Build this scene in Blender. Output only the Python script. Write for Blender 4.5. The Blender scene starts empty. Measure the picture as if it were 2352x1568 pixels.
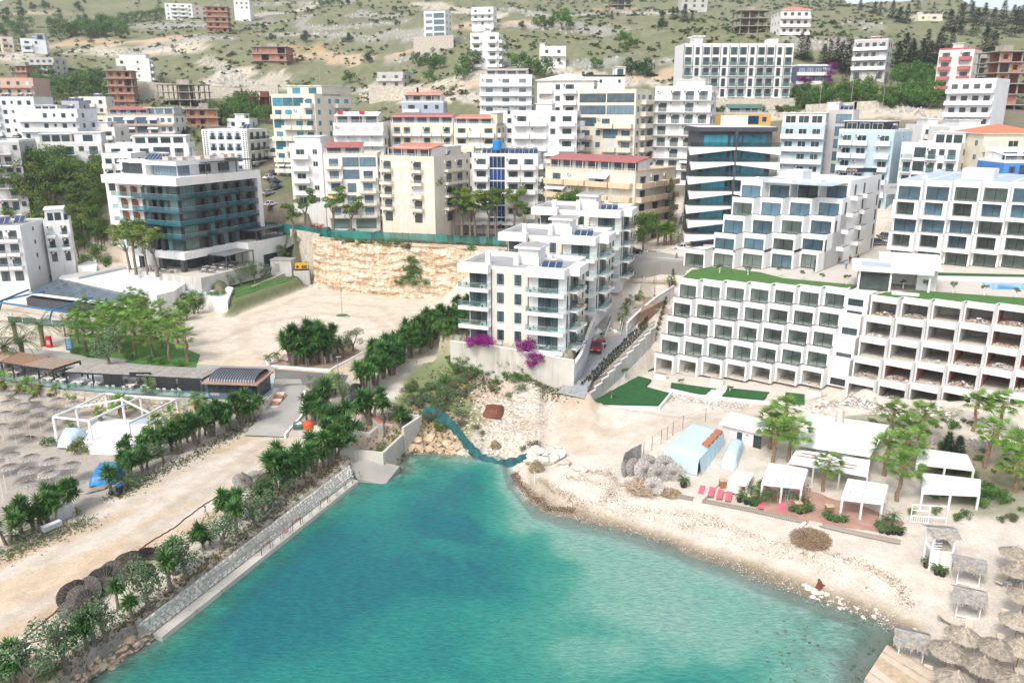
import bpy,math,random
import numpy as np
from mathutils import Vector,Matrix
R=math.radians
S=bpy.context.scene
rnd=random.Random(7)
nrs=np.random.RandomState(7)
# camera, sky, sun
CAMZ=47.0;PITCH=R(16.2);FPX=1829.6;CX=1176.0;CY=784.0
cam_d=bpy.data.cameras.new('camera');cam=bpy.data.objects.new('camera',cam_d)
S.collection.objects.link(cam);S.camera=cam
cam.location=(0,0,CAMZ);cam.rotation_euler=(R(90)-PITCH,0,0)
cam_d.sensor_width=36.0;cam_d.lens=36.0*FPX/2352.0
cam_d.clip_start=1.0;cam_d.clip_end=6000
W=bpy.data.worlds.new('World');S.world=W;W.use_nodes=True
SUN_EL,SUN_AZ=50.0,212.0
wn=W.node_tree;wn.nodes.clear()
sky=wn.nodes.new('ShaderNodeTexSky');sky.sky_type='NISHITA';sky.sun_disc=False
sky.sun_elevation=R(SUN_EL);sky.sun_rotation=R(SUN_AZ)
sky.air_density=1.0;sky.dust_density=3.0;sky.ozone_density=1.0
hs=wn.nodes.new('ShaderNodeHueSaturation');hs.inputs['Saturation'].default_value=0.42
bg=wn.nodes.new('ShaderNodeBackground');bg.inputs['Strength'].default_value=0.15
wo=wn.nodes.new('ShaderNodeOutputWorld')
wn.links.new(sky.outputs[0],hs.inputs['Color']);wn.links.new(hs.outputs[0],bg.inputs['Color']);wn.links.new(bg.outputs[0],wo.inputs[0])
sun_d=bpy.data.lights.new('sun','SUN');sun=bpy.data.objects.new('sun',sun_d);S.collection.objects.link(sun)
sun_d.energy=1.3;sun_d.angle=R(14);sun_d.color=(1.0,0.95,0.87)
az,el=R(SUN_AZ),R(SUN_EL)
to_sun=Vector((math.sin(az)*math.cos(el),math.cos(az)*math.cos(el),math.sin(el)))
sun.rotation_euler=to_sun.to_track_quat('Z','Y').to_euler()
S.view_settings.view_transform='Standard';S.view_settings.look='None'
S.view_settings.gamma=1.0;S.view_settings.use_curve_mapping=False
S.view_settings.exposure=0.80
S.cycles.max_bounces=6;S.cycles.diffuse_bounces=3;S.cycles.glossy_bounces=3
S.cycles.transmission_bounces=4;S.cycles.transparent_max_bounces=12
S.cycles.caustics_reflective=False;S.cycles.caustics_refractive=False
# survey helpers (photo measurement -> world point)
sP,cP=math.sin(PITCH),math.cos(PITCH)
def _ray(x,y):
 v=y-CY
 return(x-CX),FPX*cP-v*sP,-(FPX*sP+v*cP)
def P(x,y,z):
 dx,dy,dz=_ray(x,y);t=(z-CAMZ)/dz
 return Vector((dx*t,dy*t,z))
def Q(x,y,Y):
 dx,dy,dz=_ray(x,y);t=Y/dy
 return Vector((dx*t,Y,CAMZ+dz*t))
def proj(X,Y,Z):
 d=Y*cP+(CAMZ-Z)*sP
 return CX+FPX*X/d,CY+FPX*((CAMZ-Z)*cP-Y*sP)/d
 # materials
MATS={}
def nodemat(name):
 m=bpy.data.materials.new(name);m.use_nodes=True
 nt=m.node_tree;b=nt.nodes['Principled BSDF']
 MATS[name]=m
 return m,nt,b
def lum(c,k):return tuple(max(0,min(1,a*k))for a in c[:3])+(1,)
def mat(name,col,rough=0.8,var=0.12,scale=0.6,bump=0.0,bscale=8.0,metal=0.0,spec=0.5,col2=None,thr=None,streak=0.0,rand=0.0):
 """plain weathered surface: base colour broken by two noises (object space), optional second colour and streaks"""
 m,nt,b=nodemat(name);N,L=nt.nodes,nt.links
 tc=N.new('ShaderNodeTexCoord')
 n1=N.new('ShaderNodeTexNoise');n1.inputs['Scale'].default_value=scale;n1.inputs['Detail'].default_value=5
 L.new(tc.outputs['Object'],n1.inputs['Vector'])
 cr=N.new('ShaderNodeValToRGB');e=cr.color_ramp.elements
 e[0].position=0.33;e[1].position=0.67
 if col2 is None:
  e[0].color=lum(col,1-var);e[1].color=lum(col,1+var)
 else:
  e[0].color=lum(col,1);e[1].color=lum(col2,1)
  if thr:e[0].position,e[1].position=thr
 L.new(n1.outputs['Fac'],cr.inputs[0]);out=cr.outputs[0]
 if streak>0:
  mp=N.new('ShaderNodeMapping');mp.inputs['Scale'].default_value=(1.3,1.3,0.12)
  n3=N.new('ShaderNodeTexNoise');n3.inputs['Scale'].default_value=1.4;n3.inputs['Detail'].default_value=6
  L.new(tc.outputs['Object'],mp.inputs[0]);L.new(mp.outputs[0],n3.inputs['Vector'])
  r3=N.new('ShaderNodeValToRGB');r3.color_ramp.elements[0].position=0.52;r3.color_ramp.elements[1].position=0.72
  r3.color_ramp.elements[0].color=(1,1,1,1);k=1-streak;r3.color_ramp.elements[1].color=(k,k*.96,k*.9,1)
  mx=N.new('ShaderNodeMixRGB');mx.blend_type='MULTIPLY';mx.inputs[0].default_value=1
  L.new(n3.outputs['Fac'],r3.inputs[0]);L.new(out,mx.inputs[1]);L.new(r3.outputs[0],mx.inputs[2]);out=mx.outputs[0]
 if rand>0:
  oi=N.new('ShaderNodeObjectInfo');mr=N.new('ShaderNodeMapRange')
  mr.inputs['To Min'].default_value=1-rand;mr.inputs['To Max'].default_value=1+rand
  L.new(oi.outputs['Random'],mr.inputs['Value'])
  hv=N.new('ShaderNodeHueSaturation');L.new(mr.outputs[0],hv.inputs['Value']);L.new(out,hv.inputs['Color']);out=hv.outputs[0]
 L.new(out,b.inputs['Base Color'])
 b.inputs['Roughness'].default_value=rough;b.inputs['Metallic'].default_value=metal
 b.inputs['Specular IOR Level'].default_value=spec
 if bump>0:
  n2=N.new('ShaderNodeTexNoise');n2.inputs['Scale'].default_value=bscale;n2.inputs['Detail'].default_value=6
  L.new(tc.outputs['Object'],n2.inputs['Vector'])
  bp=N.new('ShaderNodeBump');bp.inputs['Strength'].default_value=bump;bp.inputs['Distance'].default_value=0.1
  L.new(n2.outputs['Fac'],bp.inputs['Height']);L.new(bp.outputs[0],b.inputs['Normal'])
 return m
def leafmat(name,c1,c2,c3=None,rough=0.55,trans=0.15,scale=0.9):
 m,nt,b=nodemat(name);N,L=nt.nodes,nt.links
 g=N.new('ShaderNodeNewGeometry');oi=N.new('ShaderNodeObjectInfo')
 cr=N.new('ShaderNodeValToRGB');e=cr.color_ramp.elements
 e[0].color=lum(c1,1);e[1].color=lum(c2,1)
 if c3:x=cr.color_ramp.elements.new(0.93);x.color=lum(c2,1);e[-1].color=lum(c3,1)
 L.new(g.outputs['Random Per Island'],cr.inputs[0])
 hv=N.new('ShaderNodeHueSaturation');mr=N.new('ShaderNodeMapRange')
 mr.inputs['To Min'].default_value=0.78;mr.inputs['To Max'].default_value=1.25
 L.new(oi.outputs['Random'],mr.inputs['Value']);L.new(mr.outputs[0],hv.inputs['Value'])
 L.new(cr.outputs[0],hv.inputs['Color']);L.new(hv.outputs[0],b.inputs['Base Color'])
 b.inputs['Roughness'].default_value=rough;b.inputs['Specular IOR Level'].default_value=0.3
 t=N.new('ShaderNodeBsdfTranslucent');L.new(hv.outputs[0],t.inputs['Color'])
 mx=N.new('ShaderNodeMixShader');mx.inputs[0].default_value=trans
 L.new(b.outputs[0],mx.inputs[1]);L.new(t.outputs[0],mx.inputs[2]);L.new(mx.outputs[0],N['Material Output'].inputs['Surface'])
 return m
def glassmat(name,tint,alpha=0.5,rough=0.03,spec=0.8):
 """window glass: reflects like a dielectric, lets part of the light straight through"""
 m,nt,b=nodemat(name);N,L=nt.nodes,nt.links
 tc=N.new('ShaderNodeTexCoord');oi=N.new('ShaderNodeObjectInfo')
 n=N.new('ShaderNodeTexNoise');n.inputs['Scale'].default_value=0.7;L.new(tc.outputs['Object'],n.inputs['Vector'])
 hv=N.new('ShaderNodeHueSaturation');hv.inputs['Color'].default_value=lum(tint,1)
 ad=N.new('ShaderNodeMath');ad.operation='ADD';L.new(n.outputs['Fac'],ad.inputs[0]);L.new(oi.outputs['Random'],ad.inputs[1])
 L.new(ad.outputs[0],hv.inputs['Value']);L.new(hv.outputs[0],b.inputs['Base Color'])
 b.inputs['Roughness'].default_value=rough;b.inputs['Specular IOR Level'].default_value=spec
 tr=N.new('ShaderNodeBsdfTransparent');tr.inputs[0].default_value=(.86,.95,.93,1)
 mx=N.new('ShaderNodeMixShader');mx.inputs[0].default_value=alpha
 L.new(b.outputs[0],mx.inputs[1]);L.new(tr.outputs[0],mx.inputs[2]);L.new(mx.outputs[0],N['Material Output'].inputs['Surface'])
 return m
M=MATS
mat('white',(.78,.78,.77),.75,.05,.35,streak=.18)
mat('white_b',(.73,.75,.78),.75,.06,.3,streak=.14)
mat('white_w',(.78,.755,.715),.75,.06,.3,streak=.14)
mat('white_clean',(.81,.81,.80),.6,.035,.4,streak=.09)
mat('cream',(.69,.635,.53),.8,.06,.3,streak=.16)
mat('cream_l',(.72,.67,.57),.8,.06,.3,streak=.14)
mat('yellow_c',(.74,.68,.53),.8,.05,.3,streak=.12)
mat('yellow',(.68,.40,.09),.8,.05,.3)
mat('orange_c',(.70,.52,.35),.8,.06,.4,streak=.16)
mat('salmon',(.62,.34,.24),.8,.06,.3)
mat('pink',(.55,.40,.34),.8,.07,.3,streak=.15)
mat('lilac',(.52,.53,.60),.8,.06,.3,streak=.15)
mat('grey_b',(.40,.46,.55),.8,.06,.3,streak=.15)
mat('grey_w',(.50,.49,.48),.8,.08,.3,streak=.15)
mat('paleblue',(.46,.60,.66),.8,.10,.45,streak=.12)
mat('navy',(.10,.12,.20),.7,.08,.3)
mat('blue_w',(.06,.20,.50),.7,.08,.3)
mat('concrete',(.36,.33,.29),.9,.15,.5,bump=.3,bscale=3,streak=.2)
mat('concrete_l',(.52,.51,.49),.9,.12,.35,streak=.2)
mat('brick',(.43,.19,.13),.9,.25,1.3,bump=.3,bscale=6)
mat('redtile',(.50,.20,.14),.75,.18,1.0,bump=.4,bscale=5)
mat('redsheet',(.36,.12,.11),.6,.12,.6)
mat('orangetile',(.62,.19,.10),.75,.15,1.0,bump=.4,bscale=5)
mat('darkgrey',(.055,.06,.075),.6,.15,.8)
mat('black',(.018,.02,.023),.5,.15,1)
mat('frame',(.022,.024,.028),.45,.1,1)
mat('whiteframe',(.75,.75,.75),.5,.03,1)
mat('metal',(.42,.43,.44),.45,.1,1,metal=.5)
mat('rail',(.55,.56,.57),.4,.1,1,metal=.3)
mat('rust',(.16,.055,.03),.8,.3,2)
mat('wood',(.30,.16,.08),.7,.25,2)
mat('wood_l',(.50,.38,.26),.8,.2,2)
mat('wood_o',(.40,.12,.04),.6,.15,2)
mat('roofgrey',(.34,.34,.34),.85,.12,.4)
mat('roofblue',(.42,.50,.60),.55,.12,.25)
mat('shutter',(.60,.60,.60),.6,.05,1)
mat('curtain',(.55,.60,.60),.9,.2,2)
mat('awning',(.72,.71,.68),.85,.05,1)
mat('awning_y',(.70,.55,.25),.85,.1,1)
mat('awning_o',(.62,.33,.13),.85,.1,1)
mat('awning_g',(.08,.17,.13),.85,.1,1)
mat('solar',(.018,.04,.11),.18,.2,.6,spec=.8)
mat('tank',(.55,.55,.55),.35,.1,1,metal=.5)
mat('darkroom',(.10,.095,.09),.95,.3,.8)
mat('plaster_room',(.78,.77,.73),.9,.12,.8)
mat('floor_room',(.62,.58,.52),.9,.12,1)
mat('stripes_wood',(.34,.30,.25),.85,.25,2.5)
mat('red',(.50,.13,.14),.5,.1,1)
mat('flagred',(.60,.02,.03),.7,.1,1)
mat('redpaint',(.28,.012,.02),.22,.1,.5,spec=.7)
mat('orangebuoy',(.62,.09,.03),.5,.1,1)
mat('pinkcushion',(.72,.13,.18),.75,.06,2)
mat('beige',(.58,.49,.39),.8,.08,2)
mat('cushion',(.60,.55,.49),.85,.06,2)
mat('tarp_w',(.50,.66,.74),.45,.06,.7,bump=.6,bscale=1.6)
mat('tarp_b',(.01,.20,.55),.4,.15,1.2,bump=.6,bscale=2)
mat('tealnet',(.01,.085,.09),.8,.45,1.6,bump=.5,bscale=1.2)
mat('bluebeam',(.02,.16,.33),.5,.1,1)
mat('bluepaint',(.02,.10,.42),.4,.1,1)
mat('bluetank',(.01,.22,.60),.5,.1,1)
mat('yellowmetal',(.70,.38,.02),.5,.08,1)
mat('skin',(.48,.27,.19),.6,.05,3)
mat('hair',(.02,.015,.012),.7,.05,3)
mat('terracotta',(.42,.16,.09),.85,.15,2)
mat('stonewall',(.55,.50,.42),.9,.22,1.6,bump=.7,bscale=3)
mat('stone',(.60,.58,.54),.9,.22,.9,bump=.4,bscale=3,rand=.22)
mat('mortar',(.42,.38,.33),.95,.2,2,bump=.4,bscale=6)
mat('rock',(.60,.56,.49),.9,.18,.8,bump=.5,bscale=3,rand=.1)
mat('rock_o',(.50,.33,.20),.9,.3,.6,bump=.6,bscale=3,col2=(.60,.50,.38),rand=.15)
mat('rock_d',(.10,.11,.10),.8,.3,.8,bump=.5,bscale=3)
mat('paver',(.29,.30,.31),.9,.15,.9,bump=.3,bscale=5)
mat('paving_l',(.56,.51,.45),.85,.06,.5)
mat('asphalt',(.16,.155,.15),.9,.18,.25,bump=.3,bscale=12)
mat('concroad',(.34,.325,.30),.9,.14,.22,bump=.3,bscale=8)
mat('concwall',(.56,.53,.47),.9,.10,.4,bump=.3,bscale=4,streak=.22)
mat('path',(.50,.44,.37),.9,.1,.5,bump=.3,bscale=5)
mat('lawn',(.045,.14,.025),.9,.35,1.2,bump=.8,bscale=14,col2=(.09,.20,.04))
mat('turf',(.012,.085,.018),.9,.2,1.0,bump=.6,bscale=16,col2=(.02,.11,.025))
mat('pool',(.05,.33,.60),.1,.05,.5)
mat('thatch',(.33,.285,.23),.95,.3,3,bump=.9,bscale=9,rand=.18)
mat('thatch_l',(.46,.38,.28),.95,.25,3,bump=.9,bscale=9,rand=.12)
mat('thatch_d',(.085,.078,.072),.95,.3,3,bump=.9,bscale=9,rand=.2)
mat('thatch_g',(.34,.32,.30),.95,.28,3,bump=.9,bscale=9,rand=.15)
mat('straw',(.33,.24,.12),.95,.4,5,bump=.9,bscale=14)
mat('bark',(.20,.165,.13),.9,.3,3,bump=.8,bscale=8)
mat('bark_p',(.25,.17,.11),.95,.35,6,bump=.9,bscale=12)
mat('bark_w',(.70,.68,.64),.9,.1,3)
mat('skirt',(.34,.25,.14),.95,.3,4)
mat('soil',(.34,.235,.16),.95,.25,1)
mat('clay_deck',(.40,.24,.19),.85,.15,.8)
mat('scaff',(.35,.30,.26),.7,.2,1)
mat('net',(.50,.49,.48),.9,.12,1)
leafmat('l_yucca',(0.029,0.098,0.023),(0.098,0.240,0.052),(0.195,0.325,0.091))
leafmat('l_palm',(0.069,0.161,0.029),(0.196,0.333,0.057),(0.368,0.380,0.103),trans=.25)
leafmat('l_date',(.05,.11,.035),(.13,.22,.07),(.22,.26,.10))
leafmat('l_pine',(0.036,0.090,0.020),(0.123,0.225,0.038),(0.203,0.290,0.058))
leafmat('l_pine_o',(0.065,0.111,0.019),(0.195,0.260,0.046),(0.273,0.286,0.078))
leafmat('l_conif',(0.016,0.049,0.023),(0.046,0.104,0.042))
leafmat('l_conif_y',(.09,.12,.015),(.26,.27,.02))
leafmat('l_olive',(0.060,0.114,0.050),(0.168,0.240,0.120),(0.264,0.324,0.204))
leafmat('l_shrub',(0.029,0.091,0.018),(0.104,0.221,0.039),(0.195,0.312,0.065))
leafmat('l_shrub_y',(.06,.09,.01),(.20,.23,.03))
leafmat('l_scrub',(.07,.085,.04),(.15,.165,.075),(.22,.21,.12))
leafmat('l_dry',(.15,.12,.06),(.30,.25,.15))
leafmat('l_mag',(.12,.004,.10),(.34,.015,.26),(.45,.05,.32))
leafmat('l_redfl',(.25,.005,.01),(.55,.01,.02))
leafmat('l_dead',(.20,.12,.05),(.38,.27,.14))
leafmat('grass',(.03,.09,.01),(.09,.18,.03))
glassmat('glass',(.045,.075,.085),.30)
glassmat('glass_clear',(.12,.17,.16),.74)
glassmat('glass_blue',(.04,.28,.37),.18,spec=1.0)
glassmat('glass_deep',(.008,.05,.17),.12,spec=1.0)
glassmat('glass_sky',(.13,.21,.27),.2,spec=1.0)
glassmat('rail_glass',(.16,.30,.30),.66)
glassmat('rail_dark',(.03,.05,.055),.45)
glassmat('rail_aqua',(.025,.12,.16),.42)
def brickmat(name,c1,c2,mortar,sx,sy,bw=0.5,vert=False,rough=.85):
 m,nt,b=nodemat(name);N,L=nt.nodes,nt.links
 tc=N.new('ShaderNodeTexCoord');mp=N.new('ShaderNodeMapping')
 if vert:mp.inputs['Rotation'].default_value=(R(90),0,0)
 L.new(tc.outputs['Object'],mp.inputs[0])
 br=N.new('ShaderNodeTexBrick');br.inputs['Scale'].default_value=1
 br.inputs['Brick Width'].default_value=sx;br.inputs['Row Height'].default_value=sy
 br.inputs['Mortar Size'].default_value=.02;br.inputs['Color1'].default_value=lum(c1,1);br.inputs['Color2'].default_value=lum(c2,1)
 br.inputs['Mortar'].default_value=lum(mortar,1);L.new(mp.outputs[0],br.inputs['Vector'])
 L.new(br.outputs['Color'],b.inputs['Base Color']);b.inputs['Roughness'].default_value=rough
 return m
brickmat('stoneclad',(.66,.60,.52),(.72,.67,.60),(.60,.55,.48),.9,.22,vert=True)
brickmat('ashlar_grey',(.50,.52,.55),(.70,.70,.70),(.45,.45,.45),1.3,.45,vert=True)
brickmat('cobble',(.27,.28,.30),(.37,.375,.385),(.18,.18,.18),.45,.3)
brickmat('deckwood',(.50,.42,.34),(.42,.34,.27),(.20,.16,.12),4.0,.22)
# mesh + object helpers
COL=S.collection
_DATA={}
class MB:
 def __init__(s):s.v=[];s.f=[];s.m=[];s.mats=[];s.k=0
 def mi(s,name):
  if name not in s.mats:s.mats.append(name)
  return s.mats.index(name)
 def add(s,vs,fs,m):
  o=len(s.v);k=s.mi(m);s.v.extend(vs)
  for f in fs:s.f.append([i+o for i in f]);s.m.append(k)
 def box(s,x0,x1,y0,y1,z0,z1,m):
  s.add([(x0,y0,z0),(x1,y0,z0),(x1,y1,z0),(x0,y1,z0),(x0,y0,z1),(x1,y0,z1),(x1,y1,z1),(x0,y1,z1)],[(0,3,2,1),(4,5,6,7),(0,1,5,4),(1,2,6,5),(2,3,7,6),(3,0,4,7)],m)
 def quad(s,a,b,c,d,m):s.add([tuple(a),tuple(b),tuple(c),tuple(d)],[(0,1,2,3)],m)
 def tri(s,a,b,c,m):s.add([tuple(a),tuple(b),tuple(c)],[(0,1,2)],m)
 def prism(s,pts,z0,z1,m,mtop=None):
  n=len(pts)
  a=sum(pts[i][0]*pts[(i+1)%n][1]-pts[(i+1)%n][0]*pts[i][1]for i in range(n))
  if a<0:pts=pts[::-1]
  zt=(lambda p:z1)if not callable(z1)else z1
  zb=(lambda p:z0)if not callable(z0)else z0
  vs=[(p[0],p[1],zb(p))for p in pts]+[(p[0],p[1],zt(p))for p in pts]
  s.add(vs,[tuple(reversed(range(n)))]+[(i,(i+1)%n,n+(i+1)%n,n+i)for i in range(n)],m)
  s.add(vs[n:],[tuple(range(n))],mtop or m)
 def tube(s,a,b,r0,r1,m,n=6,caps=True):
  a=Vector(a);b=Vector(b);d=(b-a)
  if d.length<1e-6:return
  q=d.to_track_quat('Z','Y')
  vs=[]
  for c,r in((a,r0),(b,r1)):
   for i in range(n):
    t=2*math.pi*i/n;vs.append(tuple(c+q@Vector((r*math.cos(t),r*math.sin(t),0))))
  fs=[(i,(i+1)%n,n+(i+1)%n,n+i)for i in range(n)]
  if caps:fs+=[tuple(reversed(range(n))),tuple(range(n,2*n))]
  s.add(vs,fs,m)
 def beam(s,a,b,w,h,m):
  a=Vector(a);b=Vector(b);d=b-a;q=d.to_track_quat('Z','Y')
  up=Vector((0,0,1));side=d.cross(up)
  if side.length<1e-4:side=Vector((1,0,0));up2=Vector((0,1,0))
  else:side.normalize();up2=side.cross(d).normalized()
  vs=[]
  for c in(a,b):
   for i,j in((-1,-1),(1,-1),(1,1),(-1,1)):vs.append(tuple(c+side*(i*w/2)+up2*(j*h/2)))
  s.add(vs,[(0,3,2,1),(4,5,6,7),(0,1,5,4),(1,2,6,5),(2,3,7,6),(3,0,4,7)],m)
 def path(s,pts,r,m,n=5):
  for i in range(len(pts)-1):s.tube(pts[i],pts[i+1],r if not isinstance(r,(list,tuple))else r[i],r if not isinstance(r,(list,tuple))else r[i+1],m,n)
 def cone(s,c,r,h,m,n=12,drop=0.0):
  c=Vector(c);vs=[tuple(c+Vector((0,0,h)))]
  for i in range(n):
   t=2*math.pi*i/n;vs.append(tuple(c+Vector((r*math.cos(t),r*math.sin(t),drop))))
  s.add(vs,[(0,1+i,1+(i+1)%n)for i in range(n)]+[tuple(reversed(range(1,n+1)))],m)
 def mesh(s,name,smooth=False):
  me=bpy.data.meshes.new(name);me.from_pydata(s.v,[],s.f)
  for k in s.mats:me.materials.append(MATS[k])
  me.polygons.foreach_set('material_index',s.m)
  if smooth:me.polygons.foreach_set('use_smooth',[True]*len(s.f))
  me.update();return me
 def obj(s,name,parent=None,loc=(0,0,0),rz=0,smooth=False):
  return ob(name,s.mesh(name,smooth),parent,loc,rz)
def ob(name,me,parent=None,loc=(0,0,0),rz=0):
 o=bpy.data.objects.new(name,me);COL.objects.link(o)
 if parent is not None:o.parent=parent
 o.location=loc
 if rz:o.rotation_euler=(0,0,rz)
 return o
def tag(o,label,cat,group=None):
 o['label']=label;o['category']=cat
 if group:o['group']=group
 return o
def root(name,label,cat,loc=(0,0,0),rz=0,group=None):
 o=bpy.data.objects.new(name,None);COL.objects.link(o);o.location=loc;o.rotation_euler=(0,0,rz)
 return tag(o,label,cat,group)
def struct(o):o['kind']='structure';return o
def stuff(o):o['kind']='stuff';return o
def cached(key,fn):
 if key not in _DATA:_DATA[key]=fn()
 return _DATA[key]
def copytree(o,parent=None):
 c=o.copy();COL.objects.link(c)
 if parent is not None:c.parent=parent
 for ch in o.children:copytree(ch,c)
 return c
def relabel(o,label,group=None):
 o['label']=label
 if group:o['group']=group
 # terrain
def wpts(pts,z):return[tuple(P(x,y,z))[:2]for x,y in pts]
LAND=wpts([(20,1640),(110,1640),(175,1568),(225,1522),(300,1480),(350,1448)],0.0)+wpts([(322,1444),(812,1066),(850,1062),(905,1062)],1.0)+wpts([(925,1043),(960,1036),(1000,1036),(1080,1046),(1150,1046),(1172,1058),(1180,1085),(1190,1120),(1215,1150),(1262,1180),(1340,1197),(1420,1213),(1500,1237),(1600,1274),(1700,1307),(1800,1350),(1900,1385),(2000,1418),(2072,1448),(2040,1485),(2005,1530),(1990,1568),(1985,1640)],0.0)+[(48,20),(600,20),(600,3000),(-600,3000),(-600,20),(-60,20)]
CP=[]
for x,y,z in[(475,1195,2.6),(100,1450,2.4),(600,1010,2.7),(100,1100,1.5),(300,1080,1.8),(350,990,2.0),(60,1250,2.0),(20,1000,1.6),(690,990,2.8),(800,960,2.8),(1150,885,4.0),(1060,830,4.8),(1000,890,4.4),(1200,960,2.7),(1250,1000,2.2),(1400,1000,2.5),(1290,905,3.1),(1450,1130,1.2),(1250,1100,1.2),(1600,1150,1.4),(1700,1220,1.3),(1800,1120,2.0),(1900,1260,1.3),(2100,1270,1.7),(2250,1220,2.2),(2250,1420,1.6),(2100,1050,2.6),(1700,930,2.9),(1900,950,3.0),(1370,800,6.4),(1330,870,4.3),(1420,740,8.6),(1480,680,11),(1500,582,16.8),(1570,590,17),(1400,640,14),(950,1000,3.0),(1000,1010,2.2),(2340,1300,2.2),(700,880,4.5),(80,700,5.2),(300,700,5.2),(1313,866,6.5),(1180,862,6.2),(1060,812,6.6),(1250,885,5.2)]:
 p=P(x,y,z);CP.append((p.x,p.y,z))
def cpQ(x,Y,z):
 CP.append(((x-CX)/FPX*(Y*cP+(CAMZ-z)*sP),Y,z))
for a in[(40,186,8.5),(200,190,9.5),(330,200,10.5),(150,205,15),(0,215,22),(100,236,27),(-60,225,24),(300,240,27),(540,255,30),(640,226,24),(620,205,18),(1240,205,18.5),(900,205,17),(1500,200,19),(1700,183,17.2),(1900,210,26),(2150,198,23),(2350,182,22),(2500,200,26),(1450,240,30),(1600,230,29),(1180,290,36),(950,290,43),(700,366,47),(380,352,50),(460,375,51),(290,350,49),(100,436,59),(1790,290,48),(1700,282,49),(2100,240,42),(2320,250,46),(2000,300,54),(2150,284,53),(410,690,116),(500,540,95),(60,455,75),(1003,430,79),(1110,460,90),(1100,349,63),(1815,349,77),(1730,366,78),(2130,500,94),(2000,291,58),(900,375,56),(610,430,68),(400,300,42),(200,300,41),(700,300,40),(1300,290,44),(1500,300,50),(1300,330,58),(-100,350,50),(2450,330,62),(2450,500,92),(1240,700,128),(1800,640,118),(-100,700,120),(2500,700,125),(100,1000,218),(700,1000,208),(1200,1000,196),(1500,1000,181),(1800,1000,160),(1950,1000,161),(2090,1000,184),(2400,1000,232),(2800,1000,215),(-500,1000,240),(0,1000,222),(1200,1500,230),(-500,1500,230),(2800,1500,215)]:cpQ(*a)
CPa=np.array(CP)
def _tps_fit(C,lam=0.4):
 n=len(C);XY=C[:,:2]/100.0
 d=np.sqrt(((XY[:,None]-XY[None])**2).sum(-1));K=d+0.0
 A=np.zeros((n+3,n+3));A[:n,:n]=K+lam*0.01*np.eye(n);A[:n,n]=1;A[:n,n+1:]=XY;A[n,:n]=1;A[n+1:,:n]=XY.T
 return np.linalg.solve(A,np.concatenate([C[:,2],[0,0,0]])),XY
_w,_XY=_tps_fit(CPa)
def tps(x,y):
 out=np.empty(x.size);xs=x.ravel()/100.0;ys=y.ravel()/100.0;n=len(_XY)
 for i in range(0,xs.size,20000):
  a=xs[i:i+20000];b=ys[i:i+20000]
  d=np.sqrt((a[:,None]-_XY[None,:,0])**2+(b[:,None]-_XY[None,:,1])**2)
  out[i:i+20000]=d@_w[:n]+_w[n]+_w[n+1]*a+_w[n+2]*b
 return out.reshape(x.shape)
def sdist(x,y,poly):
 """signed distance to a polygon, positive inside"""
 xf=x.ravel();yf=y.ravel();d=np.full(xf.shape,1e9);ins=np.zeros(xf.shape,bool)
 n=len(poly)
 for i in range(n):
  ax,ay=poly[i];bx,by=poly[(i+1)%n];ex,ey=bx-ax,by-ay;L2=ex*ex+ey*ey+1e-12
  t=np.clip(((xf-ax)*ex+(yf-ay)*ey)/L2,0,1)
  d=np.minimum(d,(xf-ax-t*ex)**2+(yf-ay-t*ey)**2)
  if ay!=by:
   c=((ay>yf)!=(by>yf))&(xf<(bx-ax)*(yf-ay)/(by-ay)+ax);ins^=c
 d=np.sqrt(d);return np.where(ins,d,-d).reshape(x.shape)
def vnoise(x,y,s,seed=0):
 """cheap smooth value noise"""
 r=np.random.RandomState(seed);T=r.rand(256,256);u=x/s;v=y/s
 i=np.floor(u).astype(int);j=np.floor(v).astype(int);fu=u-i;fv=v-j
 fu=fu*fu*(3-2*fu);fv=fv*fv*(3-2*fv)
 g=lambda a,b:T[a%256,b%256]
 return(g(i,j)*(1-fu)+g(i+1,j)*fu)*(1-fv)+(g(i,j+1)*(1-fu)+g(i+1,j+1)*fu)*fv-.5
PROM=wpts([(-300,1640),(60,1640),(200,1500),(312,1440),(806,1066),(815,1020),(700,1010),(590,985),(480,985),(200,1180),(-300,1300)],2.15)
LOTZ=4.7
LOT=wpts([(-300,893),(150,893),(475,912),(575,935),(625,898),(690,858),(790,862),(835,890),(935,772),(1070,706),(1130,628),(735,622),(700,640),(520,712),(330,600),(-300,600)],LOTZ)
LOT_b=wpts([(-300,893),(150,893),(475,912),(575,935),(625,898)],LOTZ)
CLIFF0=[tuple(P(x,y,16.4))[:2]for x,y in[(722,546),(800,556),(900,562),(1000,566),(1100,571),(1165,573)]]
SHELF=[(a_,b_+2.6)for a_,b_ in CLIFF0]+[(3,190),(9,175),(20,178),(30,200),(30,222),(-54,222),(-54,203)]
APT=[(-12.5,128.6),(-10,127.7),(-2,125.0),(9.0,119.9),(10.4,124),(12.8,134),(16.5,148),(21,160),(25,172),(12,172),(2,172),(-8,150),(-12.5,135)]
GARD=[(11.9,117.6),(16,113),(40,108),(56,120),(30,136),(25.2,135.6),(19,127)]
HOTG=[(-75.9+.906*a+.423*b_,183-.423*a+.906*b_)for a,b_ in((-26,-5.5),(8.6,-5.5),(8.6,13.5),(3.6,14.5),(3.6,36),(-30,36))]
PLAT=[(31.5,143),(58,132.5),(62,127),(86,120),(130,108),(130,190),(48,190),(38,158)]
LOWR=[(24,131),(56.6,121),(58,116),(83,108),(130,92),(130,130),(83,120),(58,130),(31,140)]
HG2=wpts([(526,702),(545,692),(662,650),(695,638),(672,618),(600,606),(545,628),(515,668)],7.0)
def zblend(z,sd,val,w):
 t=np.clip(sd/w+.5,0,1);t=t*t*(3-2*t);return z*(1-t)+val*t
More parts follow.
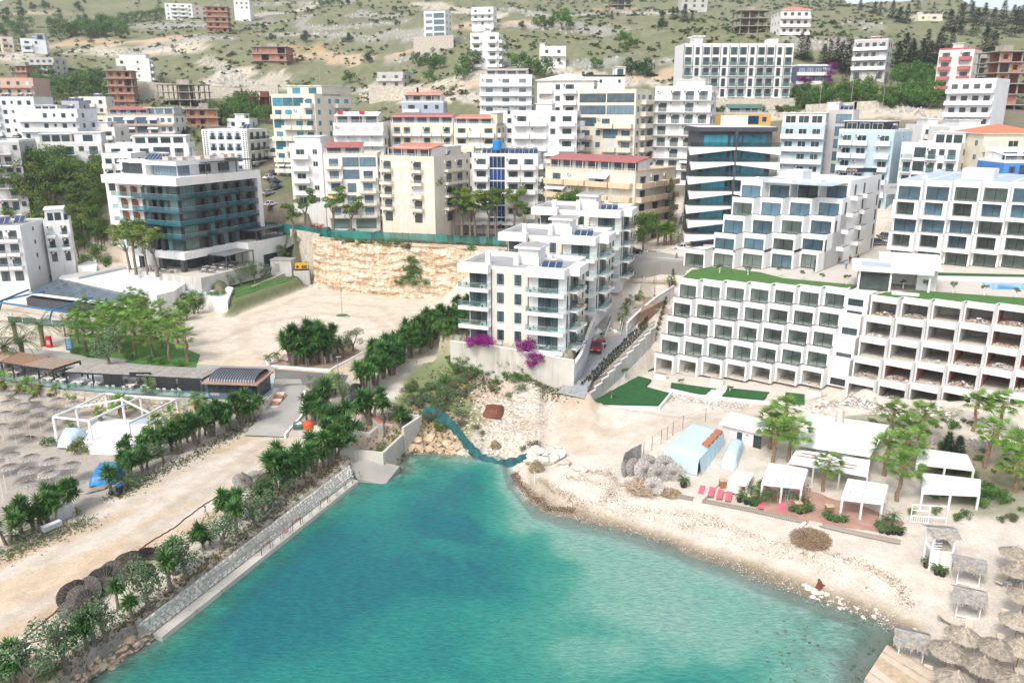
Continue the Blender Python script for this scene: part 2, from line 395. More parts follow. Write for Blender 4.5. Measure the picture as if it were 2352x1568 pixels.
def HF(x,y):
 x=np.asarray(x,float);y=np.asarray(y,float)
 z=tps(x,y)
 z=z+vnoise(x,y,45,1)*np.clip((y-300)/200,0,1)*9+vnoise(x,y,14,2)*np.clip((y-290)/150,0,1)*3.0
 sdl=sdist(x,y,LAND)
 rocky=((x<4)&(y<140)).astype(float)
 slope=np.where(x<4,.55,.13);slope=np.where((x>4)&(x<12),.2,slope)
 zin=np.minimum(z,sdl*slope+.02+.004*sdl**2)
 zout=-np.minimum(-sdl*np.where(x>2,.075,.35),3.0)
 z=np.where(sdl>0,zin,zout)
 near=y<260
 z=np.where(near,zblend(z,sdist(x,y,PROM),2.15,1.0),z)
 z=np.where(near,zblend(z,sdist(x,y,HOTG),10.8,1.2),z)
 z=np.where(near,zblend(z,sdist(x,y,LOT),LOTZ,1.0),z)
 z=np.where(near,zblend(z,sdist(x,y,HG2),6.9,2.0),z)
 z=np.where(near,zblend(z,sdist(x,y,SHELF),16.4+np.clip((-40-x)/20,0,1)*.8,1.0),z)
 yy=np.clip((y-122)/50.0,0,1)
 z=np.where(near,zblend(z,sdist(x,y,APT),9.9+yy*6.9,1.0),z)
 z=np.where(near,zblend(z,sdist(x,y,GARD),2.65,1.5),z)
 z=np.where(near,zblend(z,sdist(x,y,LOWR),2.6,1.0),z)
 z=np.where(near,zblend(z,sdist(x,y,PLAT),13.0,1.0),z)
 return z+vnoise(x,y,3.2,5)*.10*(y<240)
def H(x,y):return float(HF(np.array([x]),np.array([y]))[0])
def G(x,y,dz=0.0):
 """photo measurement -> the point where that sight line meets the ground"""
 dx,dy,dz_=_ray(x,y)
 Ys=np.concatenate([np.arange(50,300,.5),np.arange(300,1100,3.0)]);t=Ys/dy
 X=dx*t;Z=CAMZ+dz_*t;g=HF(X,Ys);k=int(np.argmax(Z<g))
 if not(Z<g).any():k=500+180
 a,b=(Ys[k-1],Ys[k])if k>0 else(Ys[0],Ys[1])
 for _ in range(8):
  m_=(a+b)/2;tt=m_/dy
  if CAMZ+dz_*tt<H(dx*tt,m_):b=m_
  else:a=m_
 tt=b/dy;return Vector((dx*tt,b,H(dx*tt,b)+dz))
ys=list(np.arange(50,232,.8));s_=.9
while ys[-1]<1500:ys.append(ys[-1]+s_);s_=min(s_*1.03,12)
xs=list(np.arange(-120,110,.8));s_=.9
while xs[-1]<700:xs.append(xs[-1]+s_);s_*=1.06
s_=.9
while xs[0]>-700:xs.insert(0,xs[0]-s_);s_*=1.06
xs=np.array(xs);ys=np.array(ys);XX,YY=np.meshgrid(xs,ys);ZZ=HF(XX,YY)
_HFx=HF
def HF(x,y):
 "ground height read back from the finished grid (bilinear)"
 x=np.asarray(x,float);y=np.asarray(y,float);sh=x.shape;x=x.ravel();y=y.ravel()
 i=np.clip(np.searchsorted(xs,x)-1,0,len(xs)-2);j=np.clip(np.searchsorted(ys,y)-1,0,len(ys)-2)
 u=np.clip((x-xs[i])/(xs[i+1]-xs[i]),0,1);v=np.clip((y-ys[j])/(ys[j+1]-ys[j]),0,1)
 return((ZZ[j,i]*(1-u)+ZZ[j,i+1]*u)*(1-v)+(ZZ[j+1,i]*(1-u)+ZZ[j+1,i+1]*u)*v).reshape(sh)
PX_=CX+FPX*XX/(YY*cP+(CAMZ-ZZ)*sP);D_=YY*cP+(CAMZ-ZZ)*sP;PY_=CY+FPX*((CAMZ-ZZ)*cP-YY*sP)/D_
def fbm(x,y,s,seed):return vnoise(x,y,s,seed)+.5*vnoise(x,y,s/2.1,seed+1)+.25*vnoise(x,y,s/4.3,seed+2)
def sm(a,lo,hi):t=np.clip((a-lo)/(hi-lo),0,1);return(t*t*(3-2*t))[...,None]
C=np.zeros(XX.shape+(3,))
sand=np.array([.60,.53,.45]);sand_w=np.array([.65,.595,.53]);dirt=np.array([.60,.47,.34]);tan=np.array([.50,.33,.21])
grassc=np.array([.13,.155,.075]);olive=np.array([.180,.192,.105]);rockg=np.array([.36,.345,.32]);beach_l=np.array([.44,.40,.355]);wet=np.array([.30,.245,.18]);pebble=np.array([.27,.25,.225])
C[:]=sand_w
n1=fbm(XX,YY,22,11);n2=fbm(XX,YY,7,21);n3=fbm(XX*.45,YY*1.6,9,31)
def mixto(mask,col):C[:]=C*(1-mask)+col*mask
SD_LAND=sdist(XX,YY,LAND);SD_LOT=sdist(XX,YY,LOT);SD_PROM=sdist(XX,YY,PROM);SD_SH=sdist(XX,YY,SHELF);SD_APT=sdist(XX,YY,APT)
lb=sm(-(XX+22),0,4)*sm(132-YY,0,4);mixto(lb,beach_l)
diag=XX*.80+YY*.60
stre=fbm((XX*.80-YY*.60),diag*.12,2.2,41)
pm=sm(SD_PROM,0,1.5);mixto(pm,sand_w*.97);mixto(pm*sm(stre,.0,.3)*.85,dirt);mixto(pm*sm(n2,.25,.6)*.5,tan)
lm=sm(SD_LOT,-.5,1.0);mixto(lm,np.array([.66,.585,.50]));mixto(lm*sm(n1,.05,.5)*.6,np.array([.63,.50,.38]));mixto(lm*sm(n3,.2,.6)*.4,np.array([.68,.63,.57]))
be=(XX>2)[...,None]*1.0
mixto(be*sm(3.2-SD_LAND+n2*1.4,0,2.2)*.85,np.array([.50,.40,.28]));mixto(be*sm(1.9-SD_LAND+n2,0,1.2),wet);mixto(be*sm(.7-SD_LAND+n2*.5,0,.6),np.array([.20,.17,.13]))
mixto(sm(-SD_LAND,.1,.6),pebble);mixto(sm(-SD_LAND,2.5,7)*sm(n2,-.1,.5)*.7,np.array([.11,.13,.11]));mixto(sm(-SD_LAND,3,10)*.4,np.array([.40,.42,.36]))
def blob(cx,cy,rx,ry,z,nz=.45,seed=51):
 p=P(cx,cy,z);q=P(cx+rx,cy,z);r=P(cx,cy-ry,z);a=abs(q.x-p.x);b=abs(r.y-p.y)
 d=np.sqrt(((XX-p.x)/a)**2+((YY-p.y)/b)**2)+fbm(XX,YY,5,seed)*nz
 return sm(1-d,-.12,.18)
mixto(blob(1010,915,110,60,4),grassc*1.6);mixto(blob(1120,840,90,22,4.5),grassc*1.2);mixto(blob(1000,1010,60,35,2.5),tan*1.1);mixto(blob(1370,915,90,28,3,.8)*.5,tan);mixto(blob(930,1000,130,60,2.7)*.7,np.array([.50,.37,.26]))
mixto(blob(2230,1080,170,60,2.3,.6,57)*.85,np.array([.33,.27,.19]));mixto(blob(2260,1130,120,50,2.3,.6,58)*.6,grassc);mixto(blob(2060,968,150,14,3,.6,59)*.7,grassc*1.2);mixto(blob(1120,905,60,30,3.6,.8,60)*.5,tan);mixto(blob(1300,985,140,30,2.6,.9)*.3,np.array([.62,.47,.34]))
mixto(sm(SD_APT,-.6,.3)*sm(YY,118,124),np.array([.40,.36,.26]));mixto(sm(SD_SH,-1.0,.2),np.array([.30,.25,.16]))
hin=sm(YY+n2*6-np.where(XX>20,6,0),206,214)*(1-lm)
leftg=sm(-(XX+45+(YY-170)*.2),0,4)*sm(YY,150,158)*(1-lm)
town=np.maximum(hin,leftg);mixto(town,np.array([.20,.185,.135]));mixto(sm(sdist(XX,YY,HG2),-2,0),grassc*1.2);mixto(leftg*sm(n2,-.2,.3),grassc)
hill=sm(YY+n1*20,268,290)
mixto(hill,olive);mixto(hill*sm(n1,-.1,.35)*.75,grassc*1.1);mixto(hill*sm(n2+n1*.3,.12,.42)*.7,np.array([.25,.23,.155]))
mixto(hill*sm(-n2+.3*n3,.02,.45)*.6,np.array([.19,.20,.12]))
def stroke(pts,w,colr,nz=.8,k=1.0,seed=61,jag=6):
 """a scar, wall or track across the hill: photo polyline laid on the ground; w = half width in metres up the slope"""
 g=[G(a,b)for a,b in pts];d=np.full(XX.shape,1e9)
 y0=min(p.y for p in g)-60;y1=max(p.y for p in g)+60;m_=(YY>y0)&(YY<y1);X_,Y_=XX[m_],YY[m_];dd=np.full(X_.shape,1e9)
 for a,b in zip(g[:-1],g[1:]):
  ex,ey=b.x-a.x,b.y-a.y;L2=ex*ex+ey*ey+1e-9;t=np.clip(((X_-a.x)*ex+(Y_-a.y)*ey)/L2,0,1)
  dd=np.minimum(dd,np.hypot(X_-a.x-t*ex,Y_-a.y-t*ey))
 d[m_]=dd;d=d/w+fbm(XX,YY,jag,seed)*nz
 mixto(sm(1-d,-.25,.3)*k,colr)
TAN2=np.array([.56,.42,.30]);GRY=np.array([.33,.32,.30]);PAL=np.array([.60,.54,.45])
SCARS=[([(0,35),(60,30),(130,28)],9,TAN2),([(245,65),(330,60),(460,62)],16,GRY),([(110,103),(200,98),(330,100),(430,85)],8,TAN2),([(360,98),(390,108),(400,90)],13,TAN2),([(250,125),(330,115),(460,112)],8,PAL),([(0,130),(60,128),(150,122),(260,118)],9,PAL),([(400,62),(470,62)],10,GRY),([(330,112),(420,95),(520,88)],8,GRY),([(600,50),(700,38),(820,32),(900,40)],12,GRY),([(690,60),(800,62),(930,50)],9,GRY),([(640,78),(760,82),(860,85),(960,80)],10,GRY),([(660,110),(720,112)],7,np.array([.50,.34,.18])),([(670,128),(740,130),(825,140)],9,TAN2),([(900,135),(950,115),(1010,108)],6,TAN2),([(910,140),(1000,120)],7,GRY),([(590,10),(700,8),(800,3)],8,GRY),([(560,45),(620,30),(720,10)],6,PAL),([(560,165),(520,170),(500,185),(600,195),(640,180)],8,PAL),([(465,140),(500,145),(520,165)],4,PAL),([(460,196),(650,200),(860,208)],4,PAL),([(500,190),(560,168)],4,PAL),([(1180,20),(1260,40),(1380,35)],11,GRY),([(1180,55),(1290,60),(1400,75)],12,GRY),([(1370,22),(1450,20)],7,np.array([.48,.30,.18])),([(1380,30),(1540,32)],7,GRY),([(980,10),(1060,25),(1130,40)],13,PAL),([(1050,60),(1100,62),(1180,52)],8,TAN2),([(940,75),(1040,90)],9,GRY),([(1210,145),(1300,148),(1400,140)],8,GRY),([(1520,140),(1590,138)],7,GRY),([(880,195),(960,205),(1060,190),(1100,170)],7,PAL),([(880,210),(1000,215),(1100,190)],7,TAN2),([(860,222),(960,226),(1110,222)],8,PAL),([(1230,150),(1290,165),(1440,185),(1500,190)],6,PAL),([(1860,100),(1930,105),(1990,92)],10,GRY),([(1870,50),(2000,60)],10,GRY),([(1880,235),(1960,250),(2060,250),(2130,262)],6,PAL),([(1960,222),(2100,225)],8,np.array([.30,.22,.17])),([(2080,148),(2150,150)],6,TAN2),([(1960,10),(2100,30),(2300,40)],14,np.array([.17,.15,.11])),([(1760,262),(1900,262),(2160,268)],7,PAL),([(430,250),(520,262)],5,GRY),([(1440,180),(1560,170)],5,TAN2),([(1150,140),(1200,150),(1250,140)],6,GRY)]
for pts,w,c_ in SCARS:
 stroke(pts,w*.8,c_,1.1,.8,61,5)
DT=np.array([.47,.37,.27])
for pts,w,k_ in[([(620,1010),(480,1100),(330,1210),(150,1340),(0,1440)],.8,.5),([(640,1020),(500,1115),(350,1225),(170,1360),(0,1480)],.8,.45),([(560,1015),(420,1080),(260,1190),(60,1310)],1.0,.35),([(660,1040),(560,1120),(420,1240),(300,1330)],.7,.4),([(760,850),(880,810),(905,770),(860,730),(740,720),(600,740),(480,790)],1.0,.4),([(780,855),(910,815),(945,765),(880,705),(720,695)],.9,.4),([(640,840),(560,790),(560,730),(700,680),(900,670)],1.2,.3),([(1310,915),(1290,960),(1400,1000),(1560,960),(1750,930)],1.0,.35),([(1330,925),(1350,975),(1450,1010),(1600,975),(1800,945)],1.0,.35),([(1290,925),(1220,975),(1120,985)],1.2,.3),([(1300,990),(1330,1030),(1430,1040)],1.5,.3)]:
 stroke(pts,w,DT,.5,k_,63,3)
C=np.clip(C*(1+.14*vnoise(XX,YY,1.7,71)[...,None]),0,1)
nx,ny=len(xs),len(ys)
me=bpy.data.meshes.new('ground');idx=np.arange(nx*ny).reshape(ny,nx)
quads=np.stack([idx[:-1,:-1],idx[:-1,1:],idx[1:,1:],idx[1:,:-1]],-1).reshape(-1,4)
me.vertices.add(nx*ny);me.vertices.foreach_set('co',np.stack([XX,YY,ZZ],-1).ravel())
me.loops.add(quads.size);me.loops.foreach_set('vertex_index',quads.ravel());me.polygons.add(len(quads))
me.polygons.foreach_set('loop_start',np.arange(0,quads.size,4));me.update();me.polygons.foreach_set('use_smooth',np.ones(len(quads),bool))
ca=me.color_attributes.new('cover','FLOAT_COLOR','POINT');ca.data.foreach_set('color',np.concatenate([C,hill],-1).reshape(-1,4).ravel())
gm,nt,b=nodemat('groundmat');N,L=nt.nodes,nt.links
at=N.new('ShaderNodeAttribute');at.attribute_name='cover';tc=N.new('ShaderNodeTexCoord')
def tex(scale,det=6,rough=.6,src='Object'):
 n=N.new('ShaderNodeTexNoise');n.inputs['Scale'].default_value=scale;n.inputs['Detail'].default_value=det;n.inputs['Roughness'].default_value=rough;L.new(tc.outputs[src],n.inputs['Vector']);return n
def ramp(src,p0,c0,p1,c1):
 r=N.new('ShaderNodeValToRGB');r.color_ramp.elements[0].position=p0;r.color_ramp.elements[1].position=p1
 r.color_ramp.elements[0].color=c0;r.color_ramp.elements[1].color=c1;L.new(src,r.inputs[0]);return r
def mul(a,c,f=1.0,mode='MULTIPLY'):
 x=N.new('ShaderNodeMixRGB');x.blend_type=mode
 if isinstance(f,bpy.types.NodeSocket):L.new(f,x.inputs[0])
 else:x.inputs[0].default_value=f
 L.new(a,x.inputs[1]);L.new(c,x.inputs[2]);return x.outputs[0]
f1=ramp(tex(.55,8,.7).outputs['Fac'],.3,(.84,.81,.77,1),.7,(1.12,1.12,1.12,1))
f2=ramp(tex(4.0,6,.75).outputs['Fac'],.3,(.84,.83,.81,1),.7,(1.12,1.12,1.12,1))
col=mul(mul(at.outputs['Color'],f1.outputs[0]),f2.outputs[0])
spk=ramp(tex(.38,10,.85).outputs['Fac'],.52,(0,0,0,1),.66,(1,1,1,1));m1=N.new('ShaderNodeMath');m1.operation='MULTIPLY';L.new(spk.outputs[0],m1.inputs[0]);L.new(at.outputs['Alpha'],m1.inputs[1])
m1b=N.new('ShaderNodeMath');m1b.operation='MULTIPLY';m1b.inputs[1].default_value=.55;L.new(m1.outputs[0],m1b.inputs[0])
rk=N.new('ShaderNodeRGB');rk.outputs[0].default_value=(.40,.385,.35,1);col=mul(col,rk.outputs[0],m1b.outputs[0],'MIX')
tf=ramp(tex(.62,10,.85).outputs['Fac'],.56,(0,0,0,1),.68,(1,1,1,1));m2=N.new('ShaderNodeMath');m2.operation='MULTIPLY';L.new(tf.outputs[0],m2.inputs[0]);L.new(at.outputs['Alpha'],m2.inputs[1])
m2b=N.new('ShaderNodeMath');m2b.operation='MULTIPLY';m2b.inputs[1].default_value=.6;L.new(m2.outputs[0],m2b.inputs[0])
dk=N.new('ShaderNodeRGB');dk.outputs[0].default_value=(.075,.09,.045,1);col=mul(col,dk.outputs[0],m2b.outputs[0],'MIX')
L.new(col,b.inputs['Base Color']);b.inputs['Roughness'].default_value=.95;b.inputs['Specular IOR Level'].default_value=.2
bp=N.new('ShaderNodeBump');bp.inputs['Strength'].default_value=.55;bp.inputs['Distance'].default_value=.35
L.new(tex(1.3,10,.8).outputs['Fac'],bp.inputs['Height']);L.new(bp.outputs[0],b.inputs['Normal'])
me.materials.append(gm);ground=struct(ob('ground',me))
# sea
wx=np.arange(-60,60,.7);wy=np.arange(36,112,.7);WX,WY=np.meshgrid(wx,wy)
SDW=-sdist(WX,WY,LAND)
def wblob(cx,cy,rx,ry,nz=.35):
 p=P(cx,cy,0);q=P(cx+rx,cy,0);r=P(cx,cy-ry,0)
 return sm(1-np.sqrt(((WX-p.x)/(q.x-p.x))**2+((WY-p.y)/(r.y-p.y))**2)+fbm(WX,WY,6,81)*nz,-.35,.5)[...,0]
PXw,PYw=proj(WX,WY,0*WX)
dep=np.minimum(SDW*.21,3.4)+fbm(WX,WY,13,91)*1.1*np.clip(SDW/8,0,1)
quayside=sm(-(WX+2)+(WY-90)*.5,-8,6)[...,0]
dep=np.where(quayside>0,np.maximum(dep,np.minimum(SDW*.6,3.2)*quayside+dep*(1-quayside)),dep)
dep=np.maximum(dep,(np.clip(SDW,0,8)/8)*2.6*sm(4-WX,0,5)[...,0]*sm(WY,70,80)[...,0])
dep-=1.5*wblob(1400,1420,320,110);dep-=.7*wblob(1350,1560,260,90)
dep-=1.0*wblob(1620,1330,360,120);dep+=1.0*wblob(1170,1300,210,90,1.0);dep+=.8*wblob(1080,1150,120,80,1.0);dep+=1.2*wblob(700,1330,260,150)
dep=np.maximum(dep,np.minimum(SDW*.22,1.0)+.5*fbm(WX,WY,5,95)*np.clip(SDW/6,0,1)*(SDW>4))
dep=np.clip(dep,.02,4.2)*np.clip(SDW/2.5,0,1)
wz=(np.sin(WX*1.1+WY*2.6+3*vnoise(WX,WY,5,3))*.5+vnoise(WX,WY,1.6,4)*1.6)*.035
me=bpy.data.meshes.new('sea');nx2,ny2=len(wx),len(wy);idx=np.arange(nx2*ny2).reshape(ny2,nx2)
keep=((SDW[:-1,:-1]>-1.5)|(SDW[1:,1:]>-1.5)).ravel()
quads=np.stack([idx[:-1,:-1],idx[:-1,1:],idx[1:,1:],idx[1:,:-1]],-1).reshape(-1,4)[keep]
me.vertices.add(nx2*ny2);me.vertices.foreach_set('co',np.stack([WX,WY,wz],-1).ravel())
me.loops.add(quads.size);me.loops.foreach_set('vertex_index',quads.ravel());me.polygons.add(len(quads))
me.polygons.foreach_set('loop_start',np.arange(0,quads.size,4));me.update();me.polygons.foreach_set('use_smooth',np.ones(len(quads),bool))
ca=me.color_attributes.new('depth','FLOAT_COLOR','POINT')
weed=np.clip(sm(-(WX+2)-(WY-78)*.2,-6,4)[...,0]*np.clip(1-SDW/7,0,1)+sm(WX,20,34)[...,0]*.6*sm(70-WY,-6,6)[...,0],0,1)
ca.data.foreach_set('color',np.stack([dep/4.2,weed,np.clip(SDW/3,0,1),np.ones_like(dep)],-1).astype(float).ravel())
m,nt,b=nodemat('seawater');N,L=nt.nodes,nt.links
at=N.new('ShaderNodeAttribute');at.attribute_name='depth';tc=N.new('ShaderNodeTexCoord');sp=N.new('ShaderNodeSeparateColor');L.new(at.outputs['Color'],sp.inputs[0])
nn=tex(.16,5,.6);mr=N.new('ShaderNodeMath');mr.operation='MULTIPLY_ADD';mr.inputs[1].default_value=.35;mr.inputs[2].default_value=-.175
L.new(nn.outputs['Fac'],mr.inputs[0]);ad=N.new('ShaderNodeMath');ad.operation='ADD';L.new(mr.outputs[0],ad.inputs[0]);L.new(sp.outputs['Red'],ad.inputs[1])
cr=N.new('ShaderNodeValToRGB');L.new(ad.outputs[0],cr.inputs[0]);e=cr.color_ramp.elements
e[0].position=0;e[0].color=(.34,.42,.38,1);e[1].position=1;e[1].color=(.008,.160,.195,1)
for p_,c_ in((.12,(.25,.40,.36,1)),(.28,(.19,.41,.34,1)),(.5,(.06,.31,.25,1)),(.75,(.020,.250,.220,1))):x=e.new(p_);x.color=c_
wd=N.new('ShaderNodeRGB');wd.outputs[0].default_value=(.035,.10,.055,1)
wn_=ramp(tex(.45,6,.7).outputs['Fac'],.38,(0,0,0,1),.6,(1,1,1,1));wm=N.new('ShaderNodeMath');wm.operation='MULTIPLY';L.new(wn_.outputs[0],wm.inputs[0]);L.new(sp.outputs['Green'],wm.inputs[1])
colw=mul(cr.outputs[0],wd.outputs[0],wm.outputs[0],'MIX')
mp=N.new('ShaderNodeMapping');mp.inputs['Scale'].default_value=(.55,1.5,1);mp.inputs['Rotation'].default_value=(0,0,R(-12));L.new(tc.outputs['Object'],mp.inputs[0])
w1=N.new('ShaderNodeTexNoise');w1.inputs['Scale'].default_value=1.9;w1.inputs['Detail'].default_value=7;w1.inputs['Roughness'].default_value=.72;L.new(mp.outputs[0],w1.inputs['Vector'])
rr=ramp(w1.outputs['Fac'],.34,(.62,.74,.80,1),.66,(1.32,1.24,1.16,1));colw=mul(colw,rr.outputs[0])
L.new(colw,b.inputs['Base Color']);b.inputs['Roughness'].default_value=.12;b.inputs['IOR'].default_value=1.33
bp=N.new('ShaderNodeBump');bp.inputs['Strength'].default_value=1.0;bp.inputs['Distance'].default_value=.3;L.new(w1.outputs['Fac'],bp.inputs['Height']);L.new(bp.outputs[0],b.inputs['Normal'])
tr=N.new('ShaderNodeBsdfTransparent');tr.inputs[0].default_value=(.80,.93,.92,1);al=N.new('ShaderNodeMapRange');al.inputs['From Max'].default_value=.15;al.inputs['To Min'].default_value=.08;al.inputs['To Max'].default_value=.93;L.new(sp.outputs['Red'],al.inputs['Value'])
mx=N.new('ShaderNodeMixShader');L.new(al.outputs[0],mx.inputs[0]);L.new(tr.outputs[0],mx.inputs[1]);L.new(b.outputs[0],mx.inputs[2]);L.new(mx.outputs[0],N['Material Output'].inputs['Surface'])
me.materials.append(m);struct(ob('sea',me))
# building kit (face-local: x along, y inward, z up)
def m_window(w,h,fr='frame',gl='glass',n=2,cur=0):
 def f():
  b=MB();t=.07
  b.box(0,w,-.03,.03,0,t,fr);b.box(0,w,-.03,.03,h-t,h,fr);b.box(0,t,-.03,.03,t,h-t,fr);b.box(w-t,w,-.03,.03,t,h-t,fr)
  for i in range(1,n):x=w*i/n;b.box(x-t/2,x+t/2,-.025,.025,t,h-t,fr)
  b.quad((t,-.01,t),(w-t,-.01,t),(w-t,-.01,h-t),(t,-.01,h-t),gl)
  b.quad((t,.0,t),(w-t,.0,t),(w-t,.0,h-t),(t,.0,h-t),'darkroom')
  if cur:
   c=w*cur/2;b.quad((t,-.004,t),(c,-.004,t),(c,-.004,h-t),(t,-.004,h-t),'curtain');b.quad((w-c,-.004,t),(w-t,-.004,t),(w-t,-.004,h-t),(w-c,-.004,h-t),'curtain')
  if h<1.8:b.box(-.08,w+.08,-.10,.0,-.07,-.0,'white')
  return b.mesh('window')
 return cached(('win',round(w,2),round(h,2),fr,gl,n,cur),f)
def m_shut(w,h,m='shutter'):
 def f():
  b=MB();b.box(0,w,-.05,.0,0,h,m)
  for i in range(1,int(h/.3)):b.box(.02,w-.02,-.062,-.05,i*.3-.03,i*.3,'white')
  return b.mesh('shutter')
 return cached(('sh',round(w,2),round(h,2),m),f)
def m_slab(w,d,par,m,slabm='white',ph=.95):
 def f():
  b=MB();b.box(0,w,-d,-.002,-.22,0,slabm)
  if par=='solid':
   b.box(0,w,-d-.004,-d+.12,-.24,ph,m);b.box(-.004,.11,-d+.12,-.002,-.0,ph,m);b.box(w-.11,w+.004,-d+.12,-.002,-.0,ph,m)
  elif par=='half':
   b.box(0,w,-d-.004,-d+.12,-.24,.45,m);b.box(-.004,.11,-d+.12,-.002,0,.45,m);b.box(w-.11,w+.004,-d+.12,-.002,0,.45,m)
  return b.mesh('balcony')
 return cached(('sl',round(w,2),d,par,m,slabm,ph),f)
def m_rail(w,d,kind,z0=0.0):
 def f():
  b=MB();h=1.0
  if kind in('rail','railw'):
   k='rail' if kind=='rail' else 'whiteframe'
   for z in np.arange(z0+.25,h+.01,.25):
    b.beam((0,-d+.04,z),(w,-d+.04,z),.04,.05,k);b.beam((.03,-d+.04,z),(.03,0,z),.04,.05,k);b.beam((w-.03,-d+.04,z),(w-.03,0,z),.04,.05,k)
   for i in range(int(w/1.2)+2):x=min(w-.03,.03+i*(w-.06)/(int(w/1.2)+1));b.beam((x,-d+.04,0),(x,-d+.04,h),.04,.04,k)
  else:
   b.quad((0,-d+.04,.05),(w,-d+.04,.05),(w,-d+.04,h),(0,-d+.04,h),kind)
   b.quad((.03,-d+.04,.05),(.03,0,.05),(.03,0,h),(.03,-d+.04,h),kind);b.quad((w-.03,-d+.04,.05),(w-.03,0,.05),(w-.03,0,h),(w-.03,-d+.04,h),kind)
   b.beam((0,-d+.04,h),(w,-d+.04,h),.05,.04,'metal')
  return b.mesh('railing')
 return cached(('rl',round(w,2),d,kind,z0),f)
def m_ac():
 def f():
  b=MB();b.box(0,.85,-.38,-.05,0,.6,'white_w');b.tube((.3,-.385,.3),(.3,-.40,.3),.22,.22,'darkgrey',10);return b.mesh('air_conditioner')
 return cached('ac',f)
def m_awn(w,m,d=1.5):
 def f():
  b=MB();b.quad((0,-.05,0),(w,-.05,0),(w,-d,-.85),(0,-d,-.85),m);b.quad((0,-d,-.85),(w,-d,-.85),(w,-d,-1.1),(0,-d,-1.1),m)
  for x in(.03,w-.03):b.beam((x,-.05,-.5),(x,-d+.05,-.87),.03,.03,'metal')
  return b.mesh('awning')
 return cached(('aw',round(w,2),m,d),f)
def m_solar(n=2):
 def f():
  b=MB()
  for i in range(n):x=i*1.15;b.add([(x,0,.15),(x+1.05,0,.15),(x+1.05,1.45,1.35),(x,1.45,1.35),(x,.05,.08),(x+1.05,.05,.08),(x+1.05,1.5,1.28),(x,1.5,1.28)],[(0,1,2,3),(7,6,5,4),(0,4,5,1),(1,5,6,2),(2,6,7,3),(3,7,4,0)],'solar')
  for i in range(n):
   x=i*1.15
   for a,c in(((x,0,.15),(x+1.05,0,.15)),((x+1.05,1.45,1.37),(x,1.45,1.37)),((x,0,.17),(x,1.45,1.37)),((x+1.05,0,.17),(x+1.05,1.45,1.37))):b.beam(a,c,.05,.05,'metal')
  for x in(.1,n*1.15-.2):b.beam((x,1.45,0),(x,1.45,1.5),.05,.05,'metal')
  return b.mesh('solar_panel')
 return cached(('sol',n),f)
def m_tank(w=1.9):
 def f():b=MB();b.tube((0,1.6,1.6),(w,1.6,1.6),.27,.27,'tank',10);return b.mesh('water_tank',True)
 return cached(('tk',round(w,1)),f)
def solar(parent,x,y,z,n=2,rz=0.0):
 o=ob('solar_heater',m_solar(n),parent,(x,y,z),rz);ob('water_tank',m_tank(n*1.1-.3),o,(.15,0,0));return o
def face_layout(codes,W_,margins=.35):
 wt={'G':1.7,'w':1.0,'W':1.3,'s':.7,'d':1.2,'b':1.6,'B':1.6,'g':1.6,'.':.8,'c':1.6,'a':1.7,'x':1.0,'A':1.5,'o':1.0,'h':1.2}
 tot=sum(wt[c]for c in codes);u=(W_-2*margins)/tot;out=[];x=margins
 for c in codes:out.append((c,x,wt[c]*u));x+=wt[c]*u
 return out
def hiproof(b,x0,x1,y0,y1,z,h,m,over=.5):
 x0-=over;x1+=over;y0-=over;y1+=over;k=min(x1-x0,y1-y0)/2
 if x1-x0>y1-y0:r=[(x0+k,(y0+y1)/2,z+h),(x1-k,(y0+y1)/2,z+h)];f=[(0,1,5,4),(1,2,5),(2,3,4,5),(3,0,4)]
 else:r=[((x0+x1)/2,y0+k,z+h),((x0+x1)/2,y1-k,z+h)];f=[(0,1,4),(1,2,5,4),(2,3,5),(3,0,4,5)]
 b.add([(x0,y0,z),(x1,y0,z),(x1,y1,z),(x0,y1,z)]+r,f+[(3,2,1,0)],m)
 b.box(x0,x1,y0,y1,z-.14,z-.005,'white')
def gridpos(x0,x1,yt,Y,side,D):
 """front-left and front-right corners of a roof edge, yaw from the apparent width of the visible side"""
 def geo(psi):
  a=Q(x0,yt,Y);zt=a.z
  c,s=math.cos(psi),math.sin(psi)
  f=lambda w:proj(a.x+c*w,a.y+s*w,zt)[0]-x1
  lo,hi=0.5,120
  for _ in range(40):
   m_=(lo+hi)/2
   if f(m_)<0:lo=m_
   else:hi=m_
  w=(lo+hi)/2;return a,w,c,s
 if side is None:psi=0.0
 elif isinstance(side,(int,float))and abs(side)<=60:psi=R(side)
 else:
  best=None
  for k in range(-60,61):
   a,w,c,s=geo(R(k))
   if side>x1:q=(a.x+c*w-s*D,a.y+s*w+c*D)
   else:q=(a.x-s*D,a.y+c*D)
   e=abs(proj(q[0],q[1],a.z)[0]-side)
   if best is None or e<best[0]:best=(e,k)
  psi=R(best[1])
 a,w,c,s=geo(psi);return a,w,psi
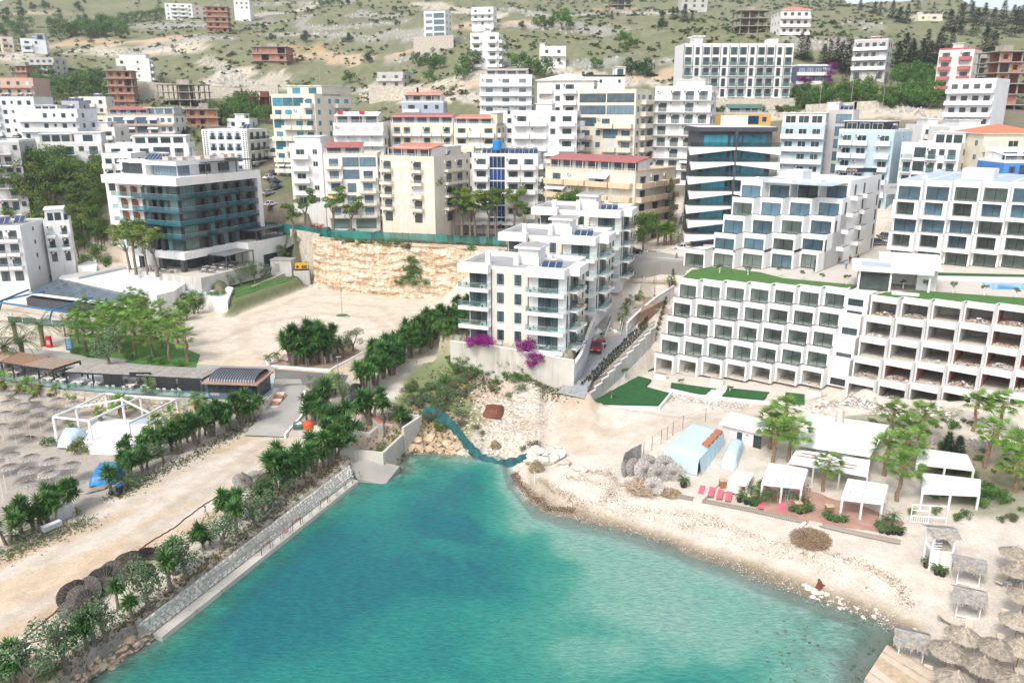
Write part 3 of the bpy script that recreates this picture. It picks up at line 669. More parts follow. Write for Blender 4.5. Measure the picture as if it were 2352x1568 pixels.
def bld(label,x0,x1,yt,Y,nf,front='wbw',side='w.w',sd=None,D=11.0,fh=3.05,wall='white',par='solid',pcol=None,rail=None,cat='apartment building',name='apartment_building',band=False,roof='flat',gf=None,top=None,fr='frame',gl='glass',bd=1.25,sol=0,pent=None,group=None,slab='white',parapet=.6,skel=None,zt=None,ac=.35,awn=.0,canopy=None,cornice=False,cur=.5,left=None,infill=0,skirt=9,shut='shutter',lift=0.0):
 a,Wd,psi=gridpos(x0,x1,yt,Y,sd,D);Ht=nf*fh;zb=a.z-Ht-parapet+lift
 rt=root(name,label,cat,(a.x,a.y,zb),psi,group);rr_=random.Random(hash(label)&0xffff if False else sum(map(ord,label)))
 pcol=pcol or wall
 b=MB()
 if skel:
  cm=skel;ncx=max(3,int(Wd/4));ncy=max(2,int(D/4.5))
  for k in range(nf+1):
   b.box(-.8,Wd+.8,-.9,D+.3,k*fh-.28,k*fh,cm)if k else b.box(0,Wd,0,D,-skirt,-.02,cm)
  b.obj('slab',rt)
  col_me=MB();col_me.box(-.2,.2,-.2,.2,0,fh-.28,cm);cme=col_me.mesh('column')
  for k in range(nf):
   for i in range(ncx+1):
    for j in range(ncy+1):ob('column',cme,rt,(.25+i*(Wd-.5)/ncx,.25+j*(D-.5)/ncy,k*fh))
  b=MB();b.box(Wd*.35,Wd*.65,D*.45,D*.8,0,Ht+2,cm);b.obj('stair_core',rt)
  if infill:
   for k in range(nf):
    for i in range(ncx):
     if rr_.random()<infill:
      x=.45+i*(Wd-.5)/ncx;w=(Wd-.5)/ncx-.4;q=MB();o_=rr_.random()<.6
      if o_:q.box(0,w*.25,0,.2,0,fh-.3,'brick');q.box(w*.75,w,0,.2,0,fh-.3,'brick');q.box(w*.25,w*.75,0,.2,0,.7,'brick');q.box(w*.25,w*.75,0,.2,2.2,fh-.3,'brick')
      else:q.box(0,w,0,.2,0,fh-.3,'brick')
      q.obj('brick_infill',rt,(x,.18,k*fh))
    for j in range(ncy):
     if rr_.random()<infill:
      q=MB();q.box(0,.2,0,(D-.5)/ncy-.4,0,fh-.3,'brick');q.obj('brick_infill',rt,(Wd-.35 if rr_.random()<.99 else.1,.45+j*(D-.5)/ncy,k*fh))
   q=MB();q.box(.5,Wd-.5,D*.5,D*.5+.2,0,Ht-.3,'brick');q.obj('brick_wall',rt)
  return rt
 b.box(0,Wd,0,D,-skirt,Ht,wall)
 b.box(0,Wd,0,.18,Ht,Ht+parapet,pcol);b.box(0,Wd,D-.18,D,Ht,Ht+parapet,pcol);b.box(0,.18,.18,D-.18,Ht,Ht+parapet,pcol);b.box(Wd-.18,Wd,.18,D-.18,Ht,Ht+parapet,pcol)
 if cornice:
  for k in range(1,nf+1):b.box(-.06,Wd+.06,-.06,D+.06,k*fh-.3,k*fh-.05,slab)
 b.obj('wall',rt)
 q=MB();q.box(.18,Wd-.18,.18,D-.18,Ht+.002,Ht+.05,'roofgrey' if roof!='blue' else 'roofblue');q.obj('roof',rt)
 faces=[('F',front,Wd,(0,0),0.0)]
 if side:faces.append(('R',side,D,(Wd,0),math.pi/2))
 if left:faces.append(('L',left,D,(0,D),-math.pi/2))
 for fn,lay,LW,(ox,oy),rot in faces:
  c,s=math.cos(rot),math.sin(rot)
  def put(nm,me,sx,z,par_=rt,dy=0.0):return ob(nm,me,par_,(ox+c*sx-s*dy,oy+s*sx+c*dy,z),rot)
  for k in range(nf):
   codes=lay if isinstance(lay,str)else lay[min(k,len(lay)-1)]
   if fn=='F' and k==0 and gf is not None:codes=gf
   if fn=='F' and k==nf-1 and top is not None:codes=top
   z=k*fh
   cells=face_layout(codes,LW)
   if band and k>0 and fn in(band if isinstance(band,str)else 'F')and codes!='.'*len(codes):
    o=put('balcony',m_slab(LW,bd,par,pcol,slab),0,z)
    if rail:put_r=ob('railing',m_rail(LW,bd,rail,.25 if par=='solid' else 0),o,(0,0,0))
   for cde,x,w in cells:
    r_=rr_.random();cu=cur if r_<.6 else 0
    if r_>.86 and not isinstance(top,int)and shut and cde in 'wbBd' and gl=='glass':cde={'w':'h'}.get(cde,'c')
    if cde=='w':ww=min(1.3,w*.7);put('window',m_window(ww,1.35,fr,gl,2,cu),x+(w-ww)/2,z+.95)
    elif cde=='s':put('window',m_window(.75,.9,fr,gl,1,0),x+(w-.75)/2,z+1.3)
    elif cde=='W':ww=w*.75;put('window',m_window(ww,1.45,fr,gl,3,cu),x+(w-ww)/2,z+.9)
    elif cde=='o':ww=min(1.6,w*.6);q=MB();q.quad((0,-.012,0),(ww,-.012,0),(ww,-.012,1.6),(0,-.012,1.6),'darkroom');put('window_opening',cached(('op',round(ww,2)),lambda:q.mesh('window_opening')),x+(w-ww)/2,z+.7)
    elif cde=='h':ww=min(1.4,w*.7);put('shutter',m_shut(ww,1.45,shut),x+(w-ww)/2,z+.9)
    elif cde in 'dbBacA':
     ww=min(2.3,w*.62)
     if cde=='c':put('shutter',m_shut(ww,2.2,shut),x+(w-ww)/2,z+.05)
     else:put('window',m_window(ww,2.25,fr,gl,2,cu),x+(w-ww)/2,z+.03)
     if cde!='d' and not band and k>0:
      bw=w*.94;o=put('balcony',m_slab(bw,bd,par,pcol,slab),x+w*.03,z)
      if rail:ob('railing',m_rail(bw,bd,rail,.25 if par=='solid' else 0),o)
     if cde in 'aA' or rr_.random()<awn:put('awning',m_awn(w*.9,'awning' if cde!='A' else 'awning_y',1.6),x+w*.05,z+2.75)
     if rr_.random()<ac:put('air_conditioner',m_ac(),x+w*.04+.05,z+1.9)
    elif cde=='g':put('window',m_window(w*.96,2.3,fr,gl,max(2,int(w/1.1)),0),x+w*.02,z+.3)
    elif cde=='G':put('window',m_window(w*.96,2.9,'whiteframe','glass_deep',max(2,int(w/.9)),0),x+w*.02,z+.05)
    elif cde=='x':q=1;put('shutter',m_shut(w*.8,2.4,'awning_g'),x+w*.1,z)
 if pent:
  for j,pn in enumerate(pent if isinstance(pent,list)else[pent]):
   px0,px1,py0,py1,ph,pm_=pn[:6];q=MB();q.box(px0*Wd,px1*Wd,py0*D,py1*D,Ht+.02,Ht+ph,pm_)
   q.box(px0*Wd-.25,px1*Wd+.25,py0*D-.25,py1*D+.25,Ht+ph,Ht+ph+.2,'white');o=q.obj('roof_room',rt)
   if len(pn)>6 and pn[6]:
    pw=(px1-px0)*Wd
    for cde,x,w in face_layout(pn[6],pw):ww=min(w*.8,2.6);ob('window',m_window(ww,min(ph-.7,2.0),fr,gl,2,0),o,(px0*Wd+x+(w-ww)/2,py0*D-.035,Ht+.35))
 if canopy:
  cx0,cx1,cy0,cy1,ch,cm=canopy;q=MB();X0,X1,Y0,Y1=cx0*Wd,cx1*Wd,cy0*D,cy1*D
  q.add([(X0,Y0,Ht+ch),(X1,Y0,Ht+ch),(X1,Y1,Ht+ch+1.1),(X0,Y1,Ht+ch+1.1),(X0,Y0,Ht+ch-.12),(X1,Y0,Ht+ch-.12),(X1,Y1,Ht+ch+.98),(X0,Y1,Ht+ch+.98)],[(0,1,2,3),(7,6,5,4),(0,4,5,1),(1,5,6,2),(2,6,7,3),(3,7,4,0)],cm)
  n=max(2,int((X1-X0)/3.2))
  for i in range(n+1):x=X0+.1+i*(X1-X0-.2)/n;q.box(x-.05,x+.05,Y0+.1,Y0+.2,Ht,Ht+ch-.12,'whiteframe')
  o=q.obj('roof_canopy',rt);n=max(1,int((X1-X0)/3.4));ob('railing',m_rail(X1-X0,0.0,'railw'),o,(X0,Y0-.05,Ht))
  q=MB();q.box(X0+.2,X1-.2,Y0+1.8,Y1,Ht,Ht+ch+.3,'white_w');q.obj('roof_room',rt)
  for i in range(n):ob('window',m_window((X1-X0)/n*.7,2.0,fr,'glass_sky',3,0),rt,(X0+.5+i*(X1-X0)/n,Y0+1.76,Ht+.2))
 if roof in('red','orange','dark','whitehip'):
  q=MB();hiproof(q,0,Wd,0,D,Ht+parapet+.15,1.9,{'red':'redsheet','orange':'orangetile','dark':'darkgrey','whitehip':'white_w'}[roof]);q.obj('roof_hip',rt)
 for i in range(sol):solar(rt,Wd*(.12+.76*(i+.5)/max(sol,1))-1.0,D*.35+(i%2)*2,Ht+.05,2+(i%3==0))
 return rt
 # the town
AP='apartment building'
bld('white five storey block high on the hill beside a brick shell',377,441,7,690,5,'wbbw','wbw',sd=446,D=18,cat=AP,rail='rail',lift=0)
bld('red brick shell of seven storeys with concrete slabs high on the hill',470,520,12,540,7,'wow','oo',sd=527,D=12,skel='concrete',infill=1.0,cat='unfinished building',name='unfinished_building',fh=3.1)
bld('small grey unfinished block between the white hill block and the brick shell',443,476,14,640,3,'oo','o',sd=None,D=10,wall='concrete',cat='unfinished building',name='unfinished_building')
bld('tiny white villa at the top edge of the hill',536,572,1,640,2,'www','w',D=10,cat='house',name='house',rail='railw')
bld('cream and pink block at the far left edge below the pines',0,28,83,455,4,'bw','wb',sd=33,D=12,wall='cream_l',pcol='pink',cat=AP)
bld('pale grey hillside block with a taller blue grey tower',45,104,88,455,3,'bw.','w',sd=110,D=9,wall='white_b',cat=AP,pent=(.6,1.0,0,1,3.0,'grey_b','s'),sol=1)
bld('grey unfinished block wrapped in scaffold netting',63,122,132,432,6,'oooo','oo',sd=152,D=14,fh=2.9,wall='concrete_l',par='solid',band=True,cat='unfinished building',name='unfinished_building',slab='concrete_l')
bld('low brick and concrete shell left of the netted block',22,58,148,420,4,skel='concrete',infill=.9,D=10,cat='unfinished building',name='unfinished_building')
bld('white blank sided block behind the brick shell with a wide flat cap',265,342,134,395,5,'w.s.','bb',sd=352,D=12,wall='white_clean',cat=AP,pent=(.1,.9,.1,.9,2.4,'white_clean'),parapet=.3)
bld('red brick shell of five storeys above the white town',241,300,158,350,5,skel='concrete',infill=.85,D=12,fh=3.1,sd=312,cat='unfinished building',name='unfinished_building')
bld('bare concrete frame of three storeys in front of the stone wall',358,458,190,345,3,skel='concrete',D=11,cat='unfinished building',name='unfinished_building',fh=3.0)
bld('spindly dark concrete frame beside the cream tower',573,628,218,330,3,skel='rust',D=7,cat='unfinished building',name='unfinished_building',fh=3.4)
bld('wide brick and concrete shell on the bare slope',577,655,104,430,3,skel='concrete',infill=.7,D=14,fh=3.4,cat='unfinished building',name='unfinished_building')
bld('white glazed five storey block on the upper slope',973,1022,26,430,5,'Wg','ww',sd=1038,D=13,wall='white_clean',cat=AP,sol=1,gl='glass_sky')
bld('small white three storey block highest on the middle slope',1083,1133,17,460,3,'www','w',sd=1141,D=9,wall='white_clean',band=True,cat=AP)
bld('white six storey block with stacked balconies below the small white block',1080,1145,76,350,5,'b.b','bb',sd=1155,D=11,wall='white_clean',cat=AP,pent=(.45,.7,.2,.7,1.6,'white_clean'),fh=3.15,rail='railw')
bld('low grey unfinished villa with open ground floor beside the road',866,925,166,375,2,'oo','oo',sd=945,D=10,wall='concrete_l',par='solid',band=True,cat='unfinished building',name='unfinished_building')
bld('white modern villa with a curved terrace corner',1240,1300,106,345,2,'ww','w',D=9,wall='white',band=True,cat='house',name='house',pent=(0,.2,.1,.5,1.6,'white'),fh=3.2)
bld('tiny white hut standing alone on the slope',885,903,69,500,1,'.',None,D=4,wall='white',cat='hut',name='hut')
bld('weathered grey concrete frame of five storeys near the hotel',1702,1766,20,366,5,skel='concrete',D=13,fh=3.1,cat='unfinished building',name='unfinished_building')
bld('concrete frame cut by the top edge of the photo, middle',1403,1452,-3,560,2,skel='concrete',D=12,cat='unfinished building',name='unfinished_building')
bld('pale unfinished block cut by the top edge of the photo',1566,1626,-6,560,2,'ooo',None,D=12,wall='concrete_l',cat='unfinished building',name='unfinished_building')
bld('white four storey block under a bright red tiled roof',1795,1863,23,350,4,'wwww','sss',sd=None,left='sss',D=13,wall='white_w',roof='orange',band=True,gl='darkroom',fr='darkgrey',cat=AP,fh=3.1,parapet=.2)
bld('yellow hillside block with a red roof canopy',2110,2165,33,500,4,'wb','w',D=11,wall='yellow_c',canopy=(.2,1,0,.8,2.2,'redsheet'),cat=AP,band=True)
bld('pale grey four storey block with wraparound white balconies',1963,2042,92,292,4,'dwwd','ww',sd=2052,D=9,wall='grey_w',pcol='white',band=True,cat=AP,parapet=.3,cur=.7,fh=3.15,pent=(.45,.7,.3,.7,1.2,'redtile'))
bld('purple grey villa with magenta bougainvillea',1832,1912,148,303,3,'dddd','w',D=9,wall='navy',pcol='white',band=True,cat='house',name='house',fr='whiteframe',gl='glass_sky')
bld('striped red and white block with a cream stair column',2158,2240,112,284,6,'b.b','ss',sd=2256,D=12,wall='white_w',pcol='red',cat=AP,fh=3.1,pent=(.35,.65,.1,.7,2.0,'cream'))
bld('concrete frame behind the striped block',2250,2300,128,290,4,skel='concrete',D=9,cat='unfinished building',name='unfinished_building')
bld('tall concrete frame with brick patches at the right edge',2300,2380,112,255,7,skel='concrete',infill=.35,D=12,fh=3.1,cat='unfinished building',name='unfinished_building')
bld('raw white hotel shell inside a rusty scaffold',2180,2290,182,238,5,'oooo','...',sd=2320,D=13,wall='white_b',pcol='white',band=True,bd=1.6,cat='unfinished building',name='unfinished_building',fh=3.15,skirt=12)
bld('pink three storey block on the far left slope',-40,74,179,335,3,'wwwww',None,D=12,wall='pink',pcol='salmon',band=True,par='half',cat=AP,gl='glass')
bld('white blue block with roof panels behind the left rooftops',-40,76,222,285,5,'bwsww',None,D=12,wall='white_b',cat=AP,sol=3,rail='railw')
bld('white block with a long flat grey cornice',40,176,250,256,5,'w.wsws','ww',D=12,wall='white_b',cat=AP,sol=2,band=True,pent=(.2,.6,.2,.8,1.6,'white','www'))
bld('lilac grey block beside the pale villas',140,180,232,300,4,'s.','w',sd=204,D=10,wall='lilac',cat=AP,sol=2)
bld('pale grey villa below the green knoll',180,242,222,325,3,'bw','.s',sd=262,D=9,wall='white_w',cat='house',name='house',sol=1)
bld('small cream house with arched veranda tucked behind the red awnings',188,240,266,288,2,'ddd',None,D=8,wall='cream_l',cat='house',name='house')
bld('long block with dark red awnings and blue windows',240,398,262,282,6,'wgagaww','ww',sd=424,D=11,wall='white_w',pcol='pink',band=True,cat=AP,canopy=(.03,.62,0,.5,2.0,'redsheet'),gl='glass_sky',par='half',pent=[(.55,.98,.2,.9,2.6,'lilac','www')])
bld('red brick block with two plastered corner rooms',426,498,246,300,5,'oo','o',sd=508,D=10,skel='concrete',infill=1.0,cat='unfinished building',name='unfinished_building',fh=3.0)
bld('grey block at the left edge with big terraces',-30,42,322,226,6,'bbw','.s',sd=80,D=14,wall='grey_w',pcol='white',cat=AP,rail='rail',par='none',fh=3.1)
bld('white block with dark stair columns above the pines',84,232,326,236,5,'b.bwb','ww',sd=248,D=12,wall='white_w',pcol='white',cat=AP,par='none',rail='rail_glass',fh=3.1,sol=3,pent=[(0,.5,.35,.9,2.6,'grey_w','www'),(.55,.98,.25,.9,2.9,'white_b','w')])
bld('pale block with rounded terraces and a roof bar',240,432,330,228,4,'bwbgb','bw',sd=446,D=12,wall='white_b',pcol='white',cat=AP,rail='railw',par='none',fh=3.1,pent=[(.3,.95,.3,.95,2.4,'white','gggg')])
bld('white villa block at the left edge with stacked balconies facing the sea',-60,45,520,176,4,'bbb','.s.',sd=98,D=13,wall='white_clean',pcol='white_clean',cat='villa',name='villa',rail='rail',par='half',sol=2,parapet=.3)
bld('rear wing of the white villa with roof room and solar heaters',98,158,508,188,3,'b.b','..',sd=162,D=9,wall='white_clean',pcol='white_clean',cat='villa',name='villa',rail='rail_glass',par='half',pent=(.1,.8,.1,.9,3.0,'white_clean','s.'),sol=1,ac=.8)
bld('white block half hidden behind the arched building',575,618,318,275,4,'bb',None,D=10,wall='white_b',cat='apartment building',rail='rail')
bld('low white house at the foot of the left town above the pines',232,300,352,214,3,'bwb','w',D=9,wall='white',cat='house',name='house',rail='railw')
bld('white block between the cream block and the blue glazed block',1040,1088,338,222,6,'bw','w',D=10,wall='cream_l',cat='apartment building',rail='railw')
for a_ in(('white block wedged between the arched building and the cream tower',590,640,330,262,5,'bb','w'),('pale block stepping down behind the roof bar block',190,262,292,262,4,'bwb','w'),('plain white block behind the yellow wing',1128,1182,262,262,5,'bw','w'),('small white house below the mountain road near the dark frame',520,572,272,300,3,'ww','w'),('cream block behind the orange balconies',1462,1512,300,236,5,'bw','bw'),('white block between the striped shade tower and the long red roof',1040,1100,300,256,5,'wb','w'),('pale block beside the grid window hotel',2226,2268,318,206,5,'b.','w'),('white block on the slope left of the scaffolded shell',2120,2180,286,228,4,'bb','w')):
 bld(*a_[:8],D=10,wall='white_w' if a_[1]%4 else 'white',cat='apartment building',rail='railw',ac=.4,awn=.15,pent=(.3,.7,.2,.8,2.0,'white'),sol=1)
def arched():
 a,Wd,psi=gridpos(462,566,297,252,612,14);Ht=13.2;rt=root('apartment_building','white block with arched loggias and black scrollwork strips',AP,(a.x,a.y,a.z-Ht),psi)
 q=MB();q.box(0,Wd,0,14,-8,Ht,'white_clean');q.obj('wall',rt)
 for i in range(4):
  for k in range(4):
   arch=k in(3,1);w=Wd*.135;x=Wd*(.17+.185*i);z=.4+k*3.25;q=MB();pts=[(0,0),(w,0),(w,1.6)]
   if arch:pts+=[(w/2+w/2*math.cos(t),1.6+w/2*math.sin(t))for t in np.linspace(.2,math.pi-.2,7)]
   else:pts+=[(w,2.3),(0,2.3)]
   pts+=[(0,1.6)];q.add([(p[0],-.02,p[1])for p in pts],[tuple(range(len(pts)))],'grey_b');q.box(w*.3,w*.75,-.05,-.03,0,1.9,'frame');o=q.obj('loggia',rt,(x,0,z))
   ob('railing',m_rail(w,.12,'rail_dark'),o,(0,0,0))
 for x in(Wd*.03,Wd*.09,Wd*.90,Wd*.955):
  q=MB();q.box(0,Wd*.035,-.05,0,0,Ht-.8,'white')
  for j in range(22):q.tube((Wd*.017,-.06,.4+j*.56),(Wd*.017,-.08,.4+j*.56),.2,.2,'black',6)
  q.obj('scrollwork_strip',rt,(x,0,.3))
 for k in range(4):
  for j in range(3):
   o=ob('balcony',m_slab(3.2,1.2,'none','white'),rt,(Wd,1.5+j*4.3,.3+k*3.25),math.pi/2);ob('railing',m_rail(3.2,1.2,'rail_dark'),o);ob('window',m_window(2,2.2),rt,(Wd+.04,2.1+j*4.3,.3+k*3.25),math.pi/2)
 solar(rt,Wd*.75,5,Ht,2)
arched()
bld('big cream tower with glazed blue penthouse and stacked terraces',622,722,216,245,8,['bgbc','aacc','bbcb','gcbb','bcbb','gcbb','bbcb','gggb'],'w.wbb',sd=806,D=20,wall='cream_l',pcol='cream',cat=AP,bd=1.7,gl='glass_blue',rail='railw',pent=[(.2,1,.2,1,2.8,'cream','gg')],fh=3.1)
bld('white corner block with slim windows beside the red awnings',664,738,330,214,5,'bw','w',D=12,wall='white',cat=AP,rail='rail',fh=3.1,fr='whiteframe',pent=(.1,.9,.2,.9,2.2,'white'))
bld('white block with scalloped roof terrace behind the cream block',765,880,282,236,5,'cccc','bb',sd=895,D=13,wall='white',cat=AP,band=True,canopy=(.02,.9,0,.5,2.2,'white_w'),fh=3.0,parapet=.3,ac=.5)
bld('block with red awning roofs and orange painted loggias',742,866,352,205,6,['AbA','bAb','Abb','bdb','bgb','bgg'],'bb',sd=876,D=12,wall='white_w',pcol='cream_l',cat=AP,rail='railw',par='half',canopy=(.02,.72,0,.55,2.0,'redsheet'),fh=3.05,gl='glass_sky',gf='xx',ac=.3)
bld('plain cream block with red roofed top terrace and paired air conditioners',872,996,356,199,5,'bhhbh','hbbs',sd=1080,D=17,wall='cream',pcol='cream',cat=AP,rail='rail',par='half',canopy=(.12,.88,.05,.55,2.2,'redtile'),fh=3.05,ac=1.0,sol=4,pent=(.45,.9,.5,.9,2.4,'cream'),cur=0)
bld('cream building with a long dark red roof and glazed verandas',897,1040,282,244,6,'bbcbcb','bb',D=13,wall='yellow_c',pcol='white',cat=AP,canopy=(0,1,0,.7,2.2,'redsheet'),rail='railw',par='half',fh=3.0,shut='white')
bld('yellow wing with bright red roof and white balconies',1042,1140,284,238,6,'bcb','bw',sd=1160,D=12,wall='yellow_c',pcol='white',cat=AP,canopy=(0,.9,0,.7,2.0,'redtile'),rail='railw',fh=3.0,shut='white',pent=(.85,1.0,.1,.8,3.4,'yellow_c'))
bld('blue grey block topped by a red hipped roof',922,1018,232,290,4,'bww','w',sd=1028,D=11,wall='grey_b',pcol='white',cat=AP,pent=(.15,.85,.15,.85,2.5,'cream','bb'),canopy=(.05,.95,0,.9,2.6,'redtile'))
bld('white hotel with blue doors and stacked terraces',1102,1222,172,288,9,'bbb','gw',sd=1228,D=12,wall='white_b',pcol='white',cat='hotel',name='hotel',rail='railw',fh=3.1,gl='glass_sky',band=True,canopy=(.1,.9,.1,.8,2.0,'concrete'),gf='...')
bld('white block with a low pitched roof and cream shutters',1234,1364,186,238,8,'cwbc','bwb',sd=1372,D=13,wall='white_w',pcol='white_w',cat=AP,roof='whitehip',rail='railw',fh=3.1,shut='cream_l',parapet=.2)
bld('cream tower with wide glazed terraces facing the bay',1328,1462,206,228,8,['bb','bb','bcb','bwcb','bwgb','gbc','gg','gg'],'wbb',sd=1502,D=13,wall='cream_l',pcol='cream',cat=AP,rail='railw',fh=3.1,gl='glass_sky',bd=1.6)
bld('dark trimmed white roof house behind the cream tower',1345,1436,172,262,2,'.s.s',None,D=9,wall='white',pcol='darkgrey',cat=AP,pent=(.75,1.0,0,.8,2.8,'white','s'))
bld('white tower with striped sunshades over its terraces',1176,1326,254,214,7,['bcab','acbb','bwab','cbab','bcwb'],'gbb',sd=1334,D=12,wall='white',pcol='white',cat=AP,rail='railw',fh=3.1,pent=(.35,.6,.2,.8,2.2,'white'))
bld('white block with a blue glazed stair bay and long roof solar array',1084,1236,352,205,6,'bGbb','bw',sd=1246,D=12,wall='white',pcol='white',cat=AP,rail='railw',fh=3.05,sol=7)
bld('white eight storey block with railings and brown awning frames',1506,1636,198,228,8,['bbbb','bbab','cbcb','bbbb'],'bwb',sd=1648,D=12,wall='white_clean',pcol='white_clean',cat=AP,rail='railw',fh=3.05,par='none',band=True,pent=(.35,.85,.2,.8,2.2,'white_clean'),ac=.6)
bld('orange balconied block under a long dark red roof',1253,1460,382,197,5,['cccc','bccb','cccc','accc','bcac'],'bbb',sd=1553,D=19,wall='cream_l',pcol='orange_c',cat=AP,rail='railw',par='solid',fh=3.1,canopy=(0,1,0,.35,2.4,'redsheet'),ac=.3,shut='yellow_c',sol=2,bd=1.5)
bld('small yellow and grey house with a green awning',1664,1772,258,243,4,'ggw',None,D=10,wall='yellow',pcol='grey_w',cat='house',name='house',gl='glass_deep',canopy=(.1,.8,0,.5,1.8,'awning_g'))
bld('pale blue hotel block with glazed roof restaurant, its left wing',1796,1896,282,211,6,'ddd','W',sd=1906,D=13,wall='paleblue',pcol='white_b',cat='hotel',name='hotel',band=True,par='solid',rail='railw',fh=3.1,fr='whiteframe',pent=(.0,.98,.1,.9,2.9,'white_w','ggg'),bd=1.1)
bld('pale grey stair tower of the blue hotel with tall dark glass',1900,1962,252,213,7,'.g',None,sd=1974,D=9,wall='grey_w',cat='hotel',name='hotel',gl='glass_sky',fh=3.1,sol=1,pent=(0,.4,.1,.7,2.2,'white'))
bld('pale blue hotel wing with black roof bar and row of solar panels',1928,2056,296,208,6,'bb.b','.s.',sd=2098,D=14,wall='paleblue',pcol='white_b',cat='hotel',name='hotel',rail='railw',fh=3.1,fr='whiteframe',pent=(.05,.8,.1,.8,2.4,'black','ggg'),sol=5,ac=.9)
bld('white hotel with tall black gridded window and round emblem',2072,2208,326,196,5,'bgbwb','ww',sd=2240,D=13,wall='white',pcol='white',cat='hotel',name='hotel',rail='rail_glass',par='none',fh=3.15,pent=[(.45,.98,.3,.9,2.8,'white','wsw')],cornice=False)
bld('cream yellow block under a red tiled roof at the right edge',2262,2400,308,184,4,'bbb',None,D=14,wall='yellow_c',pcol='yellow_c',roof='orange',cat=AP,rail='railw',par='solid',band=True,fh=3.1,fr='whiteframe',left='w.w')
bld('white roof block in front of the scaffolded shell',2183,2282,292,215,3,'www',None,D=11,wall='white',cat=AP,pent=(.3,.8,.2,.8,2.2,'white'))
bld('bright blue and white house peeking above the right terraces',2308,2400,368,172,3,'wg',None,D=10,wall='blue_w',pcol='white',cat='house',name='house',canopy=(0,1,0,.8,1.6,'white'))
def grid_hotel():
 a,Wd,psi=gridpos(1572,1826,100,277,None,14);rt=root('hotel','long white hotel with black framed window grid on a stone plinth','hotel',(a.x,a.y,a.z-17),0.02)
 q=MB();q.box(0,Wd,0,14,0,17,'white_clean');q.obj('wall',rt)
 q=MB();q.box(-.5,Wd+2,-.6,16,-12,-.01,'stonewall');q.obj('plinth',rt)
 q=MB();q.box(Wd*.1,Wd*.18,2,8,17,19.2,'white');q.box(Wd*.08,Wd*.2,1.4,8.6,19.2,19.5,'white');q.box(Wd*.8,Wd*.87,2,8,17,18.6,'white');q.obj('roof_room',rt)
 n=12;w=Wd/n
 for i in range(n):
  wide=i%3!=1;ww=w*(.72 if wide else.45)
  for k in range(5 if i>1 else 4):
   kk=k+(1 if i<=1 else 0);z=.35+kk*3.3
   if kk<4 or True:
    h=2.45 if kk<4 else 2.3
    ob('window',m_window(ww,h,'frame','glass',2,.4),rt,(i*w+(w-ww)/2,-.04,z))
    if wide and kk<4:o=ob('balcony',m_slab(w*.8,.9,'none','white'),rt,(i*w+w*.1,0,z));ob('railing',m_rail(w*.8,.9,'rail_glass'),o)
  q=MB()
  for x in(-.06,.12):q.box(x,x+.07,-.07,.0,1,16.6,'frame')
  q.obj('trim_strip',rt,(i*w,0,0))
 q=MB()
 for k in range(1,4):q.box(0,Wd,-.06,-.02,k*3.3-.05,k*3.3+.05,'frame')
 q.obj('trim_line',rt)
 q=MB()
 for i in range(13):q.beam((i*w,.3,17),(i*w,.3,18),.08,.08,'frame')
 q.obj('roof_post',rt)
grid_hotel()
def slant_hotel():
 a,Wd,psi=gridpos(1607,1772,302,180,None,15);fh=3.25;nf=8;Ht=26.0;zb=17.0;Ht=a.z-zb;fh=Ht/8.05
 rt=root('hotel','dark clad hotel with tapering white balcony bands and blue glazing','hotel',(a.x,a.y,zb),R(-3))
 q=MB();q.box(0,Wd,0,15,0,Ht,'darkgrey');q.obj('wall',rt)
 q=MB();q.box(-.6,Wd+.8,-1.0,15.5,Ht,Ht+.9,'darkgrey');q.box(-.3,Wd+.5,-.7,15.2,Ht+.9,Ht+1.0,'white');q.box(Wd*.38,Wd*.68,2,8,Ht+1.0,Ht+3.3,'white_clean');q.obj('roof',rt)
 for k in range(1,8):
  z=k*fh
  for(x,w,n)in((Wd*.06,Wd*.34,4),(Wd*.6,Wd*.33,4)):ob('window',m_window(w,fh-.6,'frame','glass_blue',n,0),rt,(x,-.05,z+.1))
  for x in(Wd*.43,Wd*.53):ob('window',m_window(Wd*.06,fh-.6,'frame','glass_blue',1,0),rt,(x,-.05,z+.1))
  out=2.2;fl=k%2
  h0,h1=(.35,1.55)if fl else(1.55,.35)
  for(xa,xb,ha,hb)in((-1.8-(.5 if fl else 0),Wd*.48,1.55,.45),(Wd*.50,Wd+1.6,.45,1.55)):
   q=MB();zt=z-.05
   pts=[(xa,zt-ha),(xb,zt-hb),(xb,zt+.12),(xa,zt+.12)]
   vs=[(p[0],-out-(.5 if i in(0,3)else 0),p[1])for i,p in enumerate(pts)]+[(p[0],-.02,max(p[1],zt-.25))for p in pts]
   q.add(vs,[(0,1,2,3),(7,6,5,4),(0,4,5,1),(1,5,6,2),(2,6,7,3),(3,7,4,0)],'white_clean');o=q.obj('balcony',rt)
   r_=MB();r_.quad((xa+.2,-out+.15,zt+.1),(xb,-out+.15,zt+.1),(xb,-out+.15,zt+1.1),(xa+.2,-out+.15,zt+1.1),'rail_dark');r_.obj('railing',o)
 q=MB();q.box(Wd*.47,Wd*.51,-2.0,0,fh,Ht,'darkgrey');q.obj('pier',rt)
 b_=MB();b_.box(.2,Wd-.2,-.06,0,.3,fh-.6,'glass_deep');b_.obj('lobby_glazing',rt)
slant_hotel()
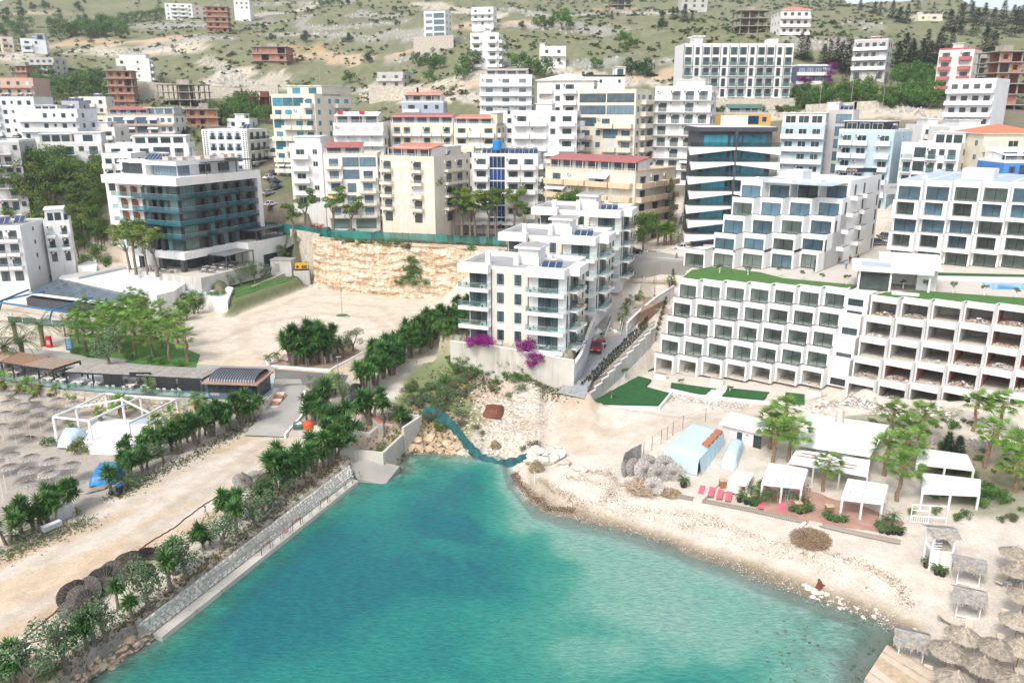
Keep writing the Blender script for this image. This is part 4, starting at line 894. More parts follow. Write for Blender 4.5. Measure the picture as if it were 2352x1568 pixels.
# terraced hotel blocks
U40=R(-40)
def frame_open(b,w,fh,depth,pier=.26,head=.55,wallm='white_clean',inner='plaster_room',flr='floor_room',par=.38,side_t=.18,back=True,pd=1.6):
 b.box(0,pier,0,.22,0,fh-head,wallm);b.box(w-pier,w,0,.22,0,fh-head,wallm);b.box(0,w,0,.22,fh-head,fh+par,wallm)
 b.box(-.001,side_t,.22,depth,0,fh-.2,wallm);b.box(w-side_t,w+.001,.22,depth,0,fh-.035,wallm);b.box(w-side_t,w+.001,.22,pd,fh-.035,fh+par-.02,wallm)
 b.box(side_t,w-side_t,.22,depth,fh-.2,fh-.03,wallm)
 b.quad((side_t,.0,.01),(w-side_t,.0,.01),(w-side_t,depth,.01),(side_t,depth,.01),flr)
 for x in(side_t+.004,w-side_t-.004):b.quad((x,.22,.01),(x,depth,.01),(x,depth,fh-.21),(x,.22,fh-.21),inner)
 if back:b.quad((side_t,depth-.02,.01),(w-side_t,depth-.02,.01),(w-side_t,depth-.02,fh-.21),(side_t,depth-.02,fh-.21),inner)
def bigwin(b,w,h,gl,n=2):
 t=.07
 b.box(0,w,-.04,.04,0,t,'frame');b.box(0,w,-.04,.04,h-t,h,'frame');b.box(0,t,-.04,.04,t,h-t,'frame');b.box(w-t,w,-.04,.04,t,h-t,'frame')
 for i in range(1,n):b.box(w*i/n-t/2,w*i/n+t/2,-.04,.04,t,h-t,'frame')
 b.quad((t,0,t),(w-t,0,t),(w-t,0,h-t),(t,0,h-t),gl)
def junk(b,w,dep,n,kinds,hh=.5,rs=None):
 rr=rs or rnd
 for _ in range(n):
  x=rr.uniform(.3,w-.3);y=rr.uniform(0,dep);s=rr.uniform(.08,.38);z=max(0,(1-abs(x/w-.5)*2)*(1-y/dep)*hh*rr.random())
  a=Vector((x,y,z+.03));d=Vector((rr.uniform(-1,1),rr.uniform(-1,1),rr.uniform(-.3,.5)))*s
  b.beam(a-d,a+d,rr.uniform(.05,.3),rr.uniform(.04,.16),rr.choice(kinds))
def terraced(label,org,z0,nf,nb,w,s2,sf,fh,mode,depth=6.0,name='hotel_building',half=False,cat='hotel'):
 rt=root(name,label,cat,(org[0],org[1],z0),U40);top=nf*fh;rr=random.Random(nb*17+nf)
 gls=['glass_clear','glass_clear','glass_blue2','glass_clear']
 def cellmesh(k,raw):
  def f():
   b=MB();last=k==nf-1
   if raw:frame_open(b,w,fh,depth+2,.2,.62,'white','concrete_l' if raw==1 else 'brick','floor_room',.42,.2,pd=s2)
   else:frame_open(b,w,fh,depth,.28,.62 if not last else.5,'white_clean',par=.42 if k else.55,pd=s2)
   return b.mesh('room')
  return cached(('cell',w,fh,k==nf-1,k==0,raw,mode),f)
 win=lambda v:cached(('tw',w,fh,v),lambda:(lambda b:(bigwin(b,w-.56,fh-.64,['glass_clear','glass_clear','glass_film'][v],2),b.mesh('window'))[1])(MB()))
 cop=cached(('cop',w,s2),lambda:(lambda b:(b.box(-.02,w+.04,-.03,.14,0,.07,'frame'),b.box(w-.12,w+.04,.14,max(s2,.6),0,.07,'frame'),b.mesh('coping'))[2])(MB()))
 for k in range(nf):
  nbk=nb+(1 if half and k==nf-1 else 0)
  for i0 in range(nbk):
   i=i0-(nbk-nb)
   x,y,z=i*w,i*s2-k*sf,top-(k+1)*fh
   if half and k==nf-1:y+=sf;
   raw=0 if mode!='raw' else(2 if(k==3 and i in(1,2,3))or(i>=4 and k<4)or(k==2 and i==3)else 1)
   o=ob('room',cellmesh(k,raw),rt,(x,y,z))
   if mode!='raw' and not(mode=='ground_open' and k==nf-1):
    v=2 if(rr.random()<(.55 if mode=='upper' else.0))else 0
    ob('window',win(v),o,(.28,.10,.02))
   elif mode=='ground_open':
    b=MB();junk(b,w,3.0,9,['wood_l','wood','beige','concrete_l'],.5,rr);b.obj('stored_timber',o,(0,.8,0))
   elif rr.random()<.8:
    b=MB();heavy=rr.random()<.6;junk(b,w,3.4 if heavy else 2,110 if heavy else 34,['white_w','beige','white_b','terracotta','concrete_l','wood_l','grey_w']if k!=1 or i<3 else['terracotta','salmon','beige','white_w'],1.0 if heavy else.4,rr);o2=b.obj('rubble',o,(0,.3,0));stuff(o2)
   if mode!='raw' and k>0:ob('coping',cop,rt,(x,y,z+fh+.42))
   if mode=='raw':b=MB();b.box(w-.26,w+.16,-.12,.3,-.02,fh+.55,'grey_w');cached(('rawp',fh),lambda:b.mesh('pier'));ob('pier',_DATA[('rawp',fh)],rt,(x,y,z))
   if mode!='raw' and i==nb-1 and k<nf:
    pass
 b=MB()
 for i in range(nb):
  for k in range(nf):
   y0=i*s2-k*sf+depth-(0 if mode!='raw' else-2);b.box(i*w+.02,(i+1)*w-.01,y0,(nb)*s2+depth+4,top-(k+1)*fh,top-k*fh-.04-(.5 if mode=='raw' or mode=='ground_open' else 0),'white_clean')
 b.obj('wall',rt)
 return rt
m=glassmat('glass_film',(.11,.20,.27),.38,rough=.12,spec=.7)
LL0=(29.6,138.6);LR0=(58.0,125.4);UL0=(45.3,160.0);UR0=(74.9,157.0)
tl=terraced('white terraced hotel block with glazed sawtooth rooms and a lawn on its roof, left lower block',LL0,3.0,5,7,3.7,1.6,1.8,3.0,'ground_open')
tr_=terraced('unfinished terraced block with open rubble filled rooms, right lower block',LR0,3.0,5,8,4.2,1.65,1.8,3.0,'raw')
relabel(tl,'white terraced block below the roof lawn with black framed glass in every room')
relabel(tr_,'unfinished white terraced block whose open rooms hold rubble and brick')
tu=terraced('upper terraced block stepping up like stairs beside the dark slanted hotel',UL0,18.0,5,4,4.4,3.3,3.4,3.08,'upper',half=True)
b=MB();x0=4*4.4
b.box(x0-.05,x0+.25,3*3.3+.3,3*3.3+20,0,15.9,'white_clean');b.box(.1,x0,13.0,29,0,15.4,'white_clean')
for k in range(1,5):b.box(x0-.04,x0+.24,3*3.3-k*3.4,3*3.3+.3,0,15.4-k*3.08+.42,'white_clean')
b.obj('end_wall',tu)
for k in range(5):
 zz=15.4-(k+1)*3.08
 for j,yy in enumerate([3.0-1.2*k,8.5,18.0]):
  ob('window',m_window(.75,2.2,'frame','glass',1,0),tu,(x0+.29,9.9+yy-(3.4*k if j==0 else 0),zz+.4),math.pi/2)
 if k<4:
  for yy in(1.2-3.0*k*.6,7.0-k*.8):
   q=MB();q.box(0,3.4,-1.3,0,-.25,.55,'white_clean');q.box(.1,3.3,-1.2,-.05,.551,.56,'roofgrey');q.box(-.03,3.43,-1.33,-1.2,.55,.62,'frame');o=q.obj('balcony',tu,(x0+.26,9.9+yy,zz),math.pi/2)
b=MB();b.box(.3,x0-.2,.6,14,15.42,15.46,'roofblue');b.obj('roof',tu)
b=MB();b.box(6.5,9.8,6,11,15.4,17.6,'white_clean');b.box(2,2.7,2,3,15.4,16.3,'white');b.box(12,12.8,6,7,15.4,16.3,'white');b.obj('roof_room',tu)
def right_upper():
 rt=root('hotel_building','right upper hotel block with boxed frame balconies on every second floor','hotel',(UR0[0],UR0[1],18.0),U40)
 w,s2,fh,nf,nb=4.5,2.1,3.1,5,8;rr=random.Random(5)
 plain=MB();frame_open(plain,w,fh,6,.3,.62,'white_clean',par=0.0);pm=plain.mesh('room')
 bx=MB();frame_open(bx,w,fh,6,.3,.5,'white_clean',par=0.0);o_=1.15
 bx.box(-.15,.5,-o_,-.02,-.55,fh,'white_clean');bx.box(w-.75,w-.02,-o_,-.02,-.55,fh,'white_clean');bx.box(.5,w-.75,-o_,-.02,fh-.45,fh+.001,'white_clean');bx.box(.5,w-.75,-o_,-.02,-.55,.25,'white_clean');bx.box(.5,w-.75,-o_-.02,-o_+.12,.25,.32,'frame');bm=bx.mesh('room')
 cop=MB();cop.box(-.2,w,-o_-.02,-o_+.12,0,.07,'frame');cm=cop.mesh('coping')
 wv=[]
 for g in('glass_clear','glass_film'):q=MB();bigwin(q,w-.6,fh-.64,g);wv.append(q.mesh('window'))
 for k in range(nf):
  for i in range(nb):
   boxed=k%2==1;z=(nf-1-k)*fh
   o=ob('room',bm if boxed else pm,rt,(i*w,i*s2,z));ob('window',wv[1 if rr.random()<(.75 if k<3 else.1)else 0],o,(.3,.1,.02))
   if boxed:ob('coping',cm,rt,(i*w,i*s2,z+fh))
 b=MB()
 for i in range(nb):b.box(i*w-.01,(i+1)*w-.02,i*s2+6,nb*s2+14,0,nf*fh,'white_clean');b.box(i*w-.01,(i+1)*w-.005,i*s2-.01,nb*s2+14,nf*fh,nf*fh+.5,'white_clean')
 b.obj('wall',rt)
 b=MB()
 for i in range(nb):b.box(i*w+.2,(i+1)*w-.2,i*s2+.3,nb*s2+13.5,nf*fh+.5,nf*fh+.53,'roofblue')
 b.obj('roof',rt)
 b=MB();b.box(8.5,14,12,17,nf*fh+.5,nf*fh+2.4,'white_clean');b.box(3,4,5,6,15.5,16.6,'white');b.box(19,20,14,15,15.5,16.6,'white');b.obj('roof_room',rt)
right_upper()
b=MB()
PL=[(30.8,141.0),(57.4,133.2),(60.0,129.6),(95.5,117.6),(110,113),(118,190),(46,190),(37.5,156),(33,148)]
b.prism(PL,2.0,17.9,'concrete_l','paving_l');struct(b.obj('hotel_terrace'))
def lawn(pts,z,name='lawn',m='lawn'):
 b=MB();b.prism(pts,z-.12,z+.03,m);return struct(b.obj(name))
c40,s40=math.cos(U40),math.sin(U40)
def loc(o,x,y):return(o[0]+c40*x-s40*y,o[1]+s40*x+c40*y)
edge=[]
for i in range(7):edge+=[loc(LL0,i*3.7+.3,i*1.6+.35),loc(LL0,(i+1)*3.7-.1,i*1.6+.35)]
lawn(edge+[loc(LL0,26,14.5),loc(LL0,14,12.2),(45.5,144.5),(38,149.5),(33.6,146.5)],18.32)
edge=[]
for i in range(8):edge+=[loc(LR0,i*4.2+.3,i*1.65+.35),loc(LR0,(i+1)*4.2-.1,i*1.65+.35)]
lawn(edge+[loc(LR0,33,19.5),loc(LR0,16,12.2),loc(LR0,5.5,8.8),loc(LR0,1.0,3.6)],18.32)
b=MB();p=[P(2255,649,18),P(2420,651,18),P(2420,664,18),P(2278,663,18)];b.prism([(q.x,q.y)for q in p],17.6,17.96,'pool');o=b.obj('swimming_pool');tag(o,'long blue swimming pool on the hotel terrace at the right edge','swimming pool')
b=MB();p=[P(2120,625,18),P(2420,632,18),P(2420,636,18),P(2120,631,18)];b.prism([(q.x,q.y)for q in p],17.5,18.0,'turf');struct(b.obj('lawn_strip'))
b=MB();p=[P(2120,636,18),P(2420,645,18),P(2420,648,18),P(2120,641,18)];b.prism([(q.x,q.y)for q in p],17.5,18.25,'white_w');struct(b.obj('terrace_step'))
rt=root('stair_tower','narrow white stair tower with slot windows between the two terraced blocks','stair tower',(*loc(LL0,25.9,11.2-1.8),3.0),U40)
b=MB();b.box(0,3.6,0,6,0,15.0,'white_clean')
for k in range(1,4):b.box(-.0,3.2,-k*1.5,-(k-1)*1.5-.0,0,15-k*3.4,'white_clean')
b.obj('wall',rt)
for k in range(7):yy=[0,0,-1.5,-1.5,-3,-3,-4.5][k];ob('window',m_window(2.4,1.15,'frame','glass',3,0),rt,(.45,yy-.03,12.9-k*2.0-(0.6 if k>1 else 0)))
def pavilion():
 p=P(1985,668,18);rt=root('entrance_pavilion','white flat roofed pavilion with glass walls on the hotel terrace','pavilion',(p.x-.6,p.y+1.2,18.0),R(-22))
 b=MB();b.box(-1.2,11,-.8,7.5,3.3,4.0,'white_clean');b.box(4.6,12.2,-.3,9,4.0,4.35,'white_clean');b.box(3,12.5,5.5,11,3.3,4.9,'white_clean');b.obj('roof',rt)
 b=MB();b.quad((.2,.2,4.02),(8,.2,4.02),(8,5,4.02),(.2,5,4.02),'roofblue');b.obj('roof_glazing',rt)
 for x,y in((0,0),(4.8,0),(0,6.5),(4.8,6.5),(10.6,0)):q=MB();q.box(-.15,.15,-.15,.15,0,3.3,'white');q.obj('post',rt,(x,y,0))
 for x,w in((.2,4.4),):ob('glass_wall',m_window(w,3.0,'frame','glass_clear',4,0),rt,(x,.05,.1))
 ob('glass_wall',m_window(4,3.0,'frame','glass_clear',4,0),rt,(0,6.2,.1),-math.pi/2)
 b=MB();b.box(9,12,3,10,0,3.3,'white_clean');b.box(5,12,7,10,0,3.3,'white');b.obj('wall',rt)
 b=MB()
 for i in range(9):b.box(5,9,-.8+.3*i-3.0,-.5+.3*i-3.0,.0,.18*(9-i)*.5,'white_w')
 b.obj('stairs',rt)
pavilion()
# white apartments A, B, C stepping up the slope
def apartments(label,ox,oy,z0,nf=4,W_=16.5,D=11.5):
 fh=3.1;Ht=nf*fh;rt=root('apartment_building',label,'apartment building',(ox,oy,z0),R(-20),'stepped white apartment blocks above the ramp')
 b=MB();b.box(0,W_,0,D,-3,Ht-.01,'white');b.obj('wall',rt)
 for x0,x1 in((4.0,4.7),(6.2,7.7),(9.2,10.1)):q=MB();q.box(x0,x1,-.06,-.0,0,Ht,'stoneclad');q.obj('stone_cladding',rt)
 q=MB();q.box(W_,W_+.06,7.3,D,0,Ht,'stoneclad');q.obj('stone_cladding',rt)
 q=MB()
 for(a,c,d,e,z0_,z1_)in((-1.4,3.9,-1.5,.2,Ht-.5,Ht+.9),(10.2,W_+.05,-1.5,.2,Ht-.5,Ht+.9),(W_,W_+1.7,1.4,7.0,Ht-.5,Ht+.9),(3.9,10.2,-.05,.2,Ht,Ht+.5),(-1.4,-1.2,.2,D,Ht,Ht+.9),(W_-.2,W_+.02,.2,D,Ht,Ht+.9),(-1.2,W_,D-.2,D,Ht,Ht+.9)):q.box(a,c,d,e,z0_,z1_,'white_clean')
 q.obj('parapet',rt)
 q=MB();q.box(-1.2,W_-.2,.2,D-.2,Ht,Ht+.06,'roofgrey');q.obj('roof',rt)
 q=MB();q.box(6.5,10.0,5.5,9.5,Ht+.06,Ht+2.7,'white_clean');q.box(6.0,10.6,4.9,10,Ht+2.7,Ht+3.05,'white');q.box(6.2,10.4,5.1,9.8,Ht+3.05,Ht+3.1,'roofgrey');q.obj('roof_room',rt)
 for x,y,h in((1.5,3.4,2.0),(6.2,4.2,2.0),(10.8,1.0,2.1),(12.0,4.2,2.1)):q=MB();q.box(x,x+.8,y,y+.7,Ht+.06,Ht+h,'white_clean');q.obj('chimney',rt)
 solar(rt,11.9,.9,Ht+.1,3)
 for x in(3.95,10.25):q=MB();q.tube((x,-.12,0),(x,-.12,Ht),.06,.06,'rust',6);q.obj('downpipe',rt)
 rr=random.Random(int(ox*7))
 for k in range(nf):
  z=k*fh
  for x in(4.9,7.9):ob('window',m_window(1.15,1.75,'frame','glass',1,.5),rt,(x,-.09,z+.75))
  for(bx,by,w,rot,wx,ww,sgn)in((-1.4,0,5.3,0,1.6,2.9,'l'),(10.2,0,W_-10.2,0,1.7,3.3,'r'),(W_,1.5,5.5,math.pi/2,.9,4.3,'s')):
   o=None
   if k>0 or True:
    o=ob('balcony',m_slab(w,1.45,'none','white_clean','white_clean'),rt,(bx,by,z),rot)
    q=cached(('fascia',round(w,2)),lambda:(lambda b:(b.box(0,w,-1.48,-1.36,-.5,.12,'white_clean'),b.mesh('fascia'))[1])(MB()));ob('fascia',q,o);ob('railing',m_rail(w,1.45,'rail_glass'),o)
   ob('balcony_door',m_window(ww,2.5,'frame','glass',4,.7),rt,(bx+(wx if rot==0 else.05),by-(.06 if rot==0 else-wx),z+.05),rot)
   if rr.random()<.8 and rot==0:ob('air_conditioner',m_ac(),rt,(bx+(.4 if sgn=='r' else w-1.5),by-.7,z+.02),0)
   if rr.random()<.85:
    q=MB();tm=rr.choice(['whiteframe','darkgrey','wood']);q.box(0,1.3,0,.8,.68,.74,tm)
    for a_,c_ in((.08,.08),(1.2,.08),(.08,.7),(1.2,.7)):q.box(a_-.03,a_+.03,c_-.03,c_+.03,0,.68,tm)
    for a_ in(-.7,1.5):q.box(a_,a_+.45,.15,.6,.4,.45,tm);q.box(a_ if a_<0 else a_+.4,a_+.05 if a_<0 else a_+.45,.15,.6,.45,.85,tm)
    q.obj('balcony_table',rt,(bx+(1.9 if rot==0 else.5),by+(-1.15 if rot==0 else 2),z+.01))
  ob('window',m_window(.5,2.4,'frame','glass',1,0),rt,(W_+.03,.45,z+.3),math.pi/2)
  ob('window',m_window(.6,2.0,'frame','glass',1,0),rt,(W_+.09,9.5,z+.4),math.pi/2)
 return rt
apartments('lowest of the three stepped white apartment blocks, above the bougainvillea wall',-7.0,127.6,10.0)
apartments('middle block of the three stepped white apartment buildings',-.7,143.4,12.6)
apartments('highest and farthest of the three stepped white apartment blocks',5.6,159.6,15.2)
# glass hotel on the left
def glass_hotel():
 rt=root('hotel','glass fronted hotel with white bands and dark teal balconies beside the pines','hotel',(-75.9,183.0,10.9),R(-25));zt=19.6;g=4.6
 b=MB();b.box(-11,-.1,.1,24,g,zt,'darkgrey');b.box(-22,-11,2.0,20,-3,zt+.3,'white');b.box(-10.5,-1.5,3,24,0,g,'darkgrey');b.obj('wall',rt)
 b=MB();b.box(-22.5,1.5,-1.5,24.4,zt,zt+1.9,'white_clean');b.obj('upper_band',rt)
 b=MB();b.box(-14,1.7,-1.7,14.98,2.95,g,'white_clean');b.obj('lower_band',rt)
 b=MB();b.box(-10,1.5,24.4,25.6,-2,zt+1.9,'white_clean');b.obj('end_wall',rt)
 b=MB();b.box(-1.5,5.3,15,36,-6,g+.1,'white_clean');b.box(-1,5.1,15.3,35.8,g+.1,g+.14,'roofgrey');b.obj('annex',rt);b=MB();b.box(5.3,5.4,22,34,-6,-2.4,'darkgrey');b.obj('garage_door',rt)
 ob('window',m_window(5,3.2,'frame','glass',4,0),rt,(5.35,20,-2.2),math.pi/2);ob('window',m_window(2.2,2.2,'frame','glass',2,0),rt,(5.35,28,.2),math.pi/2)
 for k in range(5):
  z=g+k*3.0
  if k>0:
   b=MB();b.box(-13.5,1.3,-1.4,0,-.16,0,'rail_aqua');b.box(0,1.3,0,24.3,-.16,0,'rail_dark');b.box(-13.5,1.3,-.5,0,-.3,-.17,'darkgrey');b.box(.0,.5,.0,24,-.3,-.17,'darkgrey');o=b.obj('balcony',rt,(0,0,z))
   b=MB();b.quad((-13.5,-1.38,0),(1.3,-1.38,0),(1.3,-1.38,1.05),(-13.5,-1.38,1.05),'rail_aqua');b.quad((1.28,-1.38,0),(1.28,24.3,0),(1.28,24.3,1.05),(1.28,-1.38,1.05),'rail_aqua')
   b.beam((-13.5,-1.38,1.07),(1.28,-1.38,1.07),.06,.05,'metal');b.beam((1.28,-1.38,1.07),(1.28,24.3,1.07),.06,.05,'metal');b.obj('railing',o)
  for x,w,n in((-10.6,2.2,2),(-7.2,1.3,1),(-4.9,1.4,1),(-2.8,2.5,3)):ob('window',m_window(w,2.7,'frame','glass_curt',n,0),rt,(x,.05,z+.05))
  for x,w in((-8.4,1.2),(-5.9,1.0)):q=MB();q.box(x,x+w,-1.0,0,.0,2.4,'black');q.obj('partition',rt,(0,0,z))
  for y,w,n in((.7,4.2,5),(8.3,2.0,2),(12.2,2.0,2),(16.0,2.0,2),(19.8,2.2,2)):ob('window',m_window(w,2.7,'frame','glass_curt',n,0),rt,(-.04,y,z+.05),math.pi/2)
  for y in(6.8,10.7,14.5,18.3,22.3):q=MB();q.box(0,1.0,y,y+1.2,0,2.3,'black');q.obj('partition',rt,(-.1,0,z))
  if k<5:
   zz=z-.2
   o=ob('balcony',m_slab(10.6,1.5,'none','white','white_clean'),rt,(-22.4,2.0,zz));ob('railing',m_rail(10.6,1.5,'rail_glass'),o)
   for x in(-21,-17.4,-13.8):ob('window',m_window(1.7,2.3,'frame','glass',2,.5),rt,(x,1.95,zz+.03));q=MB();q.box(0,.12,-1.2,0,0,2.1,'wood_o');q.obj('wood_screen',rt,(x+2.0,2.0,zz))
 b=MB();b.box(-9.5,-2,2.4,22,zt+1.9,zt+5.0,'white_b');b.box(-10.4,-.6,1.0,16,zt+4.3,zt+5.2,'white_clean');b.box(-22,-10.4,3.0,9,zt+4.5,zt+5.0,'white_clean');b.box(-11.4,-10.4,1.0,9,zt+1.9,zt+5.0,'white_clean');b.box(-10.2,-.8,1.2,23,zt+5.2,zt+5.25,'roofgrey');b.obj('penthouse',rt)
 ob('window',m_window(7.2,2.4,'frame','glass_sky',8,0),rt,(-9.4,2.34,zt+1.95));ob('window',m_window(3.4,2.4,'frame','glass_sky',4,0),rt,(-1.94,2.6,zt+1.95),math.pi/2);ob('window',m_window(9.5,2.3,'frame','glass',9,0),rt,(-21,3.6,zt+2.0))
 for y in(9,15):ob('window',m_window(3.6,2.4,'frame','glass',3,0),rt,(-1.94,y,zt+1.95),math.pi/2)
 b=MB();b.box(-6,1.0,8,24,zt+4.6,zt+4.75,'darkgrey')
 for y in(8.2,13,18,23.5):b.box(.8,1.0,y,y+.2,zt+1.9,zt+4.6,'darkgrey')
 b.obj('pergola',rt);ob('railing',m_rail(24,0.0,'rail'),rt,(1.45,0,zt+1.6),math.pi/2)
 for i,(x,y)in enumerate(((-8,4),(-4.5,5),(-3,9),(-4,13),(-3.5,17),(-5,21))):q=MB();q.box(0,1.8,0,1.2,0,.8,'beige');q.obj('roof_vent',rt,(x,y,zt+5.25))
 solar(rt,-16,6,zt+5.0,6)
 for x,y in((-13,-.8),(-6.5,-.8),(.3,-.8),(.3,7.5),(.3,15)):q=MB();q.box(-.55,.55,-.55,.55,0,2.95,'darkgrey');q.obj('pillar',rt,(x,y,0))
 ob('window',m_window(9,2.8,'frame','glass',7,0),rt,(-10.5,2.95,.05));ob('window',m_window(13,2.8,'frame','glass',10,0),rt,(-1.44,3.2,.05),math.pi/2)
 b=MB();b.box(1.9,7.5,5,14.5,3.1,3.3,'darkgrey')
 for i in range(17):b.box(1.95,7.45,5.2+i*.54,5.3+i*.54,3.3,3.36,'metal')
 for x,y in((7.2,5.3),(7.2,10.5),(7.2,14.2)):b.box(x,x+.18,y,y+.18,0,3.1,'darkgrey')
 b.obj('terrace_canopy',rt)
 b=MB();b.box(.2,5.2,18,30,g+2.5,g+2.7,'darkgrey');b.box(.5,5,20,20.15,g+.2,g+1.7,'black')
 for x,y in((5.0,18.2),(5.0,29.7),(1.9,29.7)):b.box(x,x+.18,y,y+.18,g,g+2.5,'darkgrey')
 b.obj('roof_pergola',rt)
 b=MB();b.prism([(-15,-4.5),(9.0,-4.5),(9.0,14.3),(-15,14.3)],-3.5,-.01,'concrete_l','paving_l');b.obj('terrace_slab',rt)
 return rt
glassmat('glass_curt',(.12,.24,.25),.25,spec=.9)
GH=glass_hotel()
# ground works
def wp(pts,z):return[(p.x,p.y)for p in(P(x,y,z)for x,y in pts)]
def resample(pts,n):
 pts=[Vector(p)for p in pts];L_=[0]
 for a,b in zip(pts[:-1],pts[1:]):L_.append(L_[-1]+(b-a).length)
 out=[]
 for k in range(n):
  s=L_[-1]*k/(n-1);i=0
  while i<len(pts)-2 and L_[i+1]<s:i+=1
  d=L_[i+1]-L_[i];out.append(pts[i].lerp(pts[i+1],(s-L_[i])/d if d>0 else 0))
 return out
def gline(px,dz=0.0):return[G(x,y,dz)for x,y in px]
def strip(name,left,right,m,n=24,mw=6,dz=.10,z=None):
 """sheet laid on the ground between two measured edges"""
 Lp=resample([(p.x,p.y)for p in left],n);Rp=resample([(p.x,p.y)for p in right],n)
 vs=[l.lerp(r,j/(mw-1))for l,r in zip(Lp,Rp)for j in range(mw)]
 zz=HF(np.array([v.x for v in vs]),np.array([v.y for v in vs]))if z is None else None
 if z is None:
  zz=zz.reshape(n,mw);k=np.ones(5)/5;zs=np.pad(zz.mean(1),2,mode='edge');zs=np.convolve(zs,k,'valid');zz=np.maximum(np.repeat(zs[:,None],mw,1),zz-.02).ravel()
 b=MB();V=[(v.x,v.y,(float(zz[i])+dz)if z is None else z)for i,v in enumerate(vs)]
 F=[(i*mw+j,i*mw+j+1,(i+1)*mw+j+1,(i+1)*mw+j)for i in range(n-1)for j in range(mw-1)]
 a,c,d=Vector(V[F[0][0]]),Vector(V[F[0][1]]),Vector(V[F[0][3]])
 if(c-a).cross(d-a).z<0:F=[tuple(reversed(f))for f in F]
 b.add(V,F,m);return struct(b.obj(name))
def wall(name,pts,th,z0,z1,m,label=None,cat='wall',cap=None,capm='white_w'):
 """solid wall along world points; z0/z1 a number, list or 'g' (ground - 1)"""
 b=MB();n=len(pts)
 zt=z1 if isinstance(z1,(list,tuple))else[z1]*n;zb=z0 if isinstance(z0,(list,tuple))else[z0]*n
 for i in range(n-1):
  a=Vector(pts[i][:2]);c=Vector(pts[i+1][:2]);d=(c-a).normalized();nn=Vector((-d.y,d.x))*th/2;c2=c+d*(th/2-.003*i);a2=a-d*(th/2-.005*i)
  q=[a2-nn,c2-nn,c2+nn,a2+nn];zb4=[zb[i],zb[i+1],zb[i+1],zb[i]];zt4=[zt[i]-.004*i,zt[i+1]-.004*i,zt[i+1]-.004*i,zt[i]-.004*i]
  b.add([(p.x,p.y,z)for p,z in zip(q,zb4)]+[(p.x,p.y,z)for p,z in zip(q,zt4)],[(0,3,2,1),(4,5,6,7),(0,1,5,4),(1,2,6,5),(2,3,7,6),(3,0,4,7)],m)
  if cap:nn2=nn*(1+cap*2/th);q=[a2-nn2,c2-nn2,c2+nn2,a2+nn2];b.add([(p.x,p.y,z+.003)for p,z in zip(q,zt4)]+[(p.x,p.y,z+.1)for p,z in zip(q,zt4)],[(0,3,2,1),(4,5,6,7),(0,1,5,4),(1,2,6,5),(2,3,7,6),(3,0,4,7)],capm)
 o=b.obj(name)
 if label:tag(o,label,cat)
 else:struct(o)
 return o
def rockmesh(key,r=1.0,flat=.6,m='rock',sub=2,seed=0,jag=.25):
 def f():
  import bmesh
  bm=bmesh.new();bmesh.ops.create_icosphere(bm,subdivisions=sub,radius=r);rr=random.Random(seed)
  sc=(rr.uniform(.8,1.2),rr.uniform(.7,1.1),flat*rr.uniform(.8,1.2))
  cuts=[(Vector((rr.uniform(-1,1),rr.uniform(-1,1),rr.uniform(-.6,1))).normalized(),rr.uniform(.55,.85))for _ in range(7)]
  for v in bm.verts:
   for d,k in cuts:
    t=v.co.dot(d)
    if t>k*r:v.co-=d*(t-k*r)
   v.co=Vector((v.co.x*sc[0],v.co.y*sc[1],v.co.z*sc[2]))*(1+rr.uniform(-jag,jag)*.25)
  me=bpy.data.meshes.new('rock');bm.to_mesh(me);bm.free();me.materials.append(MATS[m]);return me
 return cached(('rock',key,r,flat,m,sub,seed),f)
T0,T1=P(314,1438,2.12),P(803,1068,2.12);B0,B1=P(350,1451,.62),P(810,1098,.62);O0,O1=P(372,1462,.55),P(823,1104,.55)
dq=(T1-T0).normalized();nq=(B0-T0)-dq*(B0-T0).dot(dq);
b=MB();inn=-nq.normalized();inn.z=0
b.add([tuple(T0+inn*1.0),tuple(T1+inn*1.0),tuple(T1),tuple(T0),tuple(B0),tuple(B1)],[(0,3,2,1),(3,4,5,2)],'mortar')
b.add([tuple(T0),tuple(B0),(B0.x,B0.y,-2.5),(T0.x,T0.y,-2.5)],[(3,2,1,0)],'mortar')
slope=struct(b.obj('quay_slope'))
qs=math.atan2((B0-T0).z,Vector((B0-T0).xy).length)
Lq=(T1-T0).length;wq=((B0-T0).length+(B1-T1).length)/2;zax=dq.cross((B0-T0)).normalized()
if zax.z<0:zax=-zax
stones=[];u=.15;row=0
rr=random.Random(3);grid=[]
nr=6
for r_ in range(nr):
 u=rr.uniform(0,.3)
 while u<Lq:
  s=rr.uniform(.42,.85);grid.append((u+s/2,(r_+.5)/nr+rr.uniform(-.02,.02),s,rr.random()));u+=s+.03
grid.sort(key=lambda g:g[0]);st_me=[]
for k in range(8):
 b=MB();n=rr.choice([5,6,6,7]);rad=[rr.uniform(.82,1.08)for _ in range(n)];an=[2*math.pi*(i+rr.uniform(-.25,.25))/n for i in range(n)]
 lo=[(.54*rad[i]*math.cos(an[i]),.54*rad[i]*math.sin(an[i]),-.05)for i in range(n)];hi=[(p[0]*.86,p[1]*.86,.075+rr.uniform(-.02,.03))for p in lo]
 b.add(lo+hi,[(i,(i+1)%n,n+(i+1)%n,n+i)for i in range(n)]+[tuple(range(n,2*n))],'stone');st_me.append(b.mesh('stone'))
mj=MB()
rot=Matrix((dq,zax.cross(dq),zax)).transposed()
